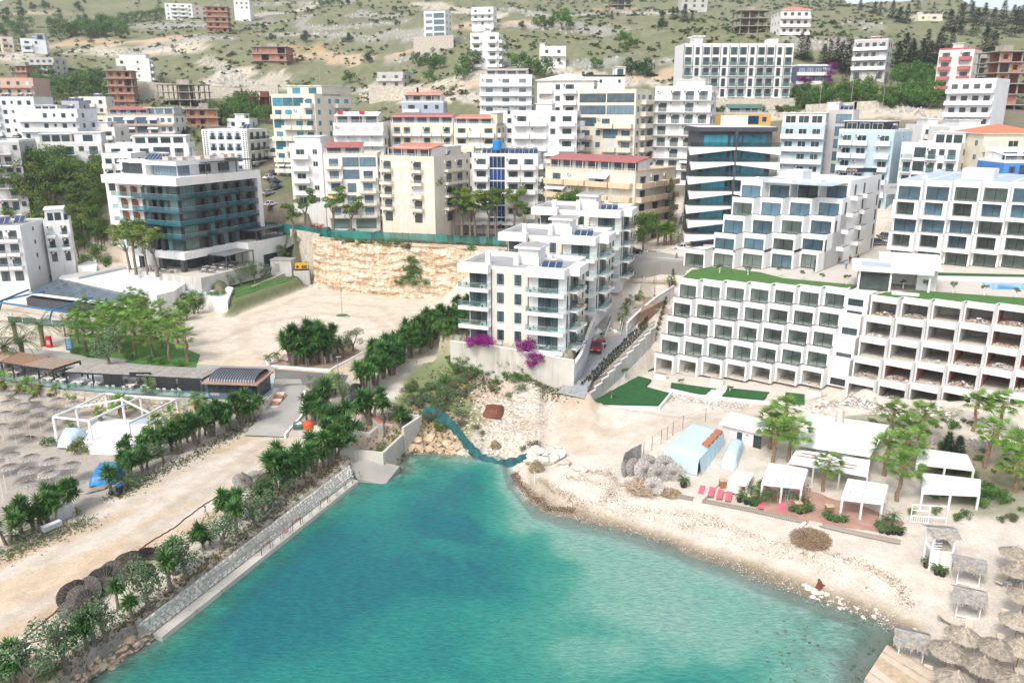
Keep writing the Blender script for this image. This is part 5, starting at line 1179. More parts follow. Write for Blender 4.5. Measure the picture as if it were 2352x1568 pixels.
for k,(u,vv,s,q)in enumerate(grid):
 top=T0+dq*u;f=u/Lq;bot=B0.lerp(B1,f);tp=T0.lerp(T1,f);p=tp.lerp(bot,vv);hgt=wq/nr
 sc=Vector((s,hgt*1.0,1));Mx=Matrix.Translation(p)@rot.to_4x4()@Matrix.Rotation(rr.choice([0,math.pi]),4,'Z')@Matrix.Diagonal((sc.x,sc.y,1,1))
 if k<300:
  o=ob('stone',st_me[k%8],slope);o.matrix_basis=Mx
 else:
  me=st_me[k%8];mj.add([tuple(Mx@v.co)for v in me.vertices],[tuple(pg.vertices)for pg in me.polygons],'stone')
stuff(mj.obj('stones',slope))
b=MB();b.prism([(O0.x,O0.y),(O1.x,O1.y),(B1.x,B1.y),(B0.x,B0.y)],-3,.55,'concwall');struct(b.obj('quay_walk'))
for k in range(11):
 f=.43+.55*k/10;p=O0.lerp(O1,f)-Vector((.25,-.2,0))*1;d=(O1-O0).normalized();b=MB();h=.95;q=p+d*(1.5)
 b.path([tuple(p),tuple(p+Vector((0,0,h))),tuple(q+Vector((0,0,h))),tuple(q)],.045,'metal' if k%3 else 'rust',6)
 tag(b.obj('mooring_rail'),'bent metal mooring rail on the concrete quay walk','rail','metal rails along the quay walk')
b=MB();t_=P(655,1222,.8)
for i in range(10):
 a_=2*math.pi*i/10;c_=2*math.pi*(i+1)/10;b.tube((t_.x+.3*math.cos(a_),t_.y+.3*math.sin(a_),1.0),(t_.x+.3*math.cos(c_),t_.y+.3*math.sin(c_),1.0),.08,.08,'red',5)
tag(b.obj('lifebuoy'),'red lifebuoy lying on the quay walk','lifebuoy')
b=MB();sl=[P(800,1066,1.5),P(846,1052,1.9),P(918,1070,.95),P(884,1113,-.1),P(822,1099,.45)]
b.add([tuple(p)for p in sl]+[(p.x,p.y,-3)for p in sl],[(4,3,2,1,0)]+[(i,(i+1)%5,5+(i+1)%5,5+i)for i in range(5)],'concroad');struct(b.obj('slipway'))
b=MB();e_=[P(918,1070,.6),P(930,1086,-.3),P(895,1120,-.5),P(884,1113,-.1)];b.add([tuple(p)for p in e_],[(3,2,1,0)],'rock_d');struct(b.obj('wet_slipway_edge'))
wall('yard_wall',wp([(790,1031),(878,1040)],2.9),.35,-1,3.0,'concwall','low concrete wall along the top of the slipway')
wall('yard_wall',wp([(878,1040),(928,993)],2.9),.4,-2,2.9,'concwall','tall concrete wall standing in the water beside the slipway')
wall('yard_wall',wp([(927,980),(965,955)],4.0),.4,-2,4.0,'concwall','raised concrete wall at the head of the cove')
wall('yard_wall',wp([(964,954),(893,944)],4.0),.35,-1,4.0,'concwall','concrete wall closing the back of the yard beside the palms')
wall('stone_terrace_wall',wp([(716,945),(760,938),(850,950),(874,968)],4.2),.5,1.5,4.1,'stonewall','crazy paved stone retaining wall behind the orange buoys',cap=.05,capm='terracotta')
wall('brick_bench',wp([(710,976),(760,983),(848,994),(868,978)],3.2),.5,1.8,3.25,'stoneclad','low brick bench wall in front of the stone terrace')
b=MB();b.prism(wp([(683,985),(715,978),(780,985),(830,992),(800,1018),(690,1010)],2.75),1.5,2.78,'paving_l');struct(b.obj('yard_pad'))
strip('ramp_road',gline([(634,872),(618,925),(588,970),(560,1002)]),gline([(690,872),(702,905),(692,958),(654,1006)]),'concroad',20,8,.12)
strip('yard_road',gline([(630,848),(634,884)]),gline([(800,862),(790,880)]),'asphalt',8,14,.08)
strip('promenade',gline([(-40,815),(80,822),(200,838),(330,850),(560,858),(632,850)]),gline([(-40,795),(90,802),(220,818),(340,832),(560,842),(640,842)]),'concroad',30,5,.06)
wall('ramp_kerb',[p for p in gline([(700,905),(692,960),(656,1006)])],.3,[1.5]*3,[4.6,3.4,2.85],'white_w','white kerb down the right side of the concrete ramp','kerb')
def cliff():
 nb_,nh=190,44;top=resample([Vector(p)for p in CLIFF0],nb_);bot=[p+Vector((0,-2.6))for p in top]
 I,J=np.meshgrid(np.arange(nb_),np.arange(nh),indexing='ij');T=J/(nh-1);BX=np.array([p.x for p in bot])[:,None];BY=np.array([p.y for p in bot])[:,None];TX=np.array([p.x for p in top])[:,None];TY=np.array([p.y for p in top])[:,None]
 k=.75*T**1.3+.25*(T>.5);X=BX+(TX-BX)*k;Y=BY+(TY-BY)*k;Z=4.3+T*12.2
 n=vnoise(X,Z*1.5,3.5,7)*1.5+vnoise(X,Z*2.0,1.3,8)*.6+vnoise(X,Z*1.6,.55,9)*.3+(np.floor(Z*1.1+vnoise(X,Z,6,10)*2)%2)*.25
 Y=Y+n*np.where((T>0)&(T<1),1,.2)-1.5;b=MB();V=np.stack([X,Y,Z+vnoise(X,Z,1.1,12)*.3*(T<.97)],-1).reshape(-1,3).tolist()
 V+=[(TX[i,0],TY[i,0]+3.5,16.45)for i in range(nb_)]
 b.add([tuple(v)for v in V],[(i*nh+nh-1,(i+1)*nh+nh-1,nb_*nh+i+1,nb_*nh+i)for i in range(nb_-1)]+[(i*nh+j,(i+1)*nh+j,(i+1)*nh+j+1,i*nh+j+1)for i in range(nb_-1)for j in range(nh-1)],'cliffrock');struct(b.obj('cliff'))
m,nt,bb=nodemat('cliffrock');N,L=nt.nodes,nt.links;tc=N.new('ShaderNodeTexCoord')
def mnoise(scl,s,det=8,r_=.7):mpz=N.new('ShaderNodeMapping');mpz.inputs['Scale'].default_value=scl;L.new(tc.outputs['Object'],mpz.inputs[0]);q=N.new('ShaderNodeTexNoise');q.inputs['Scale'].default_value=s;q.inputs['Detail'].default_value=det;q.inputs['Roughness'].default_value=r_;L.new(mpz.outputs[0],q.inputs['Vector']);return q
c1_=ramp(mnoise((.35,.35,1.5),.55).outputs['Fac'],.38,(.60,.44,.29,1),.50,(.71,.63,.51,1));e=c1_.color_ramp.elements.new(.68);e.color=(.79,.74,.66,1)
n2_=mnoise((1.6,1.6,.35),.9);c2_=ramp(n2_.outputs['Fac'],.40,(.76,.58,.42,1),.52,(1,1,1,1));n3_=mnoise((1,1,2.2),1.8);c3_=ramp(n3_.outputs['Fac'],.38,(.80,.74,.67,1),.55,(1.05,1.05,1.05,1))
L.new(mul(mul(c1_.outputs[0],c2_.outputs[0]),c3_.outputs[0]),bb.inputs['Base Color']);bb.inputs['Roughness'].default_value=.95
bp=N.new('ShaderNodeBump');bp.inputs['Strength'].default_value=1;bp.inputs['Distance'].default_value=.35;L.new(n3_.outputs['Fac'],bp.inputs['Height']);L.new(bp.outputs[0],bb.inputs['Normal'])
cliff()
a0=Q(668,533,204);a1=Q(730,537,199)
wall('stone_retaining_wall',[(a0.x,a0.y+1),(a1.x,a1.y),(a1.x+.6,a1.y+8)],.7,3,[17.6,17.2,17],'stonewall','tall pale stone retaining wall between the hotel annex and the cliff')
def boxthing(name,label,cat,p,w,d,h,m,rz=0,mtop=None,extra=None):
 b=MB();b.box(0,w,0,d,-.6 if p[2]<6 or name=='generator' else-4.5,h,m)
 if mtop:b.box(-.15,w+.15,-.15,d+.15,h,h+.18,mtop)
 if extra:
  rt=root(name,label,cat,p,rz);b.obj('body',rt);extra(rt);return rt
 o=b.obj(name,None,p,rz);return tag(o,label,cat)
p=P(652,622,6.9);boxthing('utility_hut','small grey concrete hut with a flat roof under the stone wall','hut',(-60.5,197.0,8.0),5.4,3.6,2.9,'concrete_l',R(-8),'roofgrey',lambda r:(ob('door',m_shut(1.1,2.0,'metal'),r,(1.2,-.02,.1))))
p=P(697,616,6.9)
def gen(r):
 q=MB();q.box(-.05,3.25,-.05,1.35,-.1,.35,'black');q.box(-.4,3.5,-.4,1.7,-4.5,-.1,'concrete_l');q.box(.3,.9,-.04,0,.6,1.2,'black');q.box(1.6,2.9,-.03,0,.5,1.2,'darkgrey');q.tube((2.6,.6,1.7),(2.6,.6,2.1),.1,.1,'metal');q.obj('skid',r)
boxthing('generator','yellow diesel generator beside the concrete hut','generator',(-54.3,196.6,8.4),3.2,1.3,1.7,'yellowmetal',R(8),None,gen)
p=P(706,641,5);boxthing('concrete_tank','square raw concrete tank at the corner of the dirt lot','tank',(p.x-2,p.y,4.8),4.2,3.2,1.9,'concrete_l',R(5))
p=P(745,645,5);b=MB();b.tube((0,0,.7),(1.8,.3,.7),.65,.65,'white',12);o=b.obj('water_tank',None,(p.x-.6,p.y+.6,4.8));tag(o,'white plastic water tank lying at the foot of the cliff','tank')
for x,l,c_ in((737,'blue plastic barrel at the foot of the cliff','blue_w'),):p=P(x,648,4.8);b=MB();b.tube((0,0,0),(0,0,1.1),.35,.35,c_,10);tag(b.obj('barrel',None,(p.x,p.y,4.8)),l,'barrel')
strip('road',[Vector((-62,203.5,0)),Vector((-48,201.5,0)),Vector((-30,199,0)),Vector((-10,197,0)),Vector((8,192,0)),Vector((22,184,0))],[Vector((-62,210,0)),Vector((-48,208,0)),Vector((-30,206,0)),Vector((-10,204,0)),Vector((10,200,0)),Vector((26,192,0))],'asphalt',30,5,.08)
def fence():
 rt=root('screen_fence','long teal mesh screen fence on posts along the road above the cliff','fence',(0,0,0))
 pts=[P(x,y,16.7)for x,y in[(608,527),(735,542),(800,549),(900,553),(1000,557),(1162,566)]];rs=resample([(p.x,p.y)for p in pts],44);b=MB()
 for i in range(43):
  a,c=rs[i],rs[i+1];za=H(a.x,a.y+1);zc=H(c.x,c.y+1);q=MB();q.add([(a.x,a.y+.6,16.3),(c.x,c.y+.6,16.3),(c.x,c.y+.6,18.6),(a.x,a.y+.6,18.6+.04*(i%2))],[(0,1,2,3)],'tealmesh');q.obj('mesh_panel',rt)
  q=MB();q.tube((a.x,a.y+.66,15.5),(a.x,a.y+.66,18.7),.05,.05,'rust',5);q.obj('post',rt)
glassmat('tealmesh',(.02,.17,.15),.22,rough=.8,spec=.1)
fence()
aw=[(-10.0,126.8),(-2,124.1),(9.6,118.7),(11.2,124),(13.3,133),(17,147)]
wall('retaining_wall',aw[:3],.4,3.0,[10.2,10.0,9.4],'concwall','stained cream retaining wall below the lowest white apartments',cap=.06)
wall('retaining_wall',aw[2:],.4,3.0,[8.6,8.9,10.2,13.0],'ashlar_grey','grey block wall along the left edge of the paved ramp',cap=.06)
strip('paved_ramp',gline([(1278,906),(1300,876),(1322,846),(1345,812),(1370,780),(1392,758)]),gline([(1342,918),(1362,880),(1388,845),(1418,806),(1446,772),(1462,752)]),'cobble',30,8,.12)
def gardenwall():
 rt=root('garden_wall','stepped concrete panel wall climbing beside the paved ramp, lawn at its foot','wall',(0,0,0));a=P(1349,928,2.9);c=P(1500,834,2.9);n=11;d=(c-a)/n
 for i in range(n):
  p,q=a+d*i,a+d*(i+1);h=4.3+5.6*(i+.6)/n;b=MB();s=(q-p).normalized();nn=Vector((-s.y,s.x,0))*.2
  b.prism([(p-nn)[:2],(q-s*.03-nn)[:2],(q-s*.03+nn)[:2],(p+nn)[:2]],1,h,'concrete_l');b.prism([(p-nn*1.3)[:2],(q-s*.03-nn*1.3)[:2],(q-s*.03+nn*1.3)[:2],(p+nn*1.3)[:2]],h,h+.1,'white');b.obj('wall_panel',rt)
  b=MB();p2,q2=p+nn*.5,q+nn*.5
  for z in(.25,1.1):b.beam((p2.x,p2.y,h+z),(q2.x,q2.y,h+z),.05,.06,'black')
  for k in range(9):w_=p2.lerp(q2,k/8);b.beam((w_.x,w_.y,h+.1),(w_.x,w_.y,h+1.15),.03,.03,'black')
  b.obj('fence_panel',rt)
gardenwall()
def pad(name,px,z,m,th=.5,dz=0,label=None,cat=None):
 b=MB();b.prism(wp(px,z),z-th,z+dz,m);o=b.obj(name)
 return tag(o,label,cat)if label else struct(o)
pad('turf_lawn',[(1357,924),(1452,858),(1497,834),(1504,846),(1462,862),(1496,871),(1482,887),(1538,902),(1513,930),(1388,927)],3.05,'turf')
pad('turf_lawn',[(1542,878),(1645,892),(1630,903),(1598,902),(1540,890)],3.05,'turf');pad('turf_lawn',[(1672,890),(1768,900),(1752,916),(1660,906)],3.05,'turf');pad('turf_lawn',[(1805,900),(1848,905),(1848,925),(1800,918)],3.05,'turf')
wall('garden_kerb',wp([(1345,929),(1390,932),(1514,935),(1543,900)],3.1),.3,1.5,3.2,'white_w','white kerb round the big artificial lawn','kerb')
wall('garden_kerb',wp([(1536,892),(1600,906),(1690,915),(1800,925)],3.1),.25,1.5,3.15,'white_w','pale kerb in front of the small lawn plots','kerb')
pad('hotel_paving',[(1498,850),(1560,858),(1900,905),(1860,918),(1690,900),(1500,872)],2.95,'paving_l');pad('garden_path',[(1635,895),(1668,898),(1652,915),(1618,910)],3.0,'white_b',.4,.06)
def planter(px,py,l):p=P(px,py,3.0);b=MB();b.box(-1.1,1.1,-.5,.5,-.3,.8,'white_w');b.box(-1.0,1.0,-.4,.4,.8,.82,'soil');tag(b.obj('planter',None,p,R(-35)),l,'planter')
planter(1518,868,'white planter box at the first open bay from the left');planter(1648,880,'white planter box in the middle of the open bays');planter(1870,905,'white planter box at the right end beside the grey wall')
def stairs(label,l0,r0,l1,r1,n,m='path'):
 rt=root('stairs',label,'stairs',(0,0,0));l0,r0,l1,r1=map(Vector,(l0,r0,l1,r1))
 for i in range(n):
  f,g=i/n,(i+1)/n;a,c=l0.lerp(l1,f),r0.lerp(r1,f);e,h=r0.lerp(r1,g),l0.lerp(l1,g);z=a.z+(l1.z-l0.z)/n
  b=MB();b.prism([(a.x,a.y),(c.x,c.y),(e.x,e.y),(h.x,h.y)],z-1.2,z,m);b.obj('step',rt)
 for s0,s1 in((l0,l1),(r0,r1)):
  b=MB();b.beam((s0.x,s0.y,s0.z+.9),(s1.x,s1.y,s1.z+.95),.06,.06,'black');b.beam((s0.x,s0.y,s0.z+.1),(s1.x,s1.y,s1.z+.15),.25,.3,'white_w')
  for k in range(8):w_=s0.lerp(s1,k/7);b.tube((w_.x,w_.y,w_.z),(w_.x,w_.y,w_.z+.95),.03,.03,'black',4)
  b.obj('handrail',rt)
 return rt
stairs('long flight of pale steps beside the highest white apartments',P(1469,682,11.2),P(1499,684,11.2),P(1487,577,17),P(1509,577,17),28)
stairs('short flight of stained steps above the paved ramp',P(1388,775,7.6),P(1424,770,7.6),P(1402,738,9.2),P(1430,738,9.2),8)
stairs('middle flight of steps on the pale path beside the apartments',P(1420,700,10.0),P(1452,692,10.0),P(1430,672,11.3),P(1462,670,11.3),6)
strip('garden_walk',gline([(1390,775),(1402,735),(1412,700),(1440,670),(1466,640),(1470,620)]),gline([(1430,768),(1440,735),(1458,690),(1470,675),(1480,650),(1482,630)]),'paving_l',20,4,.12)
pad('car_park',[(1440,603),(1518,600),(1650,606),(1650,566),(1560,548),(1430,560)],17.0,'concroad',6)
wall('ashlar_wall',wp([(1516,592),(1624,600)],17.0),.5,11,17.1,'ashlar_grey','patchwork grey and white block wall under the car park')
b=MB();b.prism(wp([(1486,668),(1520,625),(1600,630),(1560,668),(1500,700),(1470,715)],11.5),6,11.3,'soil');struct(b.obj('building_plot'))
def formwork(label,p,w,h,rz):
 rt=root('formwork',label,'formwork',p,rz);b=MB();b.box(0,w,.05,.2,0,h,'grey_w');b.obj('panel',rt)
 me=cached(('stud',h),lambda:(lambda b:(b.box(0,.1,-.06,.05,-.2,h+.5,'wood_l'),b.mesh('stud'))[1])(MB()))
 for i in range(int(w/.55)):ob('stud',me,rt,(i*.55,0,rnd.uniform(-.2,.15)))
 for z in(h*.3,h*.8):q=MB();q.box(0,w,-.14,-.06,z,z+.12,'wood_l');q.obj('waling',rt)
p=P(1478,642,13);formwork('lower row of timber formwork beside the long steps',(p.x-3,p.y-3.5,11.4),9,2.3,R(-6));formwork('upper row of timber formwork under the block wall',(p.x+.5,p.y+3.5,12.6),9.5,2.4,R(-4))
b=MB()
for _ in range(60):x,y=rnd.uniform(-3.5,3.5),rnd.uniform(-3,3);a_=rnd.uniform(0,3.1);l_=rnd.uniform(.6,1.7);b.beam((x-math.cos(a_)*l_,y-math.sin(a_)*l_,.1+rnd.random()*.35),(x+math.cos(a_)*l_,y+math.sin(a_)*l_,.1+rnd.random()*.35),.14,.05,rnd.choice(['wood_l','wood_l','beige','metal']))
p=P(1500,690,11.5);o=stuff(b.obj('timber_heap',None,(p.x,p.y,H(p.x,p.y)+.1)))
wall('path_wall',gline([(1440,765),(1470,735),(1500,712),(1545,685)]),.3,5,[9.6,10.8,12.0,13.6],'ashlar_grey','rising white topped block wall between the ramp and the building plot',cap=.06)
wall('path_wall',gline([(1425,752),(1450,690),(1478,655)]),.25,5,[9.6,11.4,12.6],'white','white sloping wall along the right side of the garden walk')
def farwall(label,px,z0,h,m='stonewall',Y=None):
 pts=[Q(x,y,Y)if Y else G(x,y)for x,y in px];wall('retaining_wall',pts,.8,[p.z-6 for p in pts],[p.z+h for p in pts],m,label)
farwall('long pale stone retaining wall under the mountain road',[(300,236),(462,250),(560,255),(640,245)],0,9.5,Y=368)
farwall('roadside retaining wall behind the cream tower, right part',[(850,222),(960,228),(1040,232),(1110,236)],0,4.5,Y=340)
farwall('stone wall below the mountain road on the right',[(1850,282),(1960,276),(2060,270),(2170,275)],0,5.5,Y=262)
farwall('small stone platform wall under the glazed hill block',[(952,103),(1040,98)],0,3.5,Y=426)
wall('garden_wall',[tuple(q)for q in wp([(540,692),(662,652)],4.7)],.4,4,[6.6,7.9],'path','tan rendered garden wall at the edge of the dirt lot');
b=MB();q_=wp([(540,686),(662,648),(640,630),(545,655)],6.6);b.prism(q_,4,7.0,'lawn');struct(b.obj('garden_lawn'))
wall('lot_kerb',[tuple(q)for q in wp([(524,708),(600,680),(668,658),(706,645)],4.8)],1.5,4,5.0,'concrete_l','raised concrete walk along the left edge of the dirt lot','kerb')
def rocks(n,px,zf,r0,r1,m,name='boulder',group=None,label=None,sub=1,pile=0):
 return
 # plants
def leafquad(b,p,d,l,w,m,droop=.3,seg=2,up=Vector((0,0,1))):
 d=d.normalized();s=d.cross(up);s=s.normalized()if s.length>.05 else Vector((1,0,0));pts=[p];q=p.copy();dd=d.copy()
 for k in range(seg):q=q+dd*(l/seg);pts.append(q.copy());dd=(dd-Vector((0,0,droop/seg))).normalized()
 vs=[tuple(pts[0]-s*w*.35),tuple(pts[0]+s*w*.35)]
 for k in range(1,seg):vs+=[tuple(pts[k]-s*w*.5),tuple(pts[k]+s*w*.5)]
 vs.append(tuple(pts[-1]));fs=[(2*k,2*k+1,2*k+3,2*k+2)for k in range(seg-1)]+[(2*seg-2,2*seg-1,2*seg)]
 b.add(vs,fs,m)
def rosette(b,c,r,rr,n=70,m='l_yucca',w=.09,low=-.5):
 for _ in range(n):
  el=math.asin(rr.uniform(low,1));az_=rr.uniform(0,6.283);d=Vector((math.cos(az_)*math.cos(el),math.sin(az_)*math.cos(el),math.sin(el)));leafquad(b,c+d*.08,d,r*rr.uniform(.8,1.1),w,m,.5,2)
def yucca_proto(seed,nst=4,h=3.2,spread=1.0,skirt=True,r=.88):
 rr=random.Random(seed);T=MB();Cn=MB();Sk=MB()
 for k in range(nst):
  a=rr.uniform(0,6.28);d=spread*rr.uniform(.2,1)if nst>1 else 0;hh=h*rr.uniform(.55,1.0);tip=Vector((math.cos(a)*d,math.sin(a)*d,hh));mid=Vector((tip.x*.45,tip.y*.45,hh*.5))
  T.path([(tip.x*.15,tip.y*.15,-.3),tuple(mid),tuple(tip)],[.16,.12,.09],'bark',6)
  rosette(Cn,tip+Vector((0,0,.1)),r,rr,95,w=.12)
  for _q in range(2):rosette(Cn,tip+Vector((rr.uniform(-.55,.55),rr.uniform(-.55,.55),rr.uniform(-.5,.15))),r*.8,rr,55,w=.12)
  if rr.random()<.6:rosette(Cn,mid+Vector((rr.uniform(-.4,.4),rr.uniform(-.4,.4),.5)),r*.85,rr,50,w=.12)
  if skirt:
   for _ in range(16):az_=rr.uniform(0,6.28);leafquad(Sk,tip-Vector((0,0,.1)),Vector((math.cos(az_)*.5,math.sin(az_)*.5,-1)),.7,.08,'l_dead',.4,1)
 return T,Cn,Sk if skirt else None
def fanpalm_proto(seed,h=5.0,n=33,r=2.7,white=False,skirt=True):
 rr=random.Random(seed);T=MB();Cn=MB();Sk=MB();pts=[(rr.uniform(-.1,.1)*i,rr.uniform(-.1,.1)*i,h*i/5-(.3 if i==0 else 0))for i in range(6)]
 T.path(pts,[.30,.24,.22,.2,.2,.2],'bark_p',8)
 for i in range(40):z=h*rr.uniform(.35,.98);a=rr.uniform(0,6.28);T.beam((math.cos(a)*.2,math.sin(a)*.2,z),(math.cos(a)*.38,math.sin(a)*.38,z+.18),.1,.05,'skirt')
 top=Vector(pts[-1])
 for k in range(n):
  el=math.asin(rr.uniform(-.6,.98));a=k*2.4+rr.uniform(-.3,.3);d=Vector((math.cos(a)*math.cos(el),math.sin(a)*math.cos(el),math.sin(el)));L_=r*rr.uniform(.45,.72);e=top+d*L_;e.z-=.10*L_*L_
  Cn.beam(top,e,.035,.03,'l_palm');s=d.cross(Vector((0,0,1)));s=s.normalized()if s.length>.1 else Vector((1,0,0));u=s.cross(d).normalized()
  for j in range(13):
   t=(j/12-.5)*2.9;dd=(d*math.cos(t)+s*math.sin(t)+u*.12).normalized();leafquad(Cn,e,dd,r*.50*rr.uniform(.8,1.1)*(1-.25*abs(t)/2),.10*r/2.6,'l_palm',1.0,2,u)
 if skirt:
  for _ in range(26):a=rr.uniform(0,6.28);leafquad(Sk,top+Vector((0,0,-.25)),Vector((math.cos(a)*.45,math.sin(a)*.45,-1)),rr.uniform(.7,1.3),.22,'l_dead',.3,2)
 return T,Cn,Sk if skirt else None
def datepalm_proto(seed,h=3.0,n=34,r=3.0,tw=.38):
 rr=random.Random(seed);T=MB();Cn=MB();T.path([(0,0,-.3),(.05,0,h*.5),(0,0,h)],[tw*1.1,tw*.8,tw],'bark_p',8)
 for k in range(n):
  el=math.asin(rr.uniform(-.1,.97));a=k*2.4;d=Vector((math.cos(a)*math.cos(el),math.sin(a)*math.cos(el),math.sin(el)));p=Vector((0,0,h));q=p.copy();dd=d.copy();s=d.cross(Vector((0,0,1)));s=s.normalized()if s.length>.1 else Vector((1,0,0));ns=8
  for j in range(ns):
   q2=q+dd*(r/ns);Cn.beam(q,q2,.04,.04,'l_date')
   for sg in(-1,1):
    for jj in(0,.5):leafquad(Cn,q.lerp(q2,jj),(dd*.55+s*sg-Vector((0,0,.2))),(.175*r+.05)*(1-.5*abs(j/ns-.45)),.03+.014*r,'l_date',.3,1)
   q=q2;dd=(dd-Vector((0,0,.17))).normalized()
 return T,Cn,None
def blobtree_proto(seed,h,r,m,trunk=True,nclump=12,nleaf=80,ls=.28,flat=.6,barkm='bark',clump=.47,fork=3,lean=.0,base=.45):
 """forked trunk with a crown made of leaf-sized faces gathered in uneven clumps"""
 rr=random.Random(seed);T=MB();Cn=MB();cl=[]
 for k in range(nclump):
  a=rr.uniform(0,6.28);d=r*math.sqrt(rr.uniform(.02,1))*.78;z=h*(base+(1-base)*rr.uniform(.15,.9))if trunk else h*rr.uniform(.25,.8);cl.append((Vector((math.cos(a)*d+lean,math.sin(a)*d,z)),r*clump*rr.uniform(.65,1.15)))
 if trunk:
  f0=Vector((lean*.4,0,h*base*.8));T.path([(0,0,-.3),(lean*.2,.1,h*base*.4),tuple(f0)],[.05*h**.75+.08,.04*h**.75+.05,.035*h**.75+.04],barkm,6)
  for c,s in cl[:max(fork,5)]:mid=f0.lerp(c,.5)+Vector((0,0,-.15));T.path([tuple(f0),tuple(mid),tuple(c)],[.03*h**.7+.03,.05,.03],barkm,5)
 for c,s in cl:
  for _ in range(nleaf):
   v=Vector((rr.gauss(0,1),rr.gauss(0,1),rr.gauss(0,1))).normalized()*s*rr.uniform(.55,1.02);v.z*=flat;p=c+v;nrm=(v.normalized()+Vector((rr.uniform(-.7,.7),rr.uniform(-.7,.7),rr.uniform(-.3,.9)))).normalized();t=nrm.orthogonal().normalized();t.rotate(Matrix.Rotation(rr.uniform(0,6.28),3,nrm));u=nrm.cross(t);q=ls*rr.uniform(.6,1.25)
   Cn.add([tuple(p-t*q*.5),tuple(p+u*q*.28),tuple(p+t*q*.5),tuple(p-u*q*.28)],[(0,1,2,3)],m)
 return T if trunk else None,Cn,None
def conifer_proto(seed,h=7.0,r=1.8,m='l_conif',n=1000,ls=.95):
 rr=random.Random(seed);T=MB();Cn=MB();T.path([(0,0,-.4),(0,0,h*.9)],[.22,.05],'bark',6)
 for _ in range(n):
  t=rr.random()**1.3;z=h*(.06+.94*t);a=rr.uniform(0,6.28);tier=.75+.25*math.sin(t*40+seed);R_=r*(1-t)**.85*tier+.08;d=R_*rr.uniform(.5,1.05);p=Vector((math.cos(a)*d,math.sin(a)*d,z));dd=Vector((math.cos(a),math.sin(a),rr.uniform(-.2,.5)));leafquad(Cn,p,dd,ls*rr.uniform(.6,1.2),ls*.5,m,.4,1)
 return T,Cn,None
def column_proto(seed,h=2.6,r=.5,m='l_conif',n=260):
 rr=random.Random(seed);T=MB();Cn=MB();T.path([(0,0,-.2),(0,0,h*.5)],[.06,.04],'bark',5)
 for _ in range(n):t=rr.random();a=rr.uniform(0,6.28);R_=r*(math.sin(min(1,t*2.2+.25)*1.57)*(1-t**3)+.05);leafquad(Cn,Vector((math.cos(a)*R_*.7,math.sin(a)*R_*.7,t*h)),Vector((math.cos(a),math.sin(a),1.0)),.3,.16,m,.0,1)
 return T,Cn,None
def bank(key,protos):
 out=[]
 for t,c,s in protos:out.append((t.mesh('trunk')if t else None,c.mesh('crown'),s.mesh('dead_leaves')if s and s.v else None))
 return out
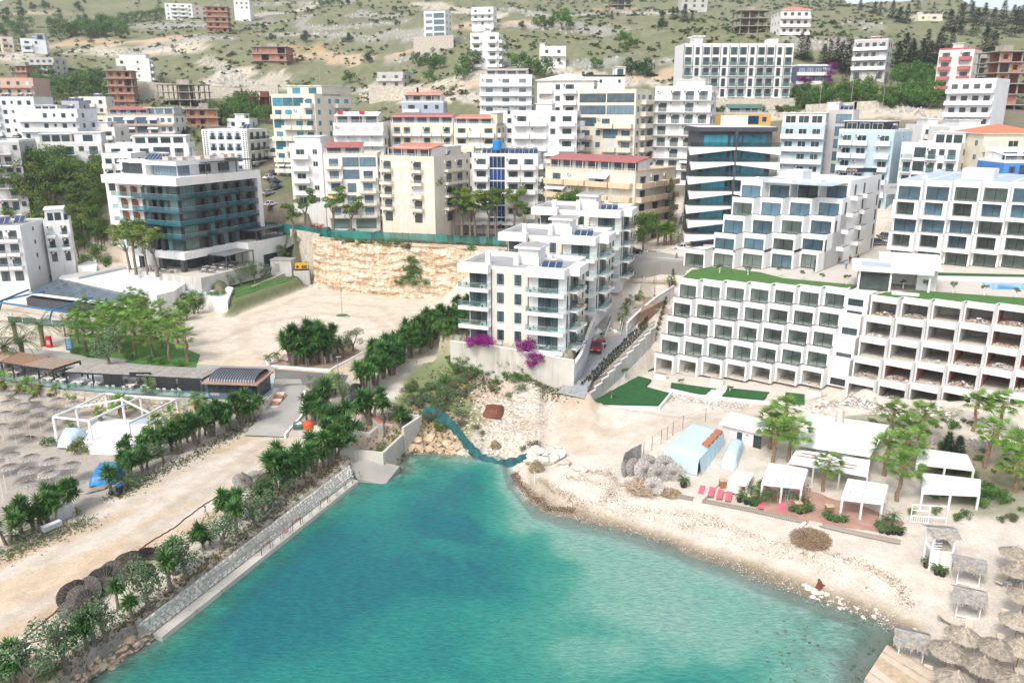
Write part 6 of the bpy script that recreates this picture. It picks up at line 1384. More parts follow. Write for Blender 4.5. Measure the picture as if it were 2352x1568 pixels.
BK={'yucca':bank('y',[yucca_proto(1,3,2.7),yucca_proto(2,4,3.3,1.2),yucca_proto(3,2,2.6,.7),yucca_proto(4,5,3.2,1.4)]),'yucca1':bank('y1',[yucca_proto(11,1,2.6),yucca_proto(12,1,2.2)]),'fan':bank('f',[fanpalm_proto(21,4.6),fanpalm_proto(22,5.2),fanpalm_proto(23,4.0)]),'fans':bank('fs',[fanpalm_proto(31,1.5,24,1.35),fanpalm_proto(32,1.1,22,1.2)]),'date':bank('d',[datepalm_proto(41),datepalm_proto(42,2.6,30,2.7)]),'dates':bank('ds',[datepalm_proto(43,.8,26,2.2,.28)]),'cycad':bank('c',[datepalm_proto(45,.35,22,.62,.12),datepalm_proto(46,.3,18,.55,.12)]),'olive':bank('o',[blobtree_proto(51,2.9,1.35,'l_olive',True,12,110,.17,.8,base=.3),blobtree_proto(52,3.3,1.5,'l_olive',True,14,110,.17,.85,base=.3),blobtree_proto(53,2.6,1.2,'l_olive',True,10,110,.16,.8,base=.3)]),'olivetub':bank('ot',[blobtree_proto(55,2.4,.85,'l_olive',True,8,130,.16,.75,'bark_w',base=.5),blobtree_proto(56,2.2,.75,'l_olive',True,7,130,.15,.7,'bark_w',base=.5)]),'pine':bank('p',[blobtree_proto(61,11.5,3.2,'l_pine',True,19,210,.36,.55,base=.58,clump=.42,fork=6),blobtree_proto(62,10.0,2.8,'l_pine',True,12,190,.34,.5,base=.55,clump=.42,fork=5,lean=.9),blobtree_proto(63,9.0,2.4,'l_pine',True,10,190,.32,.55,base=.5,clump=.45,fork=5)]),'pineo':bank('po',[blobtree_proto(64,10.5,3.0,'l_pine_o',True,14,190,.33,.5,base=.5,clump=.4,fork=6,lean=.8)]),'pinewood':bank('pw',[blobtree_proto(65,9.0,4.2,'l_pine',True,24,150,.42,.7,base=.35,clump=.42),blobtree_proto(66,8.0,3.8,'l_pine_o',True,22,150,.42,.7,base=.35,clump=.42),blobtree_proto(67,10.0,4.4,'l_pine',True,26,150,.42,.75,base=.35,clump=.4)]),'tree':bank('t',[blobtree_proto(71,5.0,2.5,'l_shrub',True,18,150,.28,.85,base=.25),blobtree_proto(72,4.2,2.2,'l_shrub',True,16,150,.28,.85,base=.25)]),'fartree':bank('ft',[blobtree_proto(73,6.0,3.4,'l_shrub',True,14,60,.6,.8,base=.2),blobtree_proto(74,6.5,3.6,'l_pine',True,14,60,.6,.8,base=.2),blobtree_proto(75,5.0,3.0,'l_conif',True,12,60,.6,.8,base=.2)]),'shrub':bank('s',[blobtree_proto(81,1.7,1.2,'l_shrub',False,9,90,.2,.8),blobtree_proto(82,1.5,1.3,'l_shrub',False,10,80,.2,.8)]),'shruby':bank('sy',[blobtree_proto(83,1.8,1.2,'l_shrub_y',False,9,90,.2,.8)]),'bush':bank('b',[blobtree_proto(84,1.8,1.4,'l_scrub',False,10,90,.2,.8),blobtree_proto(85,1.6,1.4,'l_olive',False,10,80,.18,.8)]),'magenta':bank('m',[blobtree_proto(91,2.0,1.7,'l_mag',False,14,120,.19,.75),blobtree_proto(92,2.2,1.4,'l_mag',False,12,120,.19,.9)]),'redfl':bank('r',[blobtree_proto(93,1.7,1.6,'l_redfl',False,10,80,.25,.75)]),'conifer':bank('cf',[conifer_proto(101,8,2.5),conifer_proto(102,7,2.7),conifer_proto(103,9,2.6)]),'conifery':bank('cy',[conifer_proto(104,4.6,1.6,'l_conif_y',500,.5)]),'cypress':bank('cp',[column_proto(105,9.0,1.1,'l_conif',900)]),'thuja':bank('th',[column_proto(106),column_proto(107,2.3,.45)]),'oleander':bank('ol',[blobtree_proto(94,2.0,1.3,'l_shrub',False,10,100,.18,.85)]),}
CATS={'yucca':('yucca','yucca'),'yucca1':('yucca','yucca'),'fan':('fan_palm','palm tree'),'fans':('young_fan_palm','palm tree'),'date':('date_palm','palm tree'),'dates':('date_palm','palm tree'),'cycad':('cycad','plant'),'olive':('olive_tree','tree'),'olivetub':('olive_tree','tree'),'pine':('pine_tree','tree'),'pineo':('pine_tree','tree'),'pinewood':('pine_tree','tree'),'tree':('leafy_tree','tree'),'fartree':('hillside_tree','tree'),'shrub':('shrub','shrub'),'shruby':('shrub','shrub'),'bush':('bush','shrub'),'magenta':('bougainvillea','flowering shrub'),'redfl':('flowering_shrub','flowering shrub'),'conifer':('conifer','tree'),'conifery':('golden_conifer','tree'),'cypress':('cypress','tree'),'thuja':('thuja','shrub'),'oleander':('oleander','shrub')}
def plant(kind,loc_,s,label,group=None,rz=None,k=None,sz=None):
 t,c,d=BK[kind][rnd.randrange(len(BK[kind]))if k is None else k%len(BK[kind])];nm,cat=CATS[kind]
 if t is None and d is None:
  o=ob(nm,c,None,loc_,rnd.uniform(0,6.28)if rz is None else rz);o.scale=(s,s,sz or s*rnd.uniform(.9,1.12));return tag(o,label,cat,group)
 r=root(nm,label,cat,loc_,rnd.uniform(0,6.28)if rz is None else rz,group);r.scale=(s,s,sz or s*rnd.uniform(.92,1.1))
 if t:ob('trunk',t,r)
 ob('crown',c,r)
 if d:ob('dead_leaves',d,r)
 return r
def gpl(kind,x,y,s,label,group=None,**k):
 s*={'yucca':1.22,'yucca1':1.2,'olive':1.12,'tree':1.2,'pinewood':1.12,'fans':1.1}.get(kind,1)
 return plant(kind,G(x,y),s,label,group,**k)
for i,(x,y,s)in enumerate([(672,838,1.75),(690,836,1.9),(706,840,1.8),(722,834,1.9),(745,836,1.7),(760,828,1.6),(700,822,1.8),(735,818,1.8),(668,822,1.5)]):
 p=P(x,y,LOTZ+.1);o=plant('yucca',p,s,'tall white trunked yucca in the island grove','yuccas of the island grove',k=i)
 b=MB();b.tube((0,0,-.2),(0,0,1.3/s),.30/s*1.2,.22/s,'bark_w',8);b.obj('painted_trunk',o)
for i,(x,y,s)in enumerate([(752,832,1.0),(790,822,1.15),(812,806,1.15),(775,812,1.0)]):plant('olive',P(x,y,LOTZ+.1),s*1.35,['olive at the right foot of the yucca grove','dense olive tree on the island right of the yuccas','pale olive tree at the right tip of the island','dark olive tree tucked into the yucca grove'][i])
for i,(x,y)in enumerate([(838,902),(862,885),(880,868),(870,850),(900,862),(905,842),(925,832),(918,815),(945,822),(950,800),(965,812),(975,790),(990,800),(1000,778),(1018,782),(1025,760),(1045,768),(1050,745),(1066,755),(1068,735),(935,800),(985,772),(1008,760),(1035,742),(955,780)]):
 gpl('yucca' if i<14 or i%2 else 'tree',x,y,(1.35 if i<14 else 1.1)if(i<14 or i%2)else.72,'yucca in the hedge between dirt lot and overgrown slope' if(i<14 or i%2)else 'leafy tree in the hedge climbing to the white apartments','yucca hedge by the dirt lot' if(i<14 or i%2)else 'leafy trees of the hedge')
for i,(x,y,s,kd)in enumerate([(728,975,1.2,'yucca'),(742,960,1.25,'yucca'),(735,945,.6,'tree'),(852,975,1.35,'yucca'),(880,972,1.3,'yucca1'),(922,985,1.25,'yucca1'),(808,962,.75,'yucca1'),(705,975,1.1,'yucca1')]):gpl(kd,x,y,s,['yucca at the left end of the stone terrace wall','tall yucca beside the concrete ramp','dark leafy tree between the yuccas by the ramp','big double yucca above the stone terrace wall','single yucca at the corner of the concrete wall','lone yucca with a brown skirt inside the concrete wall','small yucca before the crazy paved wall','leaning yucca beside the ramp kerb'][i],k=i)
gpl('fans',750,912,1.5,'fan palm with a slim brown trunk beside the yard',k=0);gpl('fans',870,1040,.7,'small spiky palm by the slipway wall');gpl('fans',905,1020,.8,'young fan palm inside the concrete walled yard')
gpl('olive',722,905,1.1,'olive bush at the ramp top');gpl('olive',788,925,1.2,'grey green olive behind the stone terrace');gpl('olive',770,905,1.0,'pale olive beside the slim fan palm');gpl('shruby',780,965,.9,'yellow flowering shrub on the stone terrace');gpl('shrub',732,968,.7,'dark green shrub beside the ramp kerb')
Q0=[(788,1032,'yucca',1.35),(770,1050,'yucca',1.1),(742,1072,'olive',1.05),(760,1066,'yucca',1.0),(720,1082,'yucca',1.2),(700,1098,'olive',1.1),(688,1098,'yucca',1.2),(668,1122,'yucca',1.1),(655,1140,'olive',1.0),(640,1135,'yucca',1.25),(622,1165,'yucca',1.1),(606,1180,'olive',1.15),(596,1165,'olive',.9),(585,1212,'olive',.95),(545,1232,'yucca1',1.15),(535,1200,'yucca',.9),(512,1262,'olive',1.1),(482,1252,'olive',.8),(470,1262,'yucca',.95),(425,1330,'olive',1.25),(392,1358,'yucca1',1.2),(398,1320,'yucca',.8),(338,1398,'olive',1.25),(303,1420,'yucca1',.8),(272,1398,'yucca1',.8),(240,1470,'olive',1.1),(218,1485,'yucca1',1.1),(200,1490,'yucca1',.9),(150,1540,'olive',1.25),(170,1500,'yucca1',.8),(75,1580,'olive',1.2),(40,1575,'yucca1',1.0),(110,1560,'dates',.6),(20,1590,'yucca',.8)]
for i,(x,y,kd,s)in enumerate(Q0):gpl(kd,x,y,s*1.12,{'y':'yucca in the row above the stone quay','o':'olive tree in the row above the stone quay','d':'small date palm near the bottom of the quay row'}[kd[0]],{'y':'yuccas along the quay','o':'olive trees along the quay','d':None}[kd[0]],k=i)
for i,(x,y,kd,s)in enumerate([(575,968,'yucca',1.15),(555,975,'yucca',1.0),(545,962,'olive',.9),(525,990,'yucca',1.15),(508,978,'olive',.95),(490,1002,'yucca',1.1),(472,1000,'olive',1.0),(452,1020,'yucca',1.15),(432,1015,'olive',1.05),(412,1042,'yucca',1.15),(395,1035,'olive',1.0),(375,1062,'olive',1.05),(360,1050,'yucca',1.15),(340,1078,'olive',1.0),(325,1085,'yucca',1.1),(300,1100,'yucca',1.0),(310,1062,'yucca',.9),(255,1130,'yucca1',1.25)]):
 gpl(kd,x,y,s,{'y':'yucca between the dirt track and the left beach','o':'olive tree between the dirt track and the left beach'}[kd[0]],{'y':'yuccas beside the left beach','o':'olive trees beside the left beach'}[kd[0]],k=i)
gpl('dates',290,1118,1.15,'sprawling date palm beside the blue tarpaulin')
for i,(x,y,kd,s)in enumerate([(20,1250,'yucca',1.0),(48,1225,'yucca',.95),(78,1218,'yucca',.95),(110,1200,'yucca',.95),(140,1190,'yucca',.9),(160,1175,'yucca',.9),(40,1240,'dates',.7),(175,1180,'fans',.5),(95,1205,'fans',.8)]):gpl(kd,x,y,s,{'y':'yucca in the short row beside the stacked loungers','d':'small date palm under the yuccas by the stacked loungers','f':'low fan palm under the yuccas by the stacked loungers'}[kd[0]],{'y':'yuccas by the stacked loungers','d':None,'f':'low fan palms by the stacked loungers'}[kd[0]],k=i)
for i,(x,y,s)in enumerate([(47,904,1.0),(88,906,1.25),(132,908,.8),(180,918,1.2),(283,955,1.5),(232,915,.9),(345,930,1.3),(395,935,1.2),(455,948,1.2),(405,972,1.2),(367,1000,1.3),(326,1030,1.3),(5,900,1.2),(165,986,.7),(232,965,.9)]):gpl('fans',x,y,s,'young fan palm on the left beach near the terrace wall','young fan palms on the left beach',k=i)
gpl('shruby',186,1040,1.3,'golden green shrub at the corner of the steel frame');gpl('shrub',112,1024,.9,'dark shrub on the beach left of the steel frame')
for i,(x,y)in enumerate([(35,905),(75,908),(118,912),(155,915),(215,928)]):gpl('shrub',x,y,.55,'low shrub in the bed under the terrace wall','low shrubs under the terrace wall')
for i,(x,y,s)in enumerate([(432,832,1.0),(390,826,1.0),(352,822,1.05),(313,818,1.0),(275,812,1.0),(230,810,1.0),(198,806,1.05),(410,800,.95),(330,795,1.0),(290,785,1.0),(250,785,.95),(215,780,.95),(300,755,.95),(345,760,.9),(375,745,.85),(265,760,.9),(445,722,.75),(415,735,.75),(180,790,.95),(238,768,.95),(262,800,1.0),(310,770,.95),(322,742,.9),(358,778,.95),(372,800,1.0),(400,775,.9),(284,735,.85),(240,742,.85),(205,752,.9),(180,765,.9),(335,722,.8),(300,718,.8)]):gpl('fan',x,y,s,'shaggy fan palm in the grove behind the promenade','fan palms of the promenade grove',k=i)
for i,(x,y,s)in enumerate([(55,832,1.25),(100,795,1.25),(18,845,1.3),(38,785,1.2)]):gpl('date',x,y,s,['date palm rising between the reed pergolas','tall date palm near the red vending cabinet','thick trunked date palm at the left edge of the promenade','date palm in front of the blue pergola'][i],k=0)
gpl('dates',84,848,1.1,'date palm growing through the second reed pergola');gpl('dates',150,862,1.1,'date palm growing at the gap between the pergolas')
gpl('olive',250,838,1.75,'big rounded olive bush beside the promenade');gpl('conifery',150,772,.9,'golden conifer beside the palm grove')
for i,(x,y)in enumerate([(470,708),(490,704),(505,700),(455,720),(430,735),(395,752),(480,690),(400,712),(440,705)]):gpl('tree',x,y,.62,'citrus tree in the hedge along the white annex','citrus trees by the white annex',k=i)
for i,(x,y)in enumerate([(180,812),(300,826),(340,834),(372,838),(410,842),(205,822)]):gpl('shrub',x,y,.9,'round shrub on the lawn under the fan palms','round shrubs under the fan palms')
strip('palm_lawn',gline([(160,812),(220,824),(330,838),(450,846)]),gline([(160,770),(240,770),(350,770),(460,815)]),'lawn',20,8,.07)
for i,(x,y,s,kd)in enumerate([(313,627,.88,'pine'),(340,627,.72,'pineo'),(362,632,.95,'pineo'),(300,622,.8,'pineo')]):plant(kd,P(x,y,10.6),s*1.3,['pine with a dense crown left of the glass hotel corner','short bushy pine at the foot of the glass hotel','forked pine with two pale trunks before the glass hotel','left pine of the clump by the glass hotel'][i],k=i)
for i,(x,y,s)in enumerate([(200,625,.9),(245,620,.7),(60,640,1.0),(90,625,1.1),(10,655,1.1),(40,660,1.0),(140,640,.9),(225,606,1.05),(125,615,1.3),(150,600,1.1),(170,640,.8),(95,650,.9),(60,655,.95),(25,668,1.0),(110,668,.7),(75,640,1.0),(195,570,.8),(240,560,.8)]):gpl('tree',x,y,s,'dense broadleaf tree between white villa and low restaurant','broadleaf trees behind the low restaurant',k=i)
for i,(x,y,s)in enumerate([(555,655,1.35),(585,652,1.45),(610,640,1.3),(530,660,.9),(570,640,1.2)]):gpl('olive',x,y,s,'silvery olive tree on the lawn beside the glass hotel terrace','olive trees beside the glass hotel terrace',k=i)
for i,(x,y,s)in enumerate([(30,540,1.0),(75,560,1.0),(120,570,1.0),(165,575,.9),(205,550,.9),(60,420,.9),(85,425,1.0),(110,415,.9),(135,425,.9),(185,440,.9),(210,445,.9),(15,505,1.1),(50,490,1.2),(90,500,1.2),(130,490,1.15),(170,500,1.1),(200,515,.9),(20,455,1.0),(70,450,1.1),(115,455,1.1),(160,455,1.0),(195,460,.9),(150,540,1.1),(190,550,1.0),(110,535,1.0),(215,470,.8),(35,430,.8),(5,470,1.0),(180,590,.8),(235,420,.7),(240,405,.6),(160,430,.9)]):gpl('pinewood',x,y,s,'bushy pine in the wood left of the glass hotel','pine wood left of the glass hotel',k=i)
for i,(x,y,kd,k,s)in enumerate([(700,528,'pine',1,.85),(674,523,'pine',2,.85),(645,520,'pine',2,.6),(765,541,'pine',1,.88),(805,536,'pine',1,.8),(992,556,'pine',0,1.15),(1044,552,'pineo',0,.85),(1062,549,'pine',2,1.0),(1092,551,'pineo',0,.9),(1120,552,'pine',1,.95),(1140,552,'pineo',0,.85),(1180,540,'pineo',0,.9),(1205,530,'pine',2,.8),(1080,535,'pine',2,.9)]):
 p=Q(x,y,198.0 if x>740 else 203);plant(kd,(p.x,p.y,H(p.x,p.y)),s*1.32,['bushy pine in front of the white corner block','leaning pine beside the parked cars above the fence','small dark pine beside the red flowers','slim pine in front of the red awning block','open crowned pine leaning right above the cliff','tallest umbrella pine, two trunks, in front of the plain cream block','small leaning pine right of the tallest pine','bright green pine before the cafe parasols','sparse yellowing pine by the cafe','pine with a forked trunk by the cafe fence','olive toned pine nearest the white apartments on the road','pine over the middle apartment roof','pine before the orange balconied block','back pine between the cafe trees'][i],k=k,rz=[.5,2,1,0,5.9,3.3,2,1,4,0.3,2,1,2,3][i])
for i,(x,y,s)in enumerate([(1300,475,.8),(1325,468,.9),(1345,472,.7)]):p=Q(x,y,186);plant('pinewood',(p.x,p.y,p.z-5.5),s,'bushy pine crown behind the farthest white apartment roof','pines behind the apartment roofs')
p=Q(1478,560,176);plant('pinewood',(p.x,p.y,H(p.x,p.y)),.85,'grey green pine shading the white van');p=Q(1245,475,190);plant('cypress',(p.x,p.y,p.z-3),1.1,'dark cypress between the blue glazed block and the orange block')
for i,(x,y,s)in enumerate([(1545,500,1.5),(1562,530,1.3),(1540,450,1.4),(1575,470,1.2)]):p=Q(x,y,184);plant('cypress',(p.x,p.y,p.z-6),s*.8,'tall dark cypress between the orange block and the slanted hotel','cypresses beside the slanted hotel')
for i,(x,y)in enumerate([(1525,572),(1540,565),(1512,560),(1530,545)]):p=Q(x,y,180);plant('fan',(p.x,p.y,H(p.x,p.y)),.8,'slim palm beside the slanted hotel car park','palms beside the slanted hotel')
CY_=lambda x:float(np.interp(x,[c[0]for c in CLIFF0],[c[1]for c in CLIFF0]))
for i,(x,y)in enumerate([(790,545),(800,556),(870,560),(890,566),(845,562),(915,575),(935,568),(1090,575),(765,552),(828,558)]):p=P(x,560,16.4);plant('shrub' if i%2 else 'bush',(p.x,CY_(p.x)-.9+(i%3)*.6,15.7),1.2,'shrub spilling over the top of the cliff','shrubs on the cliff top')
for i,(x,y,s)in enumerate([(958,600,1.2),(952,618,1.5),(960,634,1.6),(940,643,1.4),(965,648,1.4),(990,648,1.0),(925,646,1.0),(955,590,.8)]):p=Q(x,y,190);p.y=CY_(p.x)-3.9;p.z=Q(x,y,p.y).z;plant('shrub',(p.x,p.y,p.z-.9),s,'dark ivy mass hanging on the cliff face','ivy on the cliff face')
for i in range(70):
 x=1000+rnd.gauss(0,55);y=925+rnd.gauss(0,28)-(x-1000)*.35
 gpl(rnd.choice(['bush','bush','shrub','bush']),x,y,rnd.uniform(.45,1.0),'wild bush on the overgrown slope above the cove','wild bushes on the overgrown slope')
for i in range(34):
 x=1030+i*6;gpl('shrub',x,828+(i%4)*9+(x-1030)*.12,rnd.uniform(.55,.85),'creeper clump below the cream retaining wall','creepers below the cream wall')
for i,(x,y)in enumerate([(1130,945),(1165,915),(1195,900),(1090,985),(1060,975),(1225,1028),(1200,1035),(1240,890),(1140,900),(1105,1000),(1180,880)]):gpl('bush',x,y,.5+.2*(i%3),'low bush on the pale rubble ground','low bushes on the rubble ground')
for x,y,s,kd,l in((1105,792,1.15,'magenta','magenta bougainvillea over the retaining wall, left of two'),(1222,803,1.1,'magenta','magenta bougainvillea spilling down the retaining wall under the balconies'),(1155,783,1.1,'shruby','bright yellow green shrub between the bougainvilleas'),(1362,712,1.0,'magenta','purple bougainvillea at the corner of the middle apartments'),(1358,762,1.1,'shrub','dark round shrub above the ramp beside the lowest apartments'),(1180,790,.6,'magenta','small reddish bougainvillea by the yellow green shrub')):
 p=G(x,y);z=9.6 if x<1300 else p.z;pp=P(x,y,z)if x<1300 else p;plant(kd,pp,s,l,k=0)
for X_,Y_,Z_,S_ in((-6.4,125.0,9.7,1.15),(-4.2,124.2,9.8,1.1),(2.2,121.7,9.4,1.2),(3.6,121.0,8.2,1.05),(3.0,121.2,7.4,.8)):plant('magenta',(X_,Y_,Z_),S_,'magenta bougainvillea cascading over the cream retaining wall','bougainvillea on the cream wall')
b_=P(1218,818,8.8);plant('magenta',(b_.x,b_.y-.2,7.6),.8,'lower trail of magenta bougainvillea on the retaining wall',k=1)
for i,(x,y,l)in enumerate(((618,487,'red flowering shrub near the parked cars'),(728,497,'red bougainvillea beside the villa drive'))):p=Q(x,y,206);plant('redfl',(p.x,p.y,H(p.x,p.y)),1.3,l)
for dx,dz in((1910,150),(1906,168),(1900,186),(1895,200),(1838,180),(1850,186)):p=Q(dx,dz,300.5);plant('magenta',(p.x,p.y-1.5,p.z-1.5),1.15,'purple bougainvillea climbing the grey hillside villa','bougainvillea on the grey villa')
for x,y in((1653,627),(1717,632),(1791,630),(1842,638),(1887,645),(1945,650),(2074,660),(2127,666),(2189,670),(2261,675),(2334,680)):plant('olivetub',P(x,y,18.3),.72,'small clipped olive on the roof lawn strip','clipped olives along the roof lawns')
a=P(1345,922,3);c=P(1494,834,3)
for i in range(30):
 f=(i+.5)/30;p=a.lerp(c,f)+Vector((-.75,.55,0));z=4.3+5.6*f-.3;plant('thuja',(p.x,p.y,z),.8,'dark conifer sapling hedge plant along the garden wall','hedge of saplings along the garden wall')
for i in range(14):p=P(1505+i*3.4,745-i*6.2+8,9.5);plant('thuja',(p.x,p.y,H(p.x,p.y)),.7,'dark sapling in the hedge beside the block wall','hedge saplings beside the block wall')
gpl('olivetub',1405,918,.8,'bare branched tree near the front edge of the big lawn');gpl('olivetub',1434,870,.85,'small tree at the back of the big lawn');gpl('olivetub',1564,886,.6,'tiny clipped tree on the first small lawn');gpl('olivetub',1676,903,.6,'tiny clipped tree on the second small lawn')
for i,(x,y)in enumerate([(1440,700),(1438,725),(1425,745),(1462,690),(1545,660)]):gpl('fans',x,y,.9,'thin young palm beside the garden walk','thin palms beside the garden walk')
for i,(x,y,s)in enumerate([(1775,1062,1.0),(1812,1062,1.0),(1768,1030,1.05),(1800,1000,.95),(1890,1128,.78),(2030,1092,1.0),(2072,1085,1.0),(2060,1150,1.0),(2080,1040,.95),(2110,1010,.95),(2262,1075,1.0),(2330,1130,1.0),(2235,990,.9),(2290,1005,.95),(2330,1080,.95),(2045,1010,.9)]):gpl('fan',x,y,s*1.0,'tall fan palm with a shaggy trunk at the beach bar','fan palms at the beach bar',k=i)
for i,(x,y,s)in enumerate([(1740,1150,.8),(1752,1158,.8),(1770,1156,.75),(1725,1135,.6),(2035,1215,.8),(2050,1205,.75),(1845,1165,.6),(1830,1160,.6)]):gpl('date',x,y,s*.62,'feathery palm in the planting beside the bar deck','feathery palms by the bar deck',k=1)
for i,(x,y,s)in enumerate([(2275,1150,1.1),(2250,1160,.9),(2300,1155,.9),(2215,1190,.6),(2195,1195,.6),(2165,1030,.7),(2150,1180,.6),(2190,985,.8),(2120,1110,.6),(1750,1120,.7),(1735,1160,.6),(2090,1180,.5),(2130,1000,.6),(2345,1010,.9)]):gpl('shrub' if i%3 else 'oleander',x,y,s,'garden shrub among the pergolas of the beach bar','garden shrubs of the beach bar')
gpl('conifer',2175,1040,.42,'small blue green conifer behind the slatted pergola');gpl('conifer',2200,1045,.42,'second small conifer beside the reed fence')
for i in range(46):x=2110+rnd.random()*250;y=1010+rnd.random()*190;gpl(rnd.choice(['bush','shrub','oleander']),x,y,rnd.uniform(.3,.65),'low garden bush in the planting behind the slatted pergolas','low bushes of the bar garden')
for i in range(22):gpl('bush',1960+i*14,968+(i%3)*7,rnd.uniform(.3,.55),'weedy bush on the strip below the unfinished block','weedy bushes below the unfinished block')
for i in range(16):gpl('pinewood',180+rnd.random()*55,420+rnd.random()*150,.7,'small pine on the slope behind the glass hotel','small pines behind the glass hotel')
def pot(x,y,s,label,group,kd='cycad'):
 p=G(x,y);rt=root('potted_plant',label,'potted plant',p,rnd.uniform(0,6),group);b=MB();b.tube((0,0,0),(0,0,.42*s),.24*s,.32*s,'black',10);b.obj('pot',rt);t,c_,d=BK['cycad'][rnd.randrange(2)];o=ob('foliage',c_,rt,(0,0,.35*s));o.scale=(s,s,s);o=ob('stem',t,rt,(0,0,.35*s));o.scale=(s,s,s)
pot(1570,1118,1.5,'lone potted cycad on the sand beside the straw heap',None)
for x,y in((1698,1152),(1714,1157),(1727,1160),(1740,1158),(1704,1146)):pot(x,y,1.15,'potted cycad in the cluster left of the bar deck','cycads left of the bar deck')
for x,y in((1820,1178),(1836,1184),(1848,1180),(1858,1176)):pot(x,y,1.15,'potted cycad in the cluster by the brown box','cycads by the brown box')
for x,y in((1905,1198),(1919,1202),(1936,1202),(1898,1190)):pot(x,y,1.15,'potted cycad in the row before the right pergola','cycads before the right pergola')
for x,y in((2024,1222),(2039,1226),(2052,1226),(2066,1228),(2018,1214)):pot(x,y,1.15,'potted cycad in the row at the end of the boardwalk','cycads at the end of the boardwalk')
for x,y in((2127,1302),(2151,1318),(2164,1322)):pot(x,y,1.1,'black pot plant at the foot of the lifeguard tower','pots by the lifeguard tower')
HT=[(18,40,1.2,2),(45,15,.8,2),(75,25,1,2),(104,22,1.1,2),(135,32,.8,2),(182,25,1.3,2),(50,42,1.3,2),(195,8,.6,2),(60,75,1.4,1),(35,78,1.3,0),(8,72,1.3,1),(10,85,.9,0),(45,95,1,1),(700,97,1.0,2),(625,95,.7,2),(740,18,1.1,0),(760,16,1.1,0),(780,15,1.0,0),(800,12,.8,2),(825,18,.7,0),(662,18,.6,0),(708,28,.6,2),(680,35,.5,2),(800,98,.8,2),(848,145,.9,2),(1005,150,.9,0),(912,60,.6,2),(803,192,1,0),(1120,62,.8,2),(1200,68,.7,2),(1240,68,1,0),(1290,70,1.6,0),(1262,65,.9,2),(1520,68,.8,2),(1435,102,.9,0),(1455,112,.8,0),(1436,120,.7,0),(1190,165,1.2,0),(1225,175,1.2,0),(1450,175,1.2,2),(1480,178,1.2,2),(1370,160,.8,0),(1565,165,1.1,2),(1250,180,1.2,0),(960,155,1.1,0),(985,165,1.0,0),(1010,160,1.1,0),(1085,165,1.4,0),(1065,185,1.0,0),(985,190,.9,0),(1145,130,1.2,0)]
for x,y,s,k in HT:gpl('fartree',x,y,s*1.15,'dark rounded tree standing on the open hillside','single trees on the open hillside',k=k)
for i in range(34):gpl('fartree',105+rnd.random()*150+(i%3)*30,58+rnd.random()*32,rnd.uniform(1.1,1.6),'pine in the dark belt of trees on the left hillside','belt of pines on the left hillside',k=rnd.choice([0,1,1]))
for i in range(8):gpl('fartree',285+i*13,56-i*1.5,1.3,'pine in the line of trees below the white hill block','line of pines below the white hill block',k=1)
for i in range(26):gpl('fartree',78+rnd.random()*158,196+rnd.random()*42,rnd.uniform(.9,1.4),'green tree on the knoll above the left white houses','trees on the left knoll',k=rnd.choice([0,1]))
for i in range(26):gpl('fartree',505+rnd.random()*110,250+rnd.random()*50,rnd.uniform(.8,1.2),'green bush tree on the bank behind the arched building','trees on the bank behind the arched building',k=rnd.choice([0,1]))
for i,(x,y,s)in enumerate([(1545,45,.8),(1572,50,1.1),(1555,42,.6),(1590,46,.6),(1405,45,.6),(1520,62,.9),(1855,12,.6),(1906,14,.8),(1930,16,.7),(1975,24,1),(2008,32,1),(2020,36,.9),(2048,45,1.2),(2065,52,1.1),(2082,54,1.1),(2108,22,1.2),(2145,20,.8),(2180,12,.6),(2230,14,.9),(2255,14,.9),(2210,55,1.3),(2230,52,1.4),(2180,72,1.5),(2200,75,1.4),(2258,60,1.5),(2280,62,1.5),(2300,68,1.5),(2325,55,1.4),(2345,50,1.4),(2330,85,1.4),(2240,75,1.3),(2350,75,1.3),(1838,135,1.1),(1852,140,1.1),(1890,155,1.2),(1905,150,1),(1930,160,1.3),(1945,170,1.5),(1920,145,1),(2075,155,1.5),(2060,150,1.2),(2090,160,1.3),(2115,150,1.3),(2135,150,1.3),(2150,145,1.2),(2260,120,1.3),(2280,115,1.2),(2160,115,1.1),(2185,110,1),(2095,145,1.2),(2125,140,1.2)]):gpl('conifer',x,y,s,'dark pointed conifer on the right hillside','conifers on the right hillside',k=i)
for i,(x,y,s)in enumerate([(1932,205,1),(1952,208,.7),(1968,205,1.1),(1990,208,1.2),(2008,208,1),(2032,206,1.1),(2045,208,.9),(1942,185,.8)]):gpl('conifery',x,y,s*.95,'golden yellow conifer in the row above the road','golden conifers above the road')
for i in range(70):x=1825+rnd.random()*330;gpl('fartree',x,215+rnd.random()*40 if x<1900 or x>2020 else 180+rnd.random()*25 if x>2055 else 222+rnd.random()*25,rnd.uniform(.55,.95),'green bush tree on the bank above the blue hotel','trees on the bank above the blue hotel',k=rnd.choice([0,0,1]))
for i in range(22):gpl('fartree',2060+rnd.random()*85,170+rnd.random()*30,rnd.uniform(.7,1.0),'leafy tree on the green slope left of the striped block','trees left of the striped block',k=0)
for i,(x,y)in enumerate([(1655,252),(1680,250),(1712,250),(1745,248),(1810,250),(1830,248)]):p=Q(x,y,262);plant('fartree',(p.x,p.y,p.z-2),.55,'small tree planted at the foot of the stone plinth','trees at the hotel plinth',k=0)
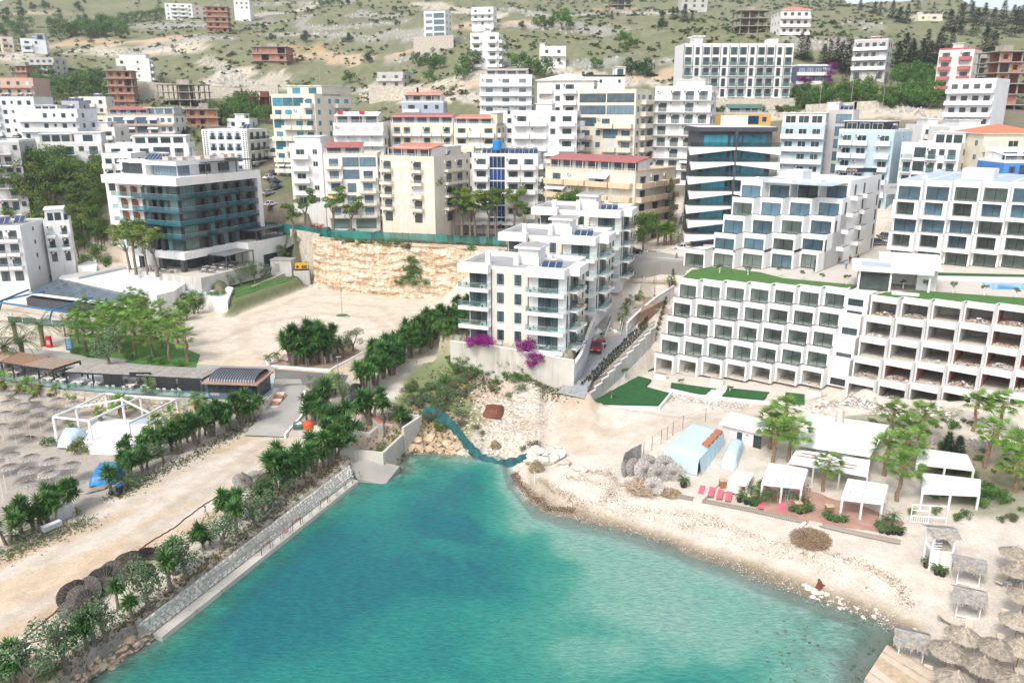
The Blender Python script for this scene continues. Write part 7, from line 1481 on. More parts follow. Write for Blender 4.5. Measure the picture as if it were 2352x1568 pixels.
def scrub():
 n=9500;rs_=np.random.RandomState(5);b=MB();yy=272+(rs_.rand(n)**1.35)*560;xx=(rs_.rand(n)-.5)*2*(yy*.72+30)
 keep=(vnoise(xx,yy,30,15)+.6*vnoise(xx,yy,9,16))>-.12;xx,yy=xx[keep],yy[keep];zz=HF(xx,yy);V=[];F=[];mi=[];rr=random.Random(6)
 for x,y,z in zip(xx,yy,zz):
  r=rr.choice([.5,.7,.9,1.2,1.6])*(1+(y-270)/900);k=rr.random();mm=0 if k<.78 else(1 if k<.88 else 2)
  for _ in range(7):
   a=rr.uniform(0,6.28);q=r*rr.uniform(.4,.8);cx,cy,cz=x+math.cos(a)*r*.55,y+math.sin(a)*r*.55,z+r*rr.uniform(.1,.65);o=len(V);t=rr.uniform(0,6.28);c,s=math.cos(t)*q,math.sin(t)*q;h=q*rr.uniform(.3,.9)
   V+=[(cx-c,cy-s,cz-h*.3),(cx+s*.6,cy-c*.6,cz+h),(cx+c,cy+s,cz),(cx-s*.6,cy+c*.6,cz+h*.4)];F.append((o,o+1,o+2,o+3));mi.append(mm)
 me=bpy.data.meshes.new('scrub');me.from_pydata(V,[],F)
 for k in('l_scrub','l_shrub','l_olive'):me.materials.append(MATS[k])
 me.polygons.foreach_set('material_index',mi);stuff(ob('scrub',me))
scrub()
def hillrocks():
 rr=random.Random(12);V=[];F=[]
 for pts,w,c_ in SCARS:
  if c_ is not GRY and c_ is not PAL:continue
  g=[G(a,b)for a,b in pts];L_=sum((q-p).length for p,q in zip(g[:-1],g[1:]));n=int(L_*2.2)
  xy=[]
  for _ in range(n):i=rr.randrange(len(g)-1);p=g[i].lerp(g[i+1],rr.random());xy.append((p.x+rr.gauss(0,w*.45),p.y+rr.gauss(0,w*.45)))
  zz=HF(np.array([q[0]for q in xy]),np.array([q[1]for q in xy]))
  for(x,y),z in zip(xy,zz):
   s=rr.uniform(.3,1.3);h=s*rr.uniform(.5,1.1);o=len(V);a=rr.uniform(0,6.28)
   V+=[(x+s*math.cos(a+k*1.26)*rr.uniform(.6,1.1),y+s*math.sin(a+k*1.26)*rr.uniform(.6,1.1),z-.3)for k in range(5)]+[(x+rr.uniform(-.3,.3)*s,y+rr.uniform(-.3,.3)*s,z+h),(x+rr.uniform(-.5,.5)*s,y+rr.uniform(-.5,.5)*s,z+h*.7)]
   F+=[(o,o+1,o+5),(o+1,o+2,o+5),(o+2,o+3,o+6,o+5),(o+3,o+4,o+6),(o+4,o,o+5,o+6)]
 me=bpy.data.meshes.new('rocks');me.from_pydata(V,[],F);me.materials.append(MATS['hillrock']);stuff(ob('rocks',me))
mat('hillrock',(.40,.385,.35),.95,.2,.15)
hillrocks()
def tufts(name,n,fn,m,r0=.08,r1=.3,mats=None):
 rr=random.Random(n);b=MB();pts=[fn(rr)for _ in range(n)];zz=HF(np.array([p[0]for p in pts]),np.array([p[1]for p in pts]))
 for(x,y),z in zip(pts,zz):
  r=rr.uniform(r0,r1)
  for _ in range(4):a=rr.uniform(0,6.28);leafquad(b,Vector((x,y,z)),Vector((math.cos(a),math.sin(a),rr.uniform(.5,1.6))),r*1.6,r*.6,m if not mats else rr.choice(mats),.5,1)
 stuff(b.obj(name))
def along(px,w,z):
 pts=[P(x,y,z)for x,y in px]
 def f(rr):i=rr.randrange(len(pts)-1);p=pts[i].lerp(pts[i+1],rr.random());return(p.x+rr.gauss(0,w),p.y+rr.gauss(0,w))
 return f
tufts('weeds',2600,along([(120,1540),(330,1400),(500,1275),(640,1160),(780,1050)],.9,2.6),'l_dry',.08,.3,['l_dry','l_scrub','l_shrub','l_dead'])
tufts('weeds',1500,along([(0,1280),(100,1230),(200,1195)],1.0,2.3),'grass',.07,.22,['grass','l_scrub','l_dry'])
tufts('weeds',1500,along([(260,1140),(340,1095),(430,1050),(520,1000),(590,970)],.8,2.4),'grass',.08,.25,['l_dry','l_scrub','grass'])
tufts('dry_grass',3000,along([(900,1000),(960,980),(1010,930),(1080,890),(1150,850),(1200,870)],3.2,3.4),'l_dry',.1,.4,['l_dry','l_scrub','l_shrub'])
tufts('dry_grass',1200,along([(1040,850),(1150,855),(1250,868),(1300,880)],1.4,6),'l_dry',.1,.35,['l_dry','l_shrub','l_scrub'])
def cfn(rr):k=rr.randrange(len(CLIFF0)-1);a,c=CLIFF0[k],CLIFF0[k+1];t=rr.random();return(a[0]+(c[0]-a[0])*t,a[1]+(c[1]-a[1])*t+rr.uniform(-.5,4.5))
tufts('dry_grass',3500,cfn,'l_dry',.2,.6,['l_dry','l_dry','l_scrub','l_dead'])
tufts('weeds',500,along([(530,700),(610,676),(700,650)],.5,4.8),'grass',.1,.25)
# restaurant, kiosks, frames
brickmat('decktile',(.42,.46,.46),(.47,.50,.50),(.33,.35,.35),1.2,1.2)
def flat(name,label,cat,px,z,th,m):b=MB();b.prism(wp(px,z),z-th,z,m);return tag(b.obj(name),label,cat)
def lowrest():
 rt=root('restaurant','low white restaurant with a sloping dark glass roof in front of the hotel','restaurant',(0,0,0))
 def prism(nm,px,z,z0,m,mt=None):b=MB();b.prism(wp(px,z),z0,z,m,mt);return b.obj(nm,rt)
 prism('wall',[(135,637),(292,612),(448,634),(400,668),(360,678)],9.3,4,'white','white_b')
 prism('roof_deck',[(140,633),(283,608),(290,612),(180,636)],9.9,9.3,'grey_w')
 prism('annex',[(395,668),(448,640),(536,660),(522,692),(470,680)],7.6,4,'white','white_b');prism('annex',[(360,685),(395,662),(470,668),(530,648),(536,655),(520,690)],6.0,4,'white')
 b=MB();c=[P(62,672,7.4),P(132,641,9.0),P(362,668,9.0),P(300,702,7.4)];d=[P(300,702,7.4),P(362,668,9.0),P(398,672,9.0),P(330,712,7.4)]
 b.add([tuple(q)for q in c]+[tuple(q-Vector((0,0,.25)))for q in c],[(3,2,1,0),(4,5,6,7),(0,1,5,4),(1,2,6,5),(2,3,7,6),(3,0,4,7)],'roofglassm');b.obj('glass_roof',rt)
 b=MB()
 for i in range(1,8):f=i/8;a,e=c[0].lerp(c[3],f),c[1].lerp(c[2],f);b.beam(a+Vector((0,0,.03)),e+Vector((0,0,.03)),.08,.05,'roofgrey')
 b.obj('roof_bar',rt)
 b=MB();e4=[P(56,676,7.5),P(62,671,7.45),P(300,701,7.45),P(294,707,7.5)];b.add([tuple(q+Vector((0,0,.06)))for q in e4],[(3,2,1,0)],'white');b.obj('gutter',rt)
 b=MB();g4=[P(262,704,7.6),P(330,674,8.9),P(368,656+12,9.1),P(300,706,7.6)];b.add([tuple(q+Vector((0,0,.12)))for q in[P(268,695,7.6),P(330,664,9.0),P(368,668,9.0),P(305,700,7.6)]],[(3,2,1,0)],'turf');b.obj('turf_patch',rt)
 prism('wall',[(60,684),(135,650),(360,680),(290,712)],6.9,4.4,'darkgrey');
 b=MB();s=[P(178,614,10),P(205,604,10),P(226,610,10),P(222,622,10),P(180,620,10)];b.prism([(q.x,q.y)for q in s],9.3,10.6,'white_clean');b.obj('skylight',rt)
 b=MB()
 for(a,e)in(((-10,696),(66,665)),((5,690),(102,668)),((120,712),(212,683)),((160,722),(262,690))):
  A,E=P(*a,6.9),P(*e,7.9);b.beam(A,E,.3,.35,'bluebeam');b.beam(A,(A.x-.6,A.y-.8,4.6),.25,.3,'bluebeam')
 b.beam(P(-30,690,6.8),P(185,722,6.8),.3,.35,'bluebeam');b.obj('blue_pergola',rt)
 for k in range(6):q=P(20+k*34,742+k*3,4.8);ob('glass_screen',m_window(3.0,1.3,'frame','rail_glass',3,0),rt,(q.x,q.y,4.9),R(-6))
glassmat('roofglassm',(.10,.14,.17),.15,rough=.12,spec=.8)
lowrest()
bw=wp([(-60,866),(0,873),(60,881),(145,893),(300,905),(475,914),(590,916)],LOTZ+.15)
wl=wall('terrace_wall',bw,.6,0.5,LOTZ+.12,'mortar','rough honey coloured stone wall below the dining terrace')
rr=random.Random(9);sm_=[]
for k in range(8):
 b=MB();w_,h_=rr.uniform(.5,1.0),rr.uniform(.3,.55);b.box(-w_/2,w_/2,-.09,.1,-h_/2,h_/2,rr.choice(['stonewall','rock_o','stonewall','stone']));sm_.append((b.mesh('stone'),w_,h_))
cnt=0;rs=resample(bw,60)
for zi in range(6):
 for i in range(59):
  if cnt>=298:break
  a,c=Vector((*rs[i],0))if len(rs[i])==2 else rs[i],Vector((*rs[i+1],0))if len(rs[i+1])==2 else rs[i+1];d=(c-a).normalized();me,w_,h_=rr.choice(sm_)
  p=a.lerp(c,rr.random());o=ob('stone',me,wl,(p.x+d.y*.33,p.y-d.x*.33,2.0+zi*.46),math.atan2(d.y,d.x));cnt+=1
b=MB();b.prism(bw[:6]+[bw[6]]+wp([(625,905),(632,862),(560,858),(330,850),(200,838),(-60,812)],LOTZ+.1),4,LOTZ+.14,'decktile');struct(b.obj('dining_terrace'))
g_=root('glass_balustrade','frameless glass balustrade along the dining terrace edge','balustrade',(0,0,0))
for i in range(0,58,2):a,c=rs[i],rs[i+2];q=MB();q.add([(a[0],a[1],LOTZ+.15),(c[0],c[1],LOTZ+.15),(c[0],c[1],LOTZ+1.2),(a[0],a[1],LOTZ+1.2)],[(0,1,2,3)],'rail_glass');q.beam((a[0],a[1],LOTZ+.14),(c[0],c[1],LOTZ+.14),.12,.12,'darkgrey');q.obj('glass_panel',g_)
def pergola(label,px,z,z0,m1,m2,nsl=14,posts=3,postm='frame',name='pergola',th=.1,split=True,blind=None):
 rt=root(name,label,'pergola',(0,0,0));c=[P(x,y,z)for x,y in px];b=MB()
 n=nsl
 for i in range(n):
  f,g=i/n,(i+.92)/n;a,e,h,k=c[0].lerp(c[3],f),c[0].lerp(c[3],g),c[1].lerp(c[2],g),c[1].lerp(c[2],f);q=MB();q.prism([(a.x,a.y),(e.x,e.y),(h.x,h.y),(k.x,k.y)],z-th,z,m1 if i%2 else m2);q.obj('roof_slat' if n>8 else 'roof_panel',rt)
 for a,e in((c[0],c[3]),(c[1],c[2]),(c[0],c[1]),(c[3],c[2])):q=MB();q.beam(a-Vector((0,0,th+.12)),e-Vector((0,0,th+.12)),.16,.2,postm);q.obj('beam',rt)
 for i in range(posts):
  for a,e in((c[0],c[3]),(c[1],c[2])):p=a.lerp(e,(i+.02)/(posts-1+.04));q=MB();q.box(-.1,.1,-.1,.1,z0,z-th,postm);q.obj('post',rt,(p.x,p.y,0))
 if blind:
  for f,g in blind:a,e=c[0].lerp(c[3],f),c[0].lerp(c[3],g);q=MB();q.add([(a.x,a.y-.1,z-.3),(e.x,e.y-.1,z-.3),(e.x,e.y-.1,z-2.2),(a.x,a.y-.1,z-2.2)],[(3,2,1,0)],'black');q.obj('blind',rt)
 return rt
Z0=LOTZ+.1
pergola('reed roofed pergola at the left end of the dining terrace',[(-60,832),(-10,806),(44,808),(2,829)],7.6,Z0,'wood','wood_l',16,3)
pergola('brown reed pergola with palms growing through, second from the left',[(2,829),(46,808),(112,818),(52,838)],7.6,Z0,'wood','bark_p',18,3)
pergola('brown and grey reed pergola with a dark post frame, third from the left',[(52,838),(108,820),(184,827),(121,847)],7.6,Z0,'wood','stripes_wood',18,3)
pergola('long grey reed pergola with black blinds beside the kiosk',[(149,852),(196,834),(505,846),(466,868)],7.5,Z0,'stripes_wood','thatch_g',46,6,blind=[(.66,.8),(.82,.98),(.28,.42)])
def kiosk():
 p0,p1=P(480,914,LOTZ+.2),P(592,918,LOTZ+.2);d=(p1-p0);w=d.length;rz=math.atan2(d.y,d.x);rt=root('kiosk','dark glazed kiosk with a ribbed curved roof at the ramp top','kiosk',(p0.x,p0.y,LOTZ+.1),rz);D=5.2
 for i in range(5):ob('glass_wall',m_window(w/5-.05,2.5,'frame','glass',2,0),rt,(i*w/5,0,.1))
 for i in range(3):ob('glass_wall',m_window(D/3-.05,2.5,'frame','glass',2,0),rt,(w,i*D/3,.1),math.pi/2)
 b=MB();b.box(.1,w-.1,.4,D,0,.9,'navy');b.box(.3,w-.3,3,D,.9,2.4,'darkgrey');b.box(.02,w*.58,-.06,-.0,.0,1.0,'navy');b.obj('counter',rt)
 b=MB();b.box(-.5,w+.5,-.8,D+.5,2.62,2.85,'clay_deck');b.obj('roof',rt)
 b=MB();n=8;R_=D*.55
 for i in range(n):
  t0,t1=math.pi*i/n,math.pi*(i+1)/n;y0,y1=D/2-R_*math.cos(t0),D/2-R_*math.cos(t1);z0,z1=2.86+.9*math.sin(t0),2.86+.9*math.sin(t1)
  b.quad((.3,y0,z0),(w-.3,y0,z0),(w-.3,y1,z1),(.3,y1,z1),'darkgrey')
 for x in np.arange(.3,w-.2,.42):
  for i in range(n):
   t0,t1=math.pi*i/n,math.pi*(i+1)/n;b.beam((x,D/2-R_*math.cos(t0),2.9+.9*math.sin(t0)),(x,D/2-R_*math.cos(t1),2.9+.9*math.sin(t1)),.05,.06,'metal')
 b.obj('curved_roof',rt)
 b=MB()
 for r_ in range(4):
  for i in range(7):b.beam((.35+i*.2,-.08,.62+r_*.11+(.05 if i%2 else 0)),(.55+i*.2,-.08,.62+r_*.11+(0 if i%2 else.05)),.02,.03,'whiteframe')
 for x0_ in(3.1,3.3,3.5):b.beam((x0_,-.08,.75),(x0_+.18,-.08,.35),.02,.05,'whiteframe')
 b.obj('marks',rt)
 b=MB();b.box(-.2,w+1.2,-.35,D+.6,-3.2,-.02,'stoneclad');b.obj('plinth',rt)
 for i in range(7):q=MB();q.box(w+1.2,w+2.6,3.8-i*.75,4.5-i*.75,-3,-.15-i*.28,'terracotta' if i%2 else 'stoneclad');q.obj('step',rt)
 return rt
kiosk()
def textobj(s,size,m,parent,locn,rx=R(90),rz=0,name='lettering',ext=.01):
 c=bpy.data.curves.new(name,'FONT');c.body=s;c.size=size;c.extrude=ext;c.materials.append(MATS[m]);o=bpy.data.objects.new(name,c);COL.objects.link(o);bpy.context.view_layer.update();me=bpy.data.meshes.new_from_object(o.evaluated_get(bpy.context.evaluated_depsgraph_get()));bpy.data.objects.remove(o);o=ob(name,me)
 if parent is not None:o.parent=parent
 o.location=locn;o.rotation_euler=(rx,0,rz);return o
for nm,lab,p,w,h,bgm,txs in(('hotel_sign','black and blue hotel name sign on the roof edge of the pale blue hotel',Q(1944,396,168),6.2,.9,'black',[('HOTEL',.7,'beige',.1),('BlueSky',.8,'rail_aqua',2.9)]),('hotel_sign','grey entrance sign wall of the palace hotel behind the terraces',Q(2028,446,172),8.5,2.2,'grey_w',[('OCEAN PALACE',.75,'darkgrey',1.2)]),('restaurant_sign','small black sign panel hanging under the long reed pergola',P(298,866,7.1),3.4,.8,'black',[('MANGO',.5,'whiteframe',1.1)])):
 rt=root(nm,lab,'sign',p);b=MB();b.box(0,w,0,.12,0,h,bgm);b.obj('board',rt)
 for s,sz,m_,x in txs:textobj(s,sz,m_,rt,(x,-.02,h*.2 if h<2 else 1.2))
 if h>2:textobj('HOTEL',.6,'darkgrey',rt,(3.0,-.02,.4))
def m_table(w,d,m,lm):
 def f():
  b=MB();b.box(-w/2,w/2,-d/2,d/2,.70,.75,m)
  for sx in(-1,1):b.beam((sx*w*.36,-d*.3,0),(sx*w*.3,0,.7),.07,.07,lm);b.beam((sx*w*.36,d*.3,0),(sx*w*.3,0,.7),.07,.07,lm)
  return b.mesh('table')
 return cached(('tbl',w,d,m,lm),f)
def m_chair(m,leg=None):
 leg=leg or m
 def f():
  b=MB();b.box(-.25,.25,-.25,.25,.42,.47,m);b.box(-.25,.25,.22,.26,.6,.85,m)
  for x in(-.22,.22):
   b.box(x-.02,x+.02,-.24,-.2,0,.65,leg);b.box(x-.02,x+.02,.2,.25,0,.85,leg);b.box(x-.02,x+.02,-.24,.24,.62,.66,leg)
  return b.mesh('chair')
 return cached(('chr',m,leg),f)
tb=[(180,876),(220,878),(260,881),(298,883),(340,885),(376,888),(85,863),(110,868),(32,854),(140,871),(280,868),(330,866),(110,852),(135,855),(8,850),(410,890)]
for k,(x,y)in enumerate(tb):
 p=P(x,y,Z0+.75);p.z=Z0+.05;a_=R(-6);o=ob('dining_table',m_table(1.9,.95,'whiteframe','frame'),None,p,a_);tag(o,'white topped dining table on the terrace behind the glass balustrade','table','tables on the dining terrace')
 for dx,dy,rz in((-.5,-.75,math.pi),(.5,-.75,math.pi),(-.5,.75,0),(.5,.75,0)):
  q=ob('dining_chair',m_chair('cushion','wood_l'),None,(p.x+dx,p.y+dy,p.z),rz+a_);tag(q,'pale wooden chair drawn up to a white terrace table','chair','chairs on the dining terrace')
for k in range(14):
 x,y=(-9+(k%5)*2.6,-3.2-.0)if k<4 else(2.5+(k%3)*2.2,-2.5+(k//3)*3.2);c,s=math.cos(R(-25)),math.sin(R(-25));gx,gy=-75.9+c*x-s*y,183.0+s*x+c*y
 o=ob('cafe_table',m_table(.9,.9,'beige' if k%2 else 'whiteframe','frame'),None,(gx,gy,10.92),R(-25));tag(o,'small cafe table on the paved terrace of the glass hotel','table','cafe tables outside the glass hotel')
 for dx in(-.8,.8):q=ob('cafe_chair',m_chair('cushion' if k%3==0 else 'darkgrey'),None,(gx+dx,gy,10.92),math.pi/2*(-1 if dx>0 else 1));tag(q,'armchair at a cafe table outside the glass hotel','chair','cafe chairs outside the glass hotel')
def whiteframe():
 rt=root('steel_frame','bare white steel pavilion frame standing on the left beach','frame',(0,0,0));zt,zb=5.1,1.9
 T={k:P(x,y,zt)for k,(x,y)in dict(A=(122,957),B=(204,966),C=(295,972),D=(344,948),E=(405,917),F=(322,911),G=(242,903),H=(174,935),I=(282,930)).items()}
 for k,p in T.items():b=MB();b.box(-.14,.14,-.14,.14,zb,zt+(1.2 if k=='I' else 0),'white_clean');b.obj('post',rt,(p.x,p.y,0))
 for a,c in('AB','CD','DE','EF','FG','GH','HA','BI','IF'):b=MB();b.beam(T[a],T[c],.2,.25,'white_clean');b.obj('beam',rt)
 for a in 'HD':b=MB();b.beam(T[a],T['I']+Vector((0,0,.9)),.18,.2,'white_clean');b.obj('rafter',rt)
whiteframe()
flat('floor_slab','bright white floor slab under the bare steel frame','floor slab',[(204,1035),(277,1038),(404,984),(398,952),(236,956),(186,1000)],2.15,1.0,'white_clean')
def tarp(label,px_base,z0,h,m='tarp_w',seed=1,name='tarpaulin',bulge=.3,n=12):
 """a sheet thrown over a heap: quad base (4 points), domed and creased"""
 c=[P(x,y,z0)for x,y in px_base];b=MB();rr=random.Random(seed);V=[]
 for i in range(n+1):
  for j in range(n+1):
   u,v=i/n,j/n;p=c[0].lerp(c[3],u).lerp(c[1].lerp(c[2],u),v);e=min(u,v,1-u,1-v);k=min(1,e/.13);k=k*k*(3-2*k)
   z=z0+h*k*(1-bulge*(abs(u-.5)+abs(v-.5)))+rr.uniform(-.07,.07)*h*.5+.03;V.append((p.x+rr.uniform(-.05,.05),p.y+rr.uniform(-.05,.05),z if e>0 else z0+rr.uniform(-.05,.12)))
 b.add(V,[(i*(n+1)+j,i*(n+1)+j+1,(i+1)*(n+1)+j+1,(i+1)*(n+1)+j)for i in range(n)for j in range(n)],m);o=b.obj(name,smooth=True);return tag(o,label,'tarpaulin')
tarp('pale blue tarpaulin draped over stacked furniture at the corner of the steel frame',[(132,1028),(165,1030),(206,1000),(150,992)],1.9,1.5,seed=4)
tarp('bright blue tarpaulin over stored gear behind the yuccas, upper heap',[(300,1062),(350,1052),(366,1030),(330,1026)],2.0,1.7,'tarp_b',5)
tarp('bright blue tarpaulin over a stall beside the date palm, lower heap',[(203,1118),(262,1112),(300,1078),(225,1075)],1.9,1.5,'tarp_b',6)
p=P(238,1105,1.9);boxthing('drinks_fridge','orange drinks cabinet half covered by the lower blue tarpaulin','cabinet',(p.x-.3,p.y-.3,1.9),1.3,.8,1.2,'terracotta',R(-15))
b=MB()
for i in range(9):q=P(205+i*5,1128-i*1.2,1.85);b.beam((q.x,q.y-.8,2.0),(q.x+.3,q.y+.9,2.0),.2,.06,'stripes_wood')
tag(b.obj('pallet'),'grey slatted wooden deck lying on the beach by the blue tarpaulin','pallet')
p=P(345,985,2.2);boxthing('bar_counter','white bar counter at the right side of the steel frame','counter',(p.x-2.5,p.y-.3,2.15),4.5,1.2,1.0,'white_clean',R(12),'roofblue')
p=P(433,944,2);rt=root('propane_tank','white horizontal gas tank against the terrace wall','tank',(p.x,p.y,1.9));b=MB();b.tube((0,0,.8),(2.6,-.2,.8),.42,.42,'white_clean',12);b.obj('vessel',rt);b=MB();b.box(.3,.5,-.2,.2,0,.5,'white');b.box(2.0,2.2,-.3,.1,0,.5,'white');b.obj('cradle',rt)
def lamp(px,py,z,h,label,m='metal',arm=0):
 p=P(px,py,z)if z is not None else G(px,py);rt=root('street_lamp',label,'street lamp',p);b=MB();b.tube((0,0,0),(0,0,h),.09,.05,m,6);b.obj('pole',rt);b=MB();b.beam((0,0,h),(-arm or.5,0,h+.2),.08,.08,m);b.box(-arm-.3 if arm else-.2,-arm+.1 if arm else.6,-.12,.12,h+.12,h+.24,'metal');b.obj('lamp_head',rt)
lamp(786,724,4.8,9.5,'tall thin lamp post on a round grass island in the dirt lot')
b=MB();p=P(786,726,4.8);b.tube((p.x,p.y,4.5),(p.x,p.y,5.0),1.5,1.5,'concrete_l',20);b.tube((p.x,p.y,5.0),(p.x,p.y,5.05),1.3,1.2,'lawn',20);struct(b.obj('lamp_island'))
for x,y,h,l in((1537,700,5.5,'black slim lamp post beside the rising block wall'),(1405,770,5,'grey lamp post by the bougainvillea at the paved ramp'),(1384,836,3.5,'short white post on the left edge of the ramp'),(1150,862,6,'thin lamp post by the orange buoys')):
 lamp(x if x!=1150 else 780/1,y if x!=1150 else 905,None,h,l)
for i,(x,y)in enumerate([(367,190),(735,188),(1025,222),(1953,250),(2025,262),(2062,256),(1882,246)]):p=Q(x,y,[370,365,350,255,258,262,255][i]);lamp(x,y,p.z-0,8.5,['lamp post on the mountain road above the concrete frame','lamp post on the mountain road behind the cream tower','lamp post on the mountain road below the grey villa','lamp post left of three on the road above the blue hotel','middle lamp post on the road above the blue hotel','tallest lamp post on the road beside the green bank','lamp post at the stone plinth end of the road'][i],'metal',.8)
wall('island_kerb',[tuple(q)for q in wp([(626,842),(757,852),(832,812)],LOTZ)],.35,4,LOTZ+.3,'white_clean','white kerb of the island holding the big yucca grove','kerb')
b=MB();b.prism(wp([(628,840),(757,850),(834,812),(800,790),(650,815)],LOTZ),4,LOTZ+.1,'soil');struct(b.obj('planting_bed'))
mat('greenchair',(.05,.32,.20),.7,.3,8);mat('crateplastic',(.70,.50,.42),.3,.15,1.0,bump=.5,bscale=2);mat('pinkwash',(.74,.64,.62),.8,.06,.5,streak=.12);mat('membrane',(.78,.775,.75),.6,.04,.4)
# beach umbrellas, left
def hatmesh(hm='thatch_g'):
 b=MB();n=18;prof=[(0,.50),(.09,.34),(.30,.22),(.7,.10),(1.15,-.02),(1.26,-.07)]
 V=[];
 for r,z in prof:
  for i in range(n):t=2*math.pi*i/n;V.append((r*math.cos(t),r*math.sin(t),z+(.015 if i%2 else-.015)*r))
 F=[(k*n+i,k*n+(i+1)%n,(k+1)*n+(i+1)%n,(k+1)*n+i)for k in range(len(prof)-1)for i in range(n)]
 F=[tuple(reversed(f))for f in F];b.add(V,F,hm)
 for i in range(n):t=2*math.pi*i/n;b.beam((.1*math.cos(t),.1*math.sin(t),.36),(.7*math.cos(t),.7*math.sin(t),.115),.03,.03,'bark');b.beam((.7*math.cos(t),.7*math.sin(t),.115),(1.27*math.cos(t),1.27*math.sin(t),-.06),.04,.03,'bark')
 return b.mesh('canopy')
HAT=hatmesh();HATD=hatmesh('thatch_d');POLE=(lambda b:(b.tube((0,0,-2.4),(0,0,.5),.035,.035,'whiteframe',6),b.mesh('pole'))[1])(MB())
UL=[(17.5,901.5),(54,907.5),(91,914),(132,918),(170,926.5),(15,921),(51,928),(91,935),(131,941),(10,944.5),(49,949.5),(89,957),(31,979.5),(2,972),(21,1034.5),(66,1042),(113,1051),(160.5,1061),(19,1063),(65.5,1072.5),(111,1082),(61,1104.5),(-22,1000),(-15,1050)]
for x,y in UL:
 p=P(x,y+3,4.1);g=H(p.x,p.y);p.z=g+2.35;rt=root('straw_parasol','open grey straw parasol on a white pole, left beach','parasol',p,0,'open straw parasols on the left beach');c_=ob('canopy',HAT,rt);c_.rotation_euler=(rnd.uniform(-.06,.06),rnd.uniform(-.06,.06),rnd.uniform(0,6));ob('pole',POLE,rt)
for x,y in((15,1128),(8,1150),(135,978),(72,1010)):p=G(x,y);b=MB();b.tube((0,0,-.2),(0,0,2.3),.035,.035,'whiteframe',6);tag(b.obj('parasol_pole',None,p),'bare white parasol pole stuck in the left beach sand','pole','bare parasol poles')
def fallen(x,y,tilt,az_,s,label,m=None,group=None,up=.5):
 p=G(x,y);o=ob('straw_parasol',m or HAT,None,(p.x,p.y,p.z+up));o.rotation_euler=(tilt,0,az_);o.scale=(s,s,s);return tag(o,label,'parasol',group)
PILE=[(293,1312,1.45,.6),(303,1308,1.5,.9),(330,1312,.5,2.2),(348,1290,1.3,3.3),(226,1352,1.45,1.2),(240,1345,1.5,1.0),(262,1332,1.2,.1),(258,1352,.5,1.9),(166,1382,1.5,.9),(176,1378,1.45,1.1),(206,1370,1.1,-.2),(173,1414,.35,1.0),(202,1402,1.3,1.4),(190,1390,1.4,.3),(560,1116,.5,1.0),(574,1112,.9,2.0),(590,1108,.4,.5),(606,1112,1.1,4.0)]
for i,(x,y,t,a_)in enumerate(PILE):fallen(x,y,t,a_,1.08,'dark straw parasol top in the heap beside the dirt track' if i<14 else 'grey straw parasol top lying under the yuccas by the hose',HATD if i<14 else None,'tipped parasol tops by the track' if i<14 else 'parasol tops under the yuccas',.7)
fallen(636,1082,.1,0,1.0,'single grey straw parasol standing low near the tyre on the dirt track',up=.8)
b=MB()
for i in range(12):a_,c_=2*math.pi*i/12,2*math.pi*(i+1)/12;b.tube((.42*math.cos(a_),.42*math.sin(a_),.18),(.42*math.cos(c_),.42*math.sin(c_),.18),.17,.17,'black',7)
tag(b.obj('tyre',None,G(619,1098)),'old black tyre lying on the dirt track','tyre')
hz=[(524,1127),(461,1164),(398,1213),(344,1245),(301,1279),(252,1313),(186,1359),(155,1382),(112,1419),(74,1449),(43,1482),(112,1468)];hp=[G(x,y,.06)for x,y in hz];hp=[Vector(v)for v in resample(hp,70)]
b=MB();b.path([tuple(v+Vector((rnd.uniform(-.08,.08),rnd.uniform(-.08,.08),0)))for v in hp],.07,'rust',5);tag(b.obj('hose'),'long red brown hose lying along the dirt track','hose')
for x,y,l in((709,984,'orange conical buoy at the left end of the brick bench'),(779,982,'orange conical buoy in front of the yellow flowering shrub')):
 p=P(x,y,2.8);b=MB();b.tube((0,0,0),(0,0,.9),.78,.80,'orangebuoy',16);b.tube((0,0,.9),(0,0,1.25),.80,.28,'orangebuoy',16);b.tube((0,0,1.25),(0,0,1.4),.16,.14,'orangebuoy',8);tag(b.obj('buoy',None,(p.x,p.y,2.78)),l,'buoy')
p=P(688,984,2.8);rt=root('crate','green plastic crate heaped with white net beside the left buoy','crate',(p.x,p.y,2.78),.1);b=MB()
for z in(.1,.35,.6,.8):b.box(-.8,.8,-.55,-.5,z,z+.12,'awning_g');b.box(-.8,.8,.5,.55,z,z+.12,'awning_g');b.box(-.8,-.75,-.5,.5,z,z+.12,'awning_g');b.box(.75,.8,-.5,.5,z,z+.12,'awning_g')
b.box(-.75,.75,-.5,.5,0,.1,'awning_g');b.obj('frame',rt);ob('net_heap',rockmesh('net',.6,.7,'white',2,3),rt,(0,0,.7))
for k,(x,y)in enumerate(((755,970),(805,976))):
 p=P(x,y,3.3);b=MB()
 for j in range(5):b.box(-1.5,1.5,-.8+j*.34,-.52+j*.34,0,.12+.05*j,'metal')
 tag(b.obj('sheet_stack',None,(p.x,p.y,3.3),R(-4)),['left stack of grey metal sheets behind the brick bench','right stack of grey metal sheets behind the brick bench'][k],'metal sheets')
tarp('black sheet pulled over a parked trailer beside the grey olive',[(800,925),(826,920),(838,898),(806,893)],LOTZ,1.6,'black',8)
tarp('crumpled rust brown metal scrap heap on the rubble ground',[(1108,958),(1150,962),(1165,940),(1112,936)],3.0,1.0,'rust',9,'scrap_heap',.2,6)
npx=[(968,958),(1005,962),(1040,975),(1075,998),(1110,1016),(1160,1024),(1236,1030)];rs1=resample([P(x,y,2.9)for x,y in npx],46);b=MB();V=[]
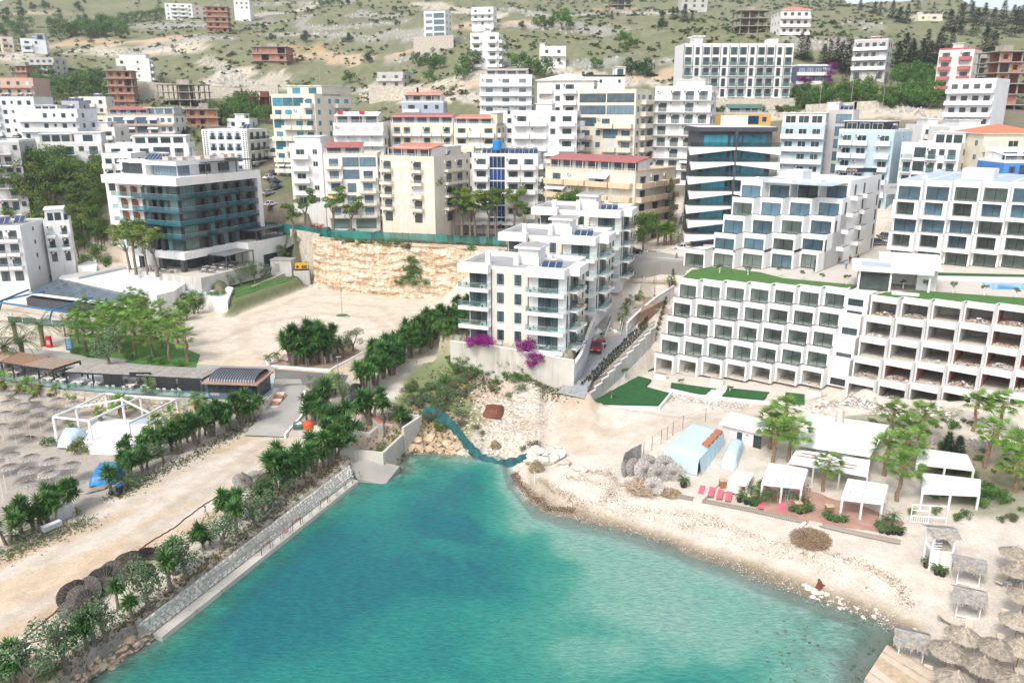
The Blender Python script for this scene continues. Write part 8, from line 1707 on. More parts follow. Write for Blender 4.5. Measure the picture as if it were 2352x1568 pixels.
for i,p in enumerate(rs1):
 w_=.8+.3*math.sin(i*.27+.5)
 for j in range(5):t=j/4;V.append((p.x+.3*t+.12*math.sin(i*1.9+j),p.y+(t-.5)*w_+.15*math.sin(i*1.3),H(p.x,p.y+(t-.5)*w_)+.15+1.0*t+.14*math.sin(i*2.3+j*1.4)+.1*math.sin(i*.9)))
b.add(V,[(i*5+j,(i+1)*5+j,(i+1)*5+j+1,i*5+j+1)for i in range(45)for j in range(4)],'tealnet');tag(b.obj('shade_net',smooth=True),'long crumpled teal shade net draped along the bank of the cove','net')
# rocks
RK=[rockmesh(i,1.0,.62,'rock',2,i)for i in range(5)];RO=[rockmesh(10+i,1.0,.6,'rock_o',2,10+i)for i in range(4)];RD=[rockmesh(20+i,1.0,.5,'rock_d',1,20+i)for i in range(3)]
def rk(x,y,s,kind,label,group,dz=0.0,g=None):
 p=g or G(x,y);o=ob('boulder' if s>.35 else 'rock',rnd.choice(kind),None,(p.x,p.y,p.z+dz));o.scale=(s*rnd.uniform(.8,1.3),s*rnd.uniform(.8,1.2),s*rnd.uniform(.7,1.1));o.rotation_euler=(rnd.uniform(-.4,.4),rnd.uniform(-.4,.4),rnd.uniform(0,6));return tag(o,label,'rock',group)
for i in range(46):x=1214+rnd.random()*90;f=(x-1214)/90;y=1068-10*math.sin(f*3)+rnd.uniform(-22,8);rk(x,y,rnd.uniform(.5,.95),RK,'big white boulder in the pile at the head of the beach','white boulder pile',.25+(1068-y)*.02)
for x,y,s in((1333,1076,.75),(1342,1082,.5),(1325,1080,.4)):rk(x,y,s,RK,'white boulder lying alone on the sand right of the boulder pile','loose white boulders',.1)
for i in range(80):f=rnd.random();x=925+f*290;y=1040+6*math.sin(f*9)+rnd.uniform(-14,5);rk(x,y,rnd.uniform(.12,.42),RO if f<.5 else RK,'rock in the rough stone bank along the head of the cove','rocks at the head of the cove',.05)
for x,y,s in((945,1025,.9),(965,1030,1.0),(985,1028,.8),(1005,1022,.7),(1025,1018,.8),(990,1005,.9),(960,1008,.9)):rk(x,y,s,RO,'large orange rock in the bank under the concrete wall','orange rocks under the wall')
for i in range(96):f=rnd.random();x=175+f*170+rnd.uniform(-14,14);y=1568-f*105+rnd.uniform(-26,14);rk(x,y,rnd.uniform(.10,.34),RO,'orange brown rock on the shore at the end of the quay','orange rocks at the end of the quay',.05)
for x,y,s in((298,1468,.6),(312,1478,.5),(250,1545,.8),(235,1530,.6),(280,1490,.5)):rk(x,y,s,RO,'larger orange boulder on the shore at the end of the quay','orange boulders at the end of the quay')
for i in range(50):f=rnd.random();x=1850+f*190+rnd.gauss(0,12);y=1362+f*62+rnd.gauss(0,9);rk(x,y,rnd.uniform(.07,.26),RK,'pale stone at the waterline of the shingle beach','pale stones at the waterline',.02)
for x,y,s in((1858,1352,.45),(1872,1360,.5),(1884,1362,.4),(1898,1366,.4),(1848,1345,.4),(1868,1372,.4)):rk(x,y,s,RK,'white rock in the cluster where the stones meet the sea','white rocks in the shallows',.1)
b=MB()
for i in range(260):
 x=1760+rnd.random()*280+rnd.gauss(0,25);y=1420+rnd.random()*145;p=P(x,y,-.02)
 if SDW[min(len(wy)-1,max(0,int((p.y-36)/.7))),min(len(wx)-1,max(0,int((p.x+60)/.7)))]>.6:
  me=rnd.choice(RD);q=rnd.uniform(.07,.26);Mx=Matrix.Translation((p.x,p.y,-.03))@Matrix.Rotation(rnd.uniform(0,6),4,'Z')@Matrix.Diagonal((q*rnd.uniform(.8,1.4),q,q*.5,1));b.add([tuple(Mx@v.co)for v in me.vertices],[tuple(g.vertices)for g in me.polygons],'rock_d')
stuff(b.obj('submerged_rocks'))
p=G(1880,1352);b=MB();b.path([(0,0,0),(.1,0,.6),(-.05,.1,1.1)],[.35,.28,.12],'rust',7);b.path([(0,0,.5),(.7,.2,.3)],[.16,.05],'rust',5);tag(b.obj('driftwood_stump',None,p),'dark driftwood stump standing among the white shore rocks','stump')
def litter(name,n,px,w,z,kinds,s0,s1,flat_=True):
 f=along(px,w,z);rr=random.Random(n+len(px));b=MB();pts=[f(rr)for _ in range(n)];zz=HF(np.array([p[0]for p in pts]),np.array([p[1]for p in pts]))
 for(x,y),zc in zip(pts,zz):a_=rr.uniform(0,3.14);l_=rr.uniform(s0,s1);t=l_*rr.uniform(.25,.8);c,s=math.cos(a_),math.sin(a_);zc+=.03;k=rr.choice(kinds);b.add([(x-c*l_,y-s*l_,zc),(x+s*t,y-c*t,zc+.01),(x+c*l_,y+s*l_,zc+rr.uniform(0,.06)),(x-s*t,y+c*t,zc+t)],[(0,1,2),(0,2,3)],k)
 stuff(b.obj(name))
SHORE=[(1192,1100),(1225,1140),(1290,1172),(1400,1198),(1520,1225),(1640,1268),(1760,1320),(1880,1365),(2000,1405),(2065,1432)]
litter('pebbles',3500,SHORE,.9,.3,['rock','beige','grey_w','stone'],.03,.11)
litter('seaweed',4200,[(1180,1078),(1190,1100),(1215,1130),(1260,1160),(1320,1168)],.28,.6,['rust','black','bark_p','straw'],.03,.11)
for q in([(1260,1120),(1330,1140),(1420,1165),(1520,1185),(1640,1220),(1760,1255),(1900,1300),(2040,1360)],[(1290,1095),(1380,1110),(1450,1160),(1560,1175),(1650,1190)],[(1900,1270),(1990,1300),(2060,1335),(2090,1380)],[(1560,1200),(1640,1195),(1700,1215),(1790,1245),(1880,1280)],[(1330,1085),(1400,1090),(1420,1120),(1380,1150)],[(1240,1100),(1300,1130),(1360,1170)]):litter('seaweed',1200,q,.5,1.2,['straw','thatch_l','straw','bark_p','skirt'],.02,.10)
litter('rubble',1600,[(1480,905),(1500,925),(1560,905),(1640,925),(1700,928)],.9,3.0,['white','white_w','beige','concrete_l'],.06,.28)
litter('rubble',1600,[(1870,935),(1930,925),(2000,945),(2060,960),(2180,968)],1.1,3.0,['white','white_w','beige','wood_l','white_b'],.08,.38)
litter('gravel',2600,[(1060,1000),(1130,1010),(1200,985),(1250,930),(1290,905)],2.2,2.8,['rock','beige','white_w','rock_o'],.05,.22)
litter('gravel',2200,[(1100,900),(1180,930),(1150,960),(1060,1000),(1250,900)],2.4,3.4,['rock','white_w','rock_o'],.06,.3)
litter('gravel',1500,[(60,1500),(300,1330),(500,1180),(640,1050)],3.0,2.6,['beige','white_w','rock_o'],.03,.10)
litter('gravel',1500,[(450,800),(620,740),(800,700),(950,740),(850,830)],6.0,4.7,['beige','white_w','rock_o'],.04,.16)
litter('rubble',1800,[(735,650),(800,655),(900,660),(1000,664),(1070,668)],.8,4.8,['rock','rock_o','beige'],.08,.4)
litter('gravel',2400,[(0,1000),(100,1020),(200,1080),(120,1140),(0,1100)],4.0,1.7,['grey_w','beige','concrete'],.03,.10)
# the right beach: straw, hay, twigs
def heap(label,cat,name,x,y,r,h,m,n,ls,dz=0):
 p=G(x,y);rr=random.Random(int(x));b=MB()
 for _ in range(n):a_=rr.uniform(0,6.28);d=r*math.sqrt(rr.random());z=h*(1-(d/r)**2)*rr.uniform(.5,1.05);t=rr.uniform(0,3.14);c=Vector((math.cos(a_)*d,math.sin(a_)*d,z+.05));v=Vector((math.cos(t),math.sin(t),rr.uniform(-.4,.5)))*ls*rr.uniform(.5,1.1);b.beam(c-v,c+v,.05,.03,rr.choice(m))
 b.add([(r*.9*math.cos(i*.7),r*.9*math.sin(i*.7),0)for i in range(9)]+[(0,0,h*.8)],[(i,(i+1)%9,9)for i in range(9)],m[0]);return tag(b.obj(name,None,p),label,cat)
heap('big heap of grey brown twigs on the right beach','twig heap','twig_heap',1862,1240,2.1,1.0,['bark_p','wood','stripes_wood','straw'],900,.45)
heap('heap of thin broken frame sticks beside the flat parasols','stick heap','stick_heap',1478,1122,2.2,.9,['wood_l','beige','wood','stripes_wood'],260,.9)
heap('mound of dry straw by the end of the slatted boardwalk','straw heap','straw_heap',1540,1135,1.2,.6,['straw','thatch_l'],650,.3)
heap('round brown hay ball beside the white boulders','hay bale','hay_ball',1232,1078,.95,1.3,['straw','thatch_l'],700,.25)
heap('round brown hay bale on the bank under the teal net','hay bale','hay_ball',1138,1026,.7,.9,['straw','thatch_l'],500,.22)
for i,(x,y,t,a_,s)in enumerate([(1479,1094,1.0,.2,1.1),(1512,1101,1.0,-.1,1.12),(1546,1100,1.0,-.3,1.1),(1500,1131,.9,-.5,1.05),(1456,1088,1.2,.6,1.05),(1490,1078,.9,.3,1.05),(1437,1090,1.3,1.0,1.0),(1526,1080,.9,0,1.05)]):fallen(x,y,t,a_,s,'grey straw parasol top stacked on its side by the reed screen',None,'parasol tops by the reed screen',.85)
def reed(label,px,z0,h):
 pts=[P(x,y,z0)for x,y in px];rt=root('reed_screen',label,'screen',(0,0,0))
 rs_=resample(pts,max(8,int(sum((b_-a_).length for a_,b_ in zip(pts[:-1],pts[1:]))/.3)));rr=random.Random(int(px[0][0]))
 for a_,c_ in zip(rs_[:-1],rs_[1:]):b=MB();hh=h+rr.uniform(-.15,.15);gz=min(a_.z,c_.z);n_=Vector((-(c_-a_).y,(c_-a_).x,0)).normalized()*.04;b.prism([(a_-n_)[:2],(c_-n_)[:2],(c_+n_)[:2],(a_+n_)[:2]],gz-.5,gz+hh,rr.choice(['thatch_g','stripes_wood','thatch_g']));b.obj('reed_bundle',rt)
reed('weathered reed screen standing beside the heap of parasol tops',[(1430,1085),(1434,1072),(1452,1060),(1472,1050)],1.9,2.0)
reed('long reed fence behind the slatted pergolas of the beach bar',[(2130,1032),(2200,1040),(2280,1050),(2370,1060)],2.4,2.2)
b=MB();fp=[G(x,y)for x,y in((1478,1048),(1497,1034),(1518,1020),(1532,1010),(1545,1000),(1568,985),(1620,968))]
for p in fp:b.tube(p,p+Vector((0,0,2.1)),.04,.04,'rust',5)
for a_,c_ in zip(fp[:-1],fp[1:]):
 for z in(.8,2.0):b.tube(a_+Vector((0,0,z)),c_+Vector((0,0,z)),.012,.012,'rust',4)
tag(b.obj('wire_fence'),'thin rusty wire fence on leaning posts beside the big blue tarpaulin','fence')
def bigtarp():
 rt=root('covered_shelter','large pale blue tarpaulin stretched over a long frame with rust red gaps','tarpaulin shelter',(0,0,0));z0,z1=1.8,4.1;B=[P(1526,1063,z0),P(1603,1090,z0),P(1660,1026,z0),P(1588,1004,z0)];b=MB();n,mm=14,10;V=[];rr=random.Random(3)
 for i in range(n+1):
  for j in range(mm+1):
   u,v=i/n,j/mm;p=B[0].lerp(B[3],u).lerp(B[1].lerp(B[2],u),v);e=(0<i<n)and(0<j<mm);z=z1+.35*math.sin(v*math.pi)+rr.uniform(-.06,.06);V.append((p.x,p.y,z if e else z1-.1))
 b.add(V,[(i*(mm+1)+j,i*(mm+1)+j+1,(i+1)*(mm+1)+j+1,(i+1)*(mm+1)+j)for i in range(n)for j in range(mm)],'tarp_w');b.obj('roof_sheet',rt,smooth=True)
 for a_,c_ in((B[0],B[1]),(B[1],B[2]),(B[2],B[3]),(B[3],B[0])):
  b=MB();V=[];k=16;nn=Vector(((c_-a_).y,-(c_-a_).x,0)).normalized()
  for i in range(k+1):
   for j in range(4):q=a_.lerp(c_,i/k)+nn*(.1*math.sin(i*2.1+j)*(j>0)+.12*j);V.append((q.x,q.y,z1-.1-(z1-z0)*j/3+(.25*rr.random()if j==3 else 0)))
  b.add(V,[(i*4+j+1,(i+1)*4+j+1,(i+1)*4+j,i*4+j)for i in range(k)for j in range(3)],'tarp_w');b.obj('side_sheet',rt,smooth=True)
 for i in range(4):u=.35+i*.16;a_=B[0].lerp(B[3],u).lerp(B[1].lerp(B[2],u),.8);b=MB();d=(B[3]-B[0]).normalized();s=(B[1]-B[0]).normalized();q=[a_,a_+s*1.0,a_+s*1.0+d*1.1,a_+d*1.1];b.prism([(w_.x,w_.y)for w_ in q],z1+.1,z1+.42,'terracotta');b.obj('roof_gap',rt)
bigtarp()
tarp('small pale blue tarpaulin over a stall beside the pink shed',[(1654,1076),(1690,1080),(1712,1030),(1676,1022)],1.9,1.9,'tarp_w',12)
def shed():
 a_,c_=P(1657,1012,2.0),P(1745,1034,2.0);d=c_-a_;rt=root('beach_shed','pale pink shed with a ribbed white metal roof','shed',a_,math.atan2(d.y,d.x));w=d.length
 b=MB();b.box(0,w,0,3.4,-1,2.6,'pinkwash');b.obj('wall',rt);b=MB();b.add([(-.4,-.5,2.62),(w+.4,-.5,2.62),(w+.4,3.8,3.1),(-.4,3.8,3.1),(-.4,-.5,2.54),(w+.4,-.5,2.54),(w+.4,3.8,3.02),(-.4,3.8,3.02)],[(0,1,2,3),(7,6,5,4),(0,4,5,1),(1,5,6,2),(2,6,7,3),(3,7,4,0)],'white');b.obj('roof',rt)
 for i in range(int(w/.4)+2):q=MB();q.beam((-.4+i*.4,-.5,2.65),(-.4+i*.4,3.8,3.13),.06,.05,'white_b');q.obj('roof_rib',rt)
 ob('door',m_window(.9,2.0,'whiteframe','glass',1,0),rt,(w*.38,-.03,.05));ob('door',m_window(1.1,2.0,'frame','glass',1,0),rt,(w*.82,-.03,.05));b=MB();b.box(w*.62,w*.68,-.04,0,1.7,1.8,'darkgrey');b.obj('vent',rt)
shed()
def tent():
 rt=root('beach_restaurant','beach bar under a broad white pyramid membrane roof with a chimney','beach restaurant',(0,0,0));z=4.6;A=[P(1820,1022,z),P(1998,1050,z),P(2042,975,z+.6),P(1856,948,z+.6)];ap=P(1931,972,7.2)
 b=MB();n=6
 for a_,c_ in zip(A,A[1:]+A[:1]):
  for i in range(n):
   for j in range(n):
    f=lambda u,v:(a_.lerp(c_,u)).lerp(ap,v)-Vector((0,0,.8*v*(1-v)))
    q=[f(i/n,j/n),f((i+1)/n,j/n),f((i+1)/n,(j+1)/n),f(i/n,(j+1)/n)];b.quad(*q,'membrane')
 b.obj('membrane_roof',rt);b=MB();b.prism([(p.x,p.y)for p in A],1.5,1.75,'concrete_l');b.obj('floor',rt);b=MB();q=[A[0].lerp(A[2],.25),A[1].lerp(A[3],.25),A[2].lerp(A[0],.2),A[3].lerp(A[1],.2)];b.prism([(p.x,p.y)for p in q],1.75,4.3,'white_b');b.obj('wall',rt)
 p=P(1931,962,6.9);b=MB();b.tube((p.x,p.y+.3,5.8),(p.x,p.y+.3,8.1),.55,.5,'concwall',12);b.obj('chimney',rt)
 for p in A:b=MB();b.tube((p.x,p.y,1.5),(p.x,p.y,p.z),.08,.08,'whiteframe');b.obj('post',rt)
 z=4.3;F_=[P(1811,1062,z),P(1993,1094,z),P(1999,1056,z+.3),P(1829,1031,z+.3)];b=MB();b.add([tuple(p)for p in F_]+[tuple(p-Vector((0,0,.12)))for p in F_],[(0,1,2,3),(7,6,5,4),(0,4,5,1),(1,5,6,2),(2,6,7,3),(3,7,4,0)],'membrane');b.obj('front_awning',rt)
 for u0,u1,v in((.06,.5,.55),(.1,.52,.75),(.55,.82,.3),(.55,.85,.5)):
  a_,c_=F_[0].lerp(F_[3],v).lerp(F_[1].lerp(F_[2],v),u0),F_[0].lerp(F_[3],v).lerp(F_[1].lerp(F_[2],v),u1);b=MB();b.beam(a_+Vector((0,0,.06)),c_+Vector((0,0,.06)),.14,.06,'wood');b.obj('batten',rt)
 for u in(0,.33,.66,1):p=F_[0].lerp(F_[1],u);b=MB();b.box(p.x-.08,p.x+.08,p.y,p.y+.16,1.5,z-.1,'whiteframe');b.obj('post',rt)
tent()
pad('bar_deck',[(1752,1098),(1870,1110),(1985,1150),(2030,1125),(2120,1090),(2105,1150),(2075,1205),(2040,1222),(1990,1212),(1880,1196),(1755,1168),(1738,1140)],1.95,'clay_deck',1.0)
pad('bar_deck',[(1880,1100),(2060,1100),(2120,1060),(2300,1085),(2260,1150),(2180,1170),(2080,1140)],2.05,'soil',1.0)
pergola('white sheeted pergola over the green chairs at the bar',[(1750,1108),(1768,1062),(1855,1076),(1842,1117)],4.4,1.9,'white_clean','white',6,3,'whiteframe')
pergola('white sheeted pergola at the front of the bar, right of the lone palm',[(1934,1142),(1948,1098),(2039,1112),(2028,1153)],4.4,1.9,'white_clean','white',6,3,'whiteframe')
pergola('farther slatted white pergola in the bar garden',[(2105,1062),(2112,1028),(2222,1043),(2238,1076)],4.5,2.2,'white','white_clean',30,3,'whiteframe')
pergola('nearer slatted white pergola in the bar garden',[(2118,1128),(2122,1085),(2252,1100),(2250,1134)],4.4,2.1,'white','white_clean',34,3,'whiteframe')
pergola('white slatted low shade table beside the pink shed',[(1672,1106),(1690,1080),(1730,1086),(1716,1112)],2.9,1.9,'white_clean','white_clean',5,2,'whiteframe')
tarp('clear plastic sheet over orange crates beside the red loungers',[(1664,1130),(1700,1134),(1712,1110),(1672,1104)],1.9,.7,'crateplastic',14)
rt=root('gate_frame','white open timber gate frame at the garden corner','frame',P(2090,1200,2.0),R(-8))
for a_,c_ in(((0,0,0),(0,0,2.3)),((1.9,0,0),(1.9,0,2.3)),((3.8,0,0),(3.8,0,2.3)),((0,0,2.3),(3.8,0,2.3)),((0,0,.9),(3.8,0,.9)),((0,0,.15),(1.9,0,.15)),((0,0,1.6),(1.9,0,1.6))):b=MB();b.beam(a_,c_,.1,.1,'whiteframe');b.obj('rail' if a_[2]==c_[2]else 'post',rt)
for i in range(7):b=MB();b.beam((.2+i*.24,0,.15),(.2+i*.24,0,.9),.05,.05,'whiteframe');b.obj('baluster',rt)
for(x0,y0,x1,y1,n,lb)in((1557,1140,1853,1200,62,'long slatted boardwalk laid along the sand below the red loungers'),(1884,1206,2066,1246,50,'second slatted boardwalk laid along the sand before the palms')):
 a_,c_=G(x0,y0,.08),G(x1,y1,.08);rt=root('boardwalk',lb,'boardwalk',(0,0,0));me=cached('bslat',lambda:(lambda b:(b.box(-.09,.09,-.5,.5,0,.06,'stripes_wood'),b.mesh('slat'))[1])(MB()));d=(c_-a_)
 for i in range(n):p=a_.lerp(c_,i/(n-1));ob('slat',me,rt,(p.x,p.y,H(p.x,p.y)+.10),math.atan2(d.y,d.x))
pad('sand_path',[(1592,1145),(1612,1150),(1672,1092),(1658,1088)],1.85,'paving_l',.5,.04);pad('sand_path',[(1858,1200),(1888,1205),(1892,1188),(1862,1182)],1.75,'paving_l',.5,.04)
def m_lounger(cm,fm,up=.0):
 def f():
  b=MB();b.box(-.33,.33,0,1.25,.30,.36,fm);b.box(-.31,.31,.02,1.24,.36,.44,cm)
  s,c=math.sin(up),math.cos(up);V=[(-.31,1.25,.36),(.31,1.25,.36),(.31,1.25+.7*c,.36+.7*s),(-.31,1.25+.7*c,.36+.7*s)];V2=[(x,y-.08*s,z+.09)for x,y,z in V];b.add(V+V2,[(0,3,2,1),(4,5,6,7),(0,1,5,4),(1,2,6,5),(2,3,7,6),(3,0,4,7)],cm)
  p=Vector(V2[3]);b.add([tuple(Vector(V2[3])+Vector((0,-.18*c,-.18*s+.03))),tuple(Vector(V2[2])+Vector((0,-.18*c,-.18*s+.03))),tuple(Vector(V2[2])+Vector((0,0,.05))),tuple(Vector(V2[3])+Vector((0,0,.05)))],[(0,1,2,3)],cm)
  return b.mesh('mattress')
 return cached(('lg',cm,up),f)
def m_lleg(fm):return cached(('lleg',fm),lambda:(lambda b:([b.box(x-.025,x+.025,y-.025,y+.025,0,.30,fm)for x in(-.28,.28)for y in(.15,1.7)],b.box(-.3,.3,1.2,1.9,.27,.30,fm),b.mesh('frame'))[2])(MB()))
def lounger(x,y,rz,label,cm,fm,group=None,up=.35,s=1.0,cat='sun lounger'):
 p=G(x,y);rt=root('sun_lounger',label,cat,p,rz,group);rt.scale=(s,s,s);ob('mattress',m_lounger(cm,fm,up),rt);ob('frame',m_lleg(fm),rt);return rt
for i,(x,y)in enumerate(((1609,1141),(1631,1145),(1651,1150),(1671,1155),(1747,1173),(1796,1184))):lounger(x,y,-.35,['red lounger first from the left on the sand','second red lounger from the left','third red lounger from the left, beside the plastic sheet','fourth red lounger, nearest the potted cycads','red lounger standing alone before the bar deck corner','red lounger farthest right by the brown box'][i],'pinkcushion','red',None,.15,1.05)
LG=[(2292,1346,-.9),(2156,1500,-.55),(2224,1466,-.5),(2200,1506,-.3),(2316,1442,-.35),(2165,1562,-.8),(2236,1540,-.5),(2277,1543,-.9),(2314,1556,-.3),(2336,1352,-.9),(2346,1460,-.4),(2304,1500,-.4),(2205,1445,.6),(2128,1575,-.5),(2345,1575,-.4)]
for i,(x,y,a_)in enumerate(LG):lounger(x,y,a_,'beige cushioned lounger under the thatched parasols' if i else 'beige lounger on open sand right of the first canopy bed','beige','metal','beige loungers under the thatched parasols' if i else None,.3,1.05)
for i,(x,y)in enumerate(((2315,1346),(2190,1523),(2240,1490),(2335,1478))):p=G(x,y);b=MB();b.box(-.25,.25,-.25,.25,.35,.42,'white_b');[b.box(a_-.03,a_+.03,c_-.03,c_+.03,0,.35,'white_b')for a_ in(-.2,.2)for c_ in(-.2,.2)];tag(b.obj('side_table',None,p),'small white plastic side table among the beige loungers','table','white side tables on the beach')
for k,(x,y)in enumerate(((152,1190),(120,1215))):
 p=G(x,y);rt=root('lounger_stack',['taller stack of white plastic loungers behind the yuccas','lower stack of white plastic loungers behind the yuccas'][k],'lounger stack',p,-.6)
 for i in range(12 if k==0 else 5):q=MB();q.box(-.35,.35,-1,1,.15+i*.13,.21+i*.13,'white_b');q.obj('lounger',rt)
def thatchhat():
 b=MB();n=22
 for(r0,z0,r1,z1)in((.0,1.0,.55,.62),(.35,.70,1.05,.36),(.85,.42,1.55,.05)):
  for i in range(n):
   t0,t1=2*math.pi*i/n,2*math.pi*(i+1)/n;w_=.05*math.sin(i*3.7);q=[(r0*math.cos(t0),r0*math.sin(t0),z0),(r1*math.cos(t0),r1*math.sin(t0),z1-w_),(r1*math.cos(t1),r1*math.sin(t1),z1-.05*math.sin((i+1)*3.7)),(r0*math.cos(t1),r0*math.sin(t1),z0)]
   b.add([q[0],q[1],q[2],q[3]],[(0,1,2,3)],'thatch')
 rr=random.Random(4)
 for r,z,k in((1.5,.08,150),(1.02,.38,90),(.55,.64,50)):
  for _ in range(k):a_=rr.uniform(0,6.28);leafquad(b,Vector((math.cos(a_)*r*rr.uniform(.75,1),math.sin(a_)*r*rr.uniform(.75,1),z+.08)),Vector((math.cos(a_),math.sin(a_),-.45)),rr.uniform(.25,.5),.12,rr.choice(['thatch','thatch_l']),.4,1)
 b.tube((0,0,.8),(0,0,1.15),.16,.04,'thatch_l',8);return b.mesh('thatch')
TH=thatchhat();TP=(lambda b:(b.tube((0,0,-2.3),(0,0,.8),.05,.05,'wood',6),b.mesh('pole'))[1])(MB())
UR=[(2219,1420),(2184,1452),(2204,1512),(2263,1483),(2299,1450),(2339,1519),(2343,1400),(2334,1263),(2339,1296),(2281,1550),(2350,1450),(2240,1562),(2358,1350)]
for i,(x,y)in enumerate(UR):p=P(x,y+6,4.6);g=H(p.x,p.y);rt=root('thatched_parasol','round shaggy thatched parasol on the right beach','parasol',(p.x,p.y,g+2.25),rnd.uniform(0,6),'thatched parasols on the right beach');o=ob('thatch',TH,rt);o.rotation_euler=(rnd.uniform(-.08,.08),rnd.uniform(-.08,.08),0);ob('pole',TP,rt)
def thatchroof(b,w,d,z,h,over=.5,rr=random.Random(8)):
 x0,x1,y0,y1=-over,w+over,-over,d+over;ym=d/2;b.add([(x0,y0,z),(x1,y0,z),(x1,ym,z+h),(x0,ym,z+h)],[(0,1,2,3)],'thatch_g');b.add([(x0,ym,z+h),(x1,ym,z+h),(x1,y1,z),(x0,y1,z)],[(0,1,2,3)],'thatch_g')
 for _ in range(260):u,v=rr.random(),rr.random()**.6;s=rr.choice([-1,1]);y=ym+s*v*(ym+over);leafquad(b,Vector((x0+u*(x1-x0),y,z+h*(1-v)+.05)),Vector((rr.uniform(-.6,.6),s,-h/(ym+over))),rr.uniform(.4,.8),.12,rr.choice(['thatch_g','thatch_g','thatch_l']),.2,1)
def canopybed(label,px,py,rz,z=None):
 p=G(px,py);rt=root('canopy_bed',label,'canopy bed',p,rz)
 for x,y in((0,0),(1.9,0),(1.9,2.0),(0,2.0)):b=MB();b.box(x-.05,x+.05,y-.05,y+.05,0,2.0,'whiteframe');b.obj('post',rt)
 b=MB();b.box(0,1.9,0,2,.2,.3,'whiteframe');b.obj('base',rt);b=MB();b.box(.06,1.84,.06,1.94,.3,.46,'cushion');b.obj('mattress',rt)
 for k in range(3):b=MB();b.box(1.88,1.93,.1,1.9,.5+k*.14,.58+k*.14,'whiteframe');b.obj('back_slat',rt);b=MB();b.box(.1,1.8,1.97,2.02,.5+k*.14,.58+k*.14,'whiteframe');b.obj('back_slat',rt)
 b=MB();thatchroof(b,1.9,2.0,2.0,.75);b.obj('thatch_roof',rt);return rt
canopybed('thatched white canopy bed right below the lifeguard tower',2196,1343,R(-24));canopybed('thatched white canopy bed in the middle, above the first round parasols',2194,1418,R(-24));canopybed('thatched white canopy bed on the timber deck by the sea',2060,1520,R(-24))
def tower():
 p=G(2133,1308);rt=root('lifeguard_tower','white lifeguard tower with a grey thatched roof','lifeguard tower',p,R(-8));w=2.0
 for x,y in((0,0),(w,0),(w,1.7),(0,1.7)):b=MB();b.box(x-.09,x+.09,y-.09,y+.09,-.2,4.0,'white_clean');b.obj('post',rt)
 b=MB();b.box(.05,w-.05,-.04,.02,.55,2.0,'white');b.obj('banner_panel',rt);b=MB();b.box(-.05,w+.05,-.05,1.75,2.05,2.2,'white_clean');b.obj('platform',rt)
 b=MB();b.box(.9,w-.1,.1,1.6,2.2,2.75,'stripes_wood');b.obj('bench',rt)
 for z in(2.5,2.8,3.1):b=MB();b.box(0,.9,-.03,.03,z,z+.08,'white_clean');b.obj('rail',rt);b=MB();b.box(w-.03,w+.03,0,1.7,z,z+.08,'white_clean');b.obj('rail',rt)
 b=MB();b.beam((0,0,.4),(w,0,.4),.1,.12,'white_clean');b.beam((w,0,.3),(w,1.7,1.9),.08,.08,'white_clean');b.obj('brace',rt)
 b=MB();thatchroof(b,w,1.7,3.95,.45,.45);b.obj('thatch_roof',rt)
tower()
rt=root('timber_deck','slatted timber deck at the water edge in the bottom right corner','deck',(0,0,0));A=[P(2000,1530,1.0),P(2040,1478,1.0),P(2420,1600,1.0),P(2400,1680,1.0)]
c0,c1,c2,c3=P(2037,1480,1.1),P(2180,1560,1.1),P(2100,1660,1.1),P(1985,1560,1.1)
for i in range(26):f,g=i/26,(i+.9)/26;q=[c0.lerp(c3,f),c0.lerp(c3,g),c1.lerp(c2,g),c1.lerp(c2,f)];b=MB();b.prism([(w_.x,w_.y)for w_ in q],1.02,1.12,'wood_l' if 8<i<16 or i%5==0 else 'beige');b.obj('board',rt)
b=MB();b.prism([(w_.x,w_.y)for w_ in(c0,c1,c2,c3)],-1.5,1.0,'concwall');b.obj('substructure',rt)
for i in range(40):f=rnd.random();rk(2055+f*50,1470-f*20+rnd.uniform(-8,8)-0,rnd.uniform(.12,.35),RK,'pale rock in the small pile above the timber deck','pale rocks above the timber deck',.1)
for i,(x,y)in enumerate(((1792,1135),(1806,1132),(1809,1148))):p=G(x,y);tag(ob('lawn_chair',m_chair('greenchair','whiteframe'),None,(p.x,p.y,p.z+.05),rnd.uniform(-.5,.5)+math.pi),'green striped folding chair under the white pergola','chair','green chairs at the bar')
for i,(x,y)in enumerate(((1780,1150),(1829,1152),(1843,1156),(1855,1158),(1857,1130))):p=G(x,y);tag(ob('bar_chair',m_chair('terracotta','whiteframe'),None,(p.x,p.y,p.z+.05),rnd.uniform(-.5,.5)),'white framed chair with a rust seat beside the bar pergola','chair','rust seated chairs at the bar')
for x,y,l in((1832,1170,'brown wooden box by the potted cycads'),(1660,1118,'wooden crate box at the corner of the small tarpaulin'),(1904,1178,'small wooden stand behind the cycad row')):p=G(x,y);b=MB();b.box(-.4,.4,-.4,.4,0,.95,'wood');b.box(-.44,.44,-.44,.44,.95,1.0,'wood_l');tag(b.obj('wooden_box',None,p),l,'box')
p=G(1838,1213);b=MB();b.tube((0,0,.2),(.8,.9,.2),.2,.2,'white',10);tag(b.obj('foam_float',None,p),'white foam cylinder lying on the sand above the twig heap','float')
for x,y,h in((1228,1112,1.8),(1238,1030,2.6)):p=G(x,y);b=MB();b.tube((0,0,-.2),(0,0,h),.06,.06,'whiteframe',6);tag(b.obj('marker_post',None,p),['short white post on the shingle at the cove','tall white post beside the boulder pile'][h>2],'post')
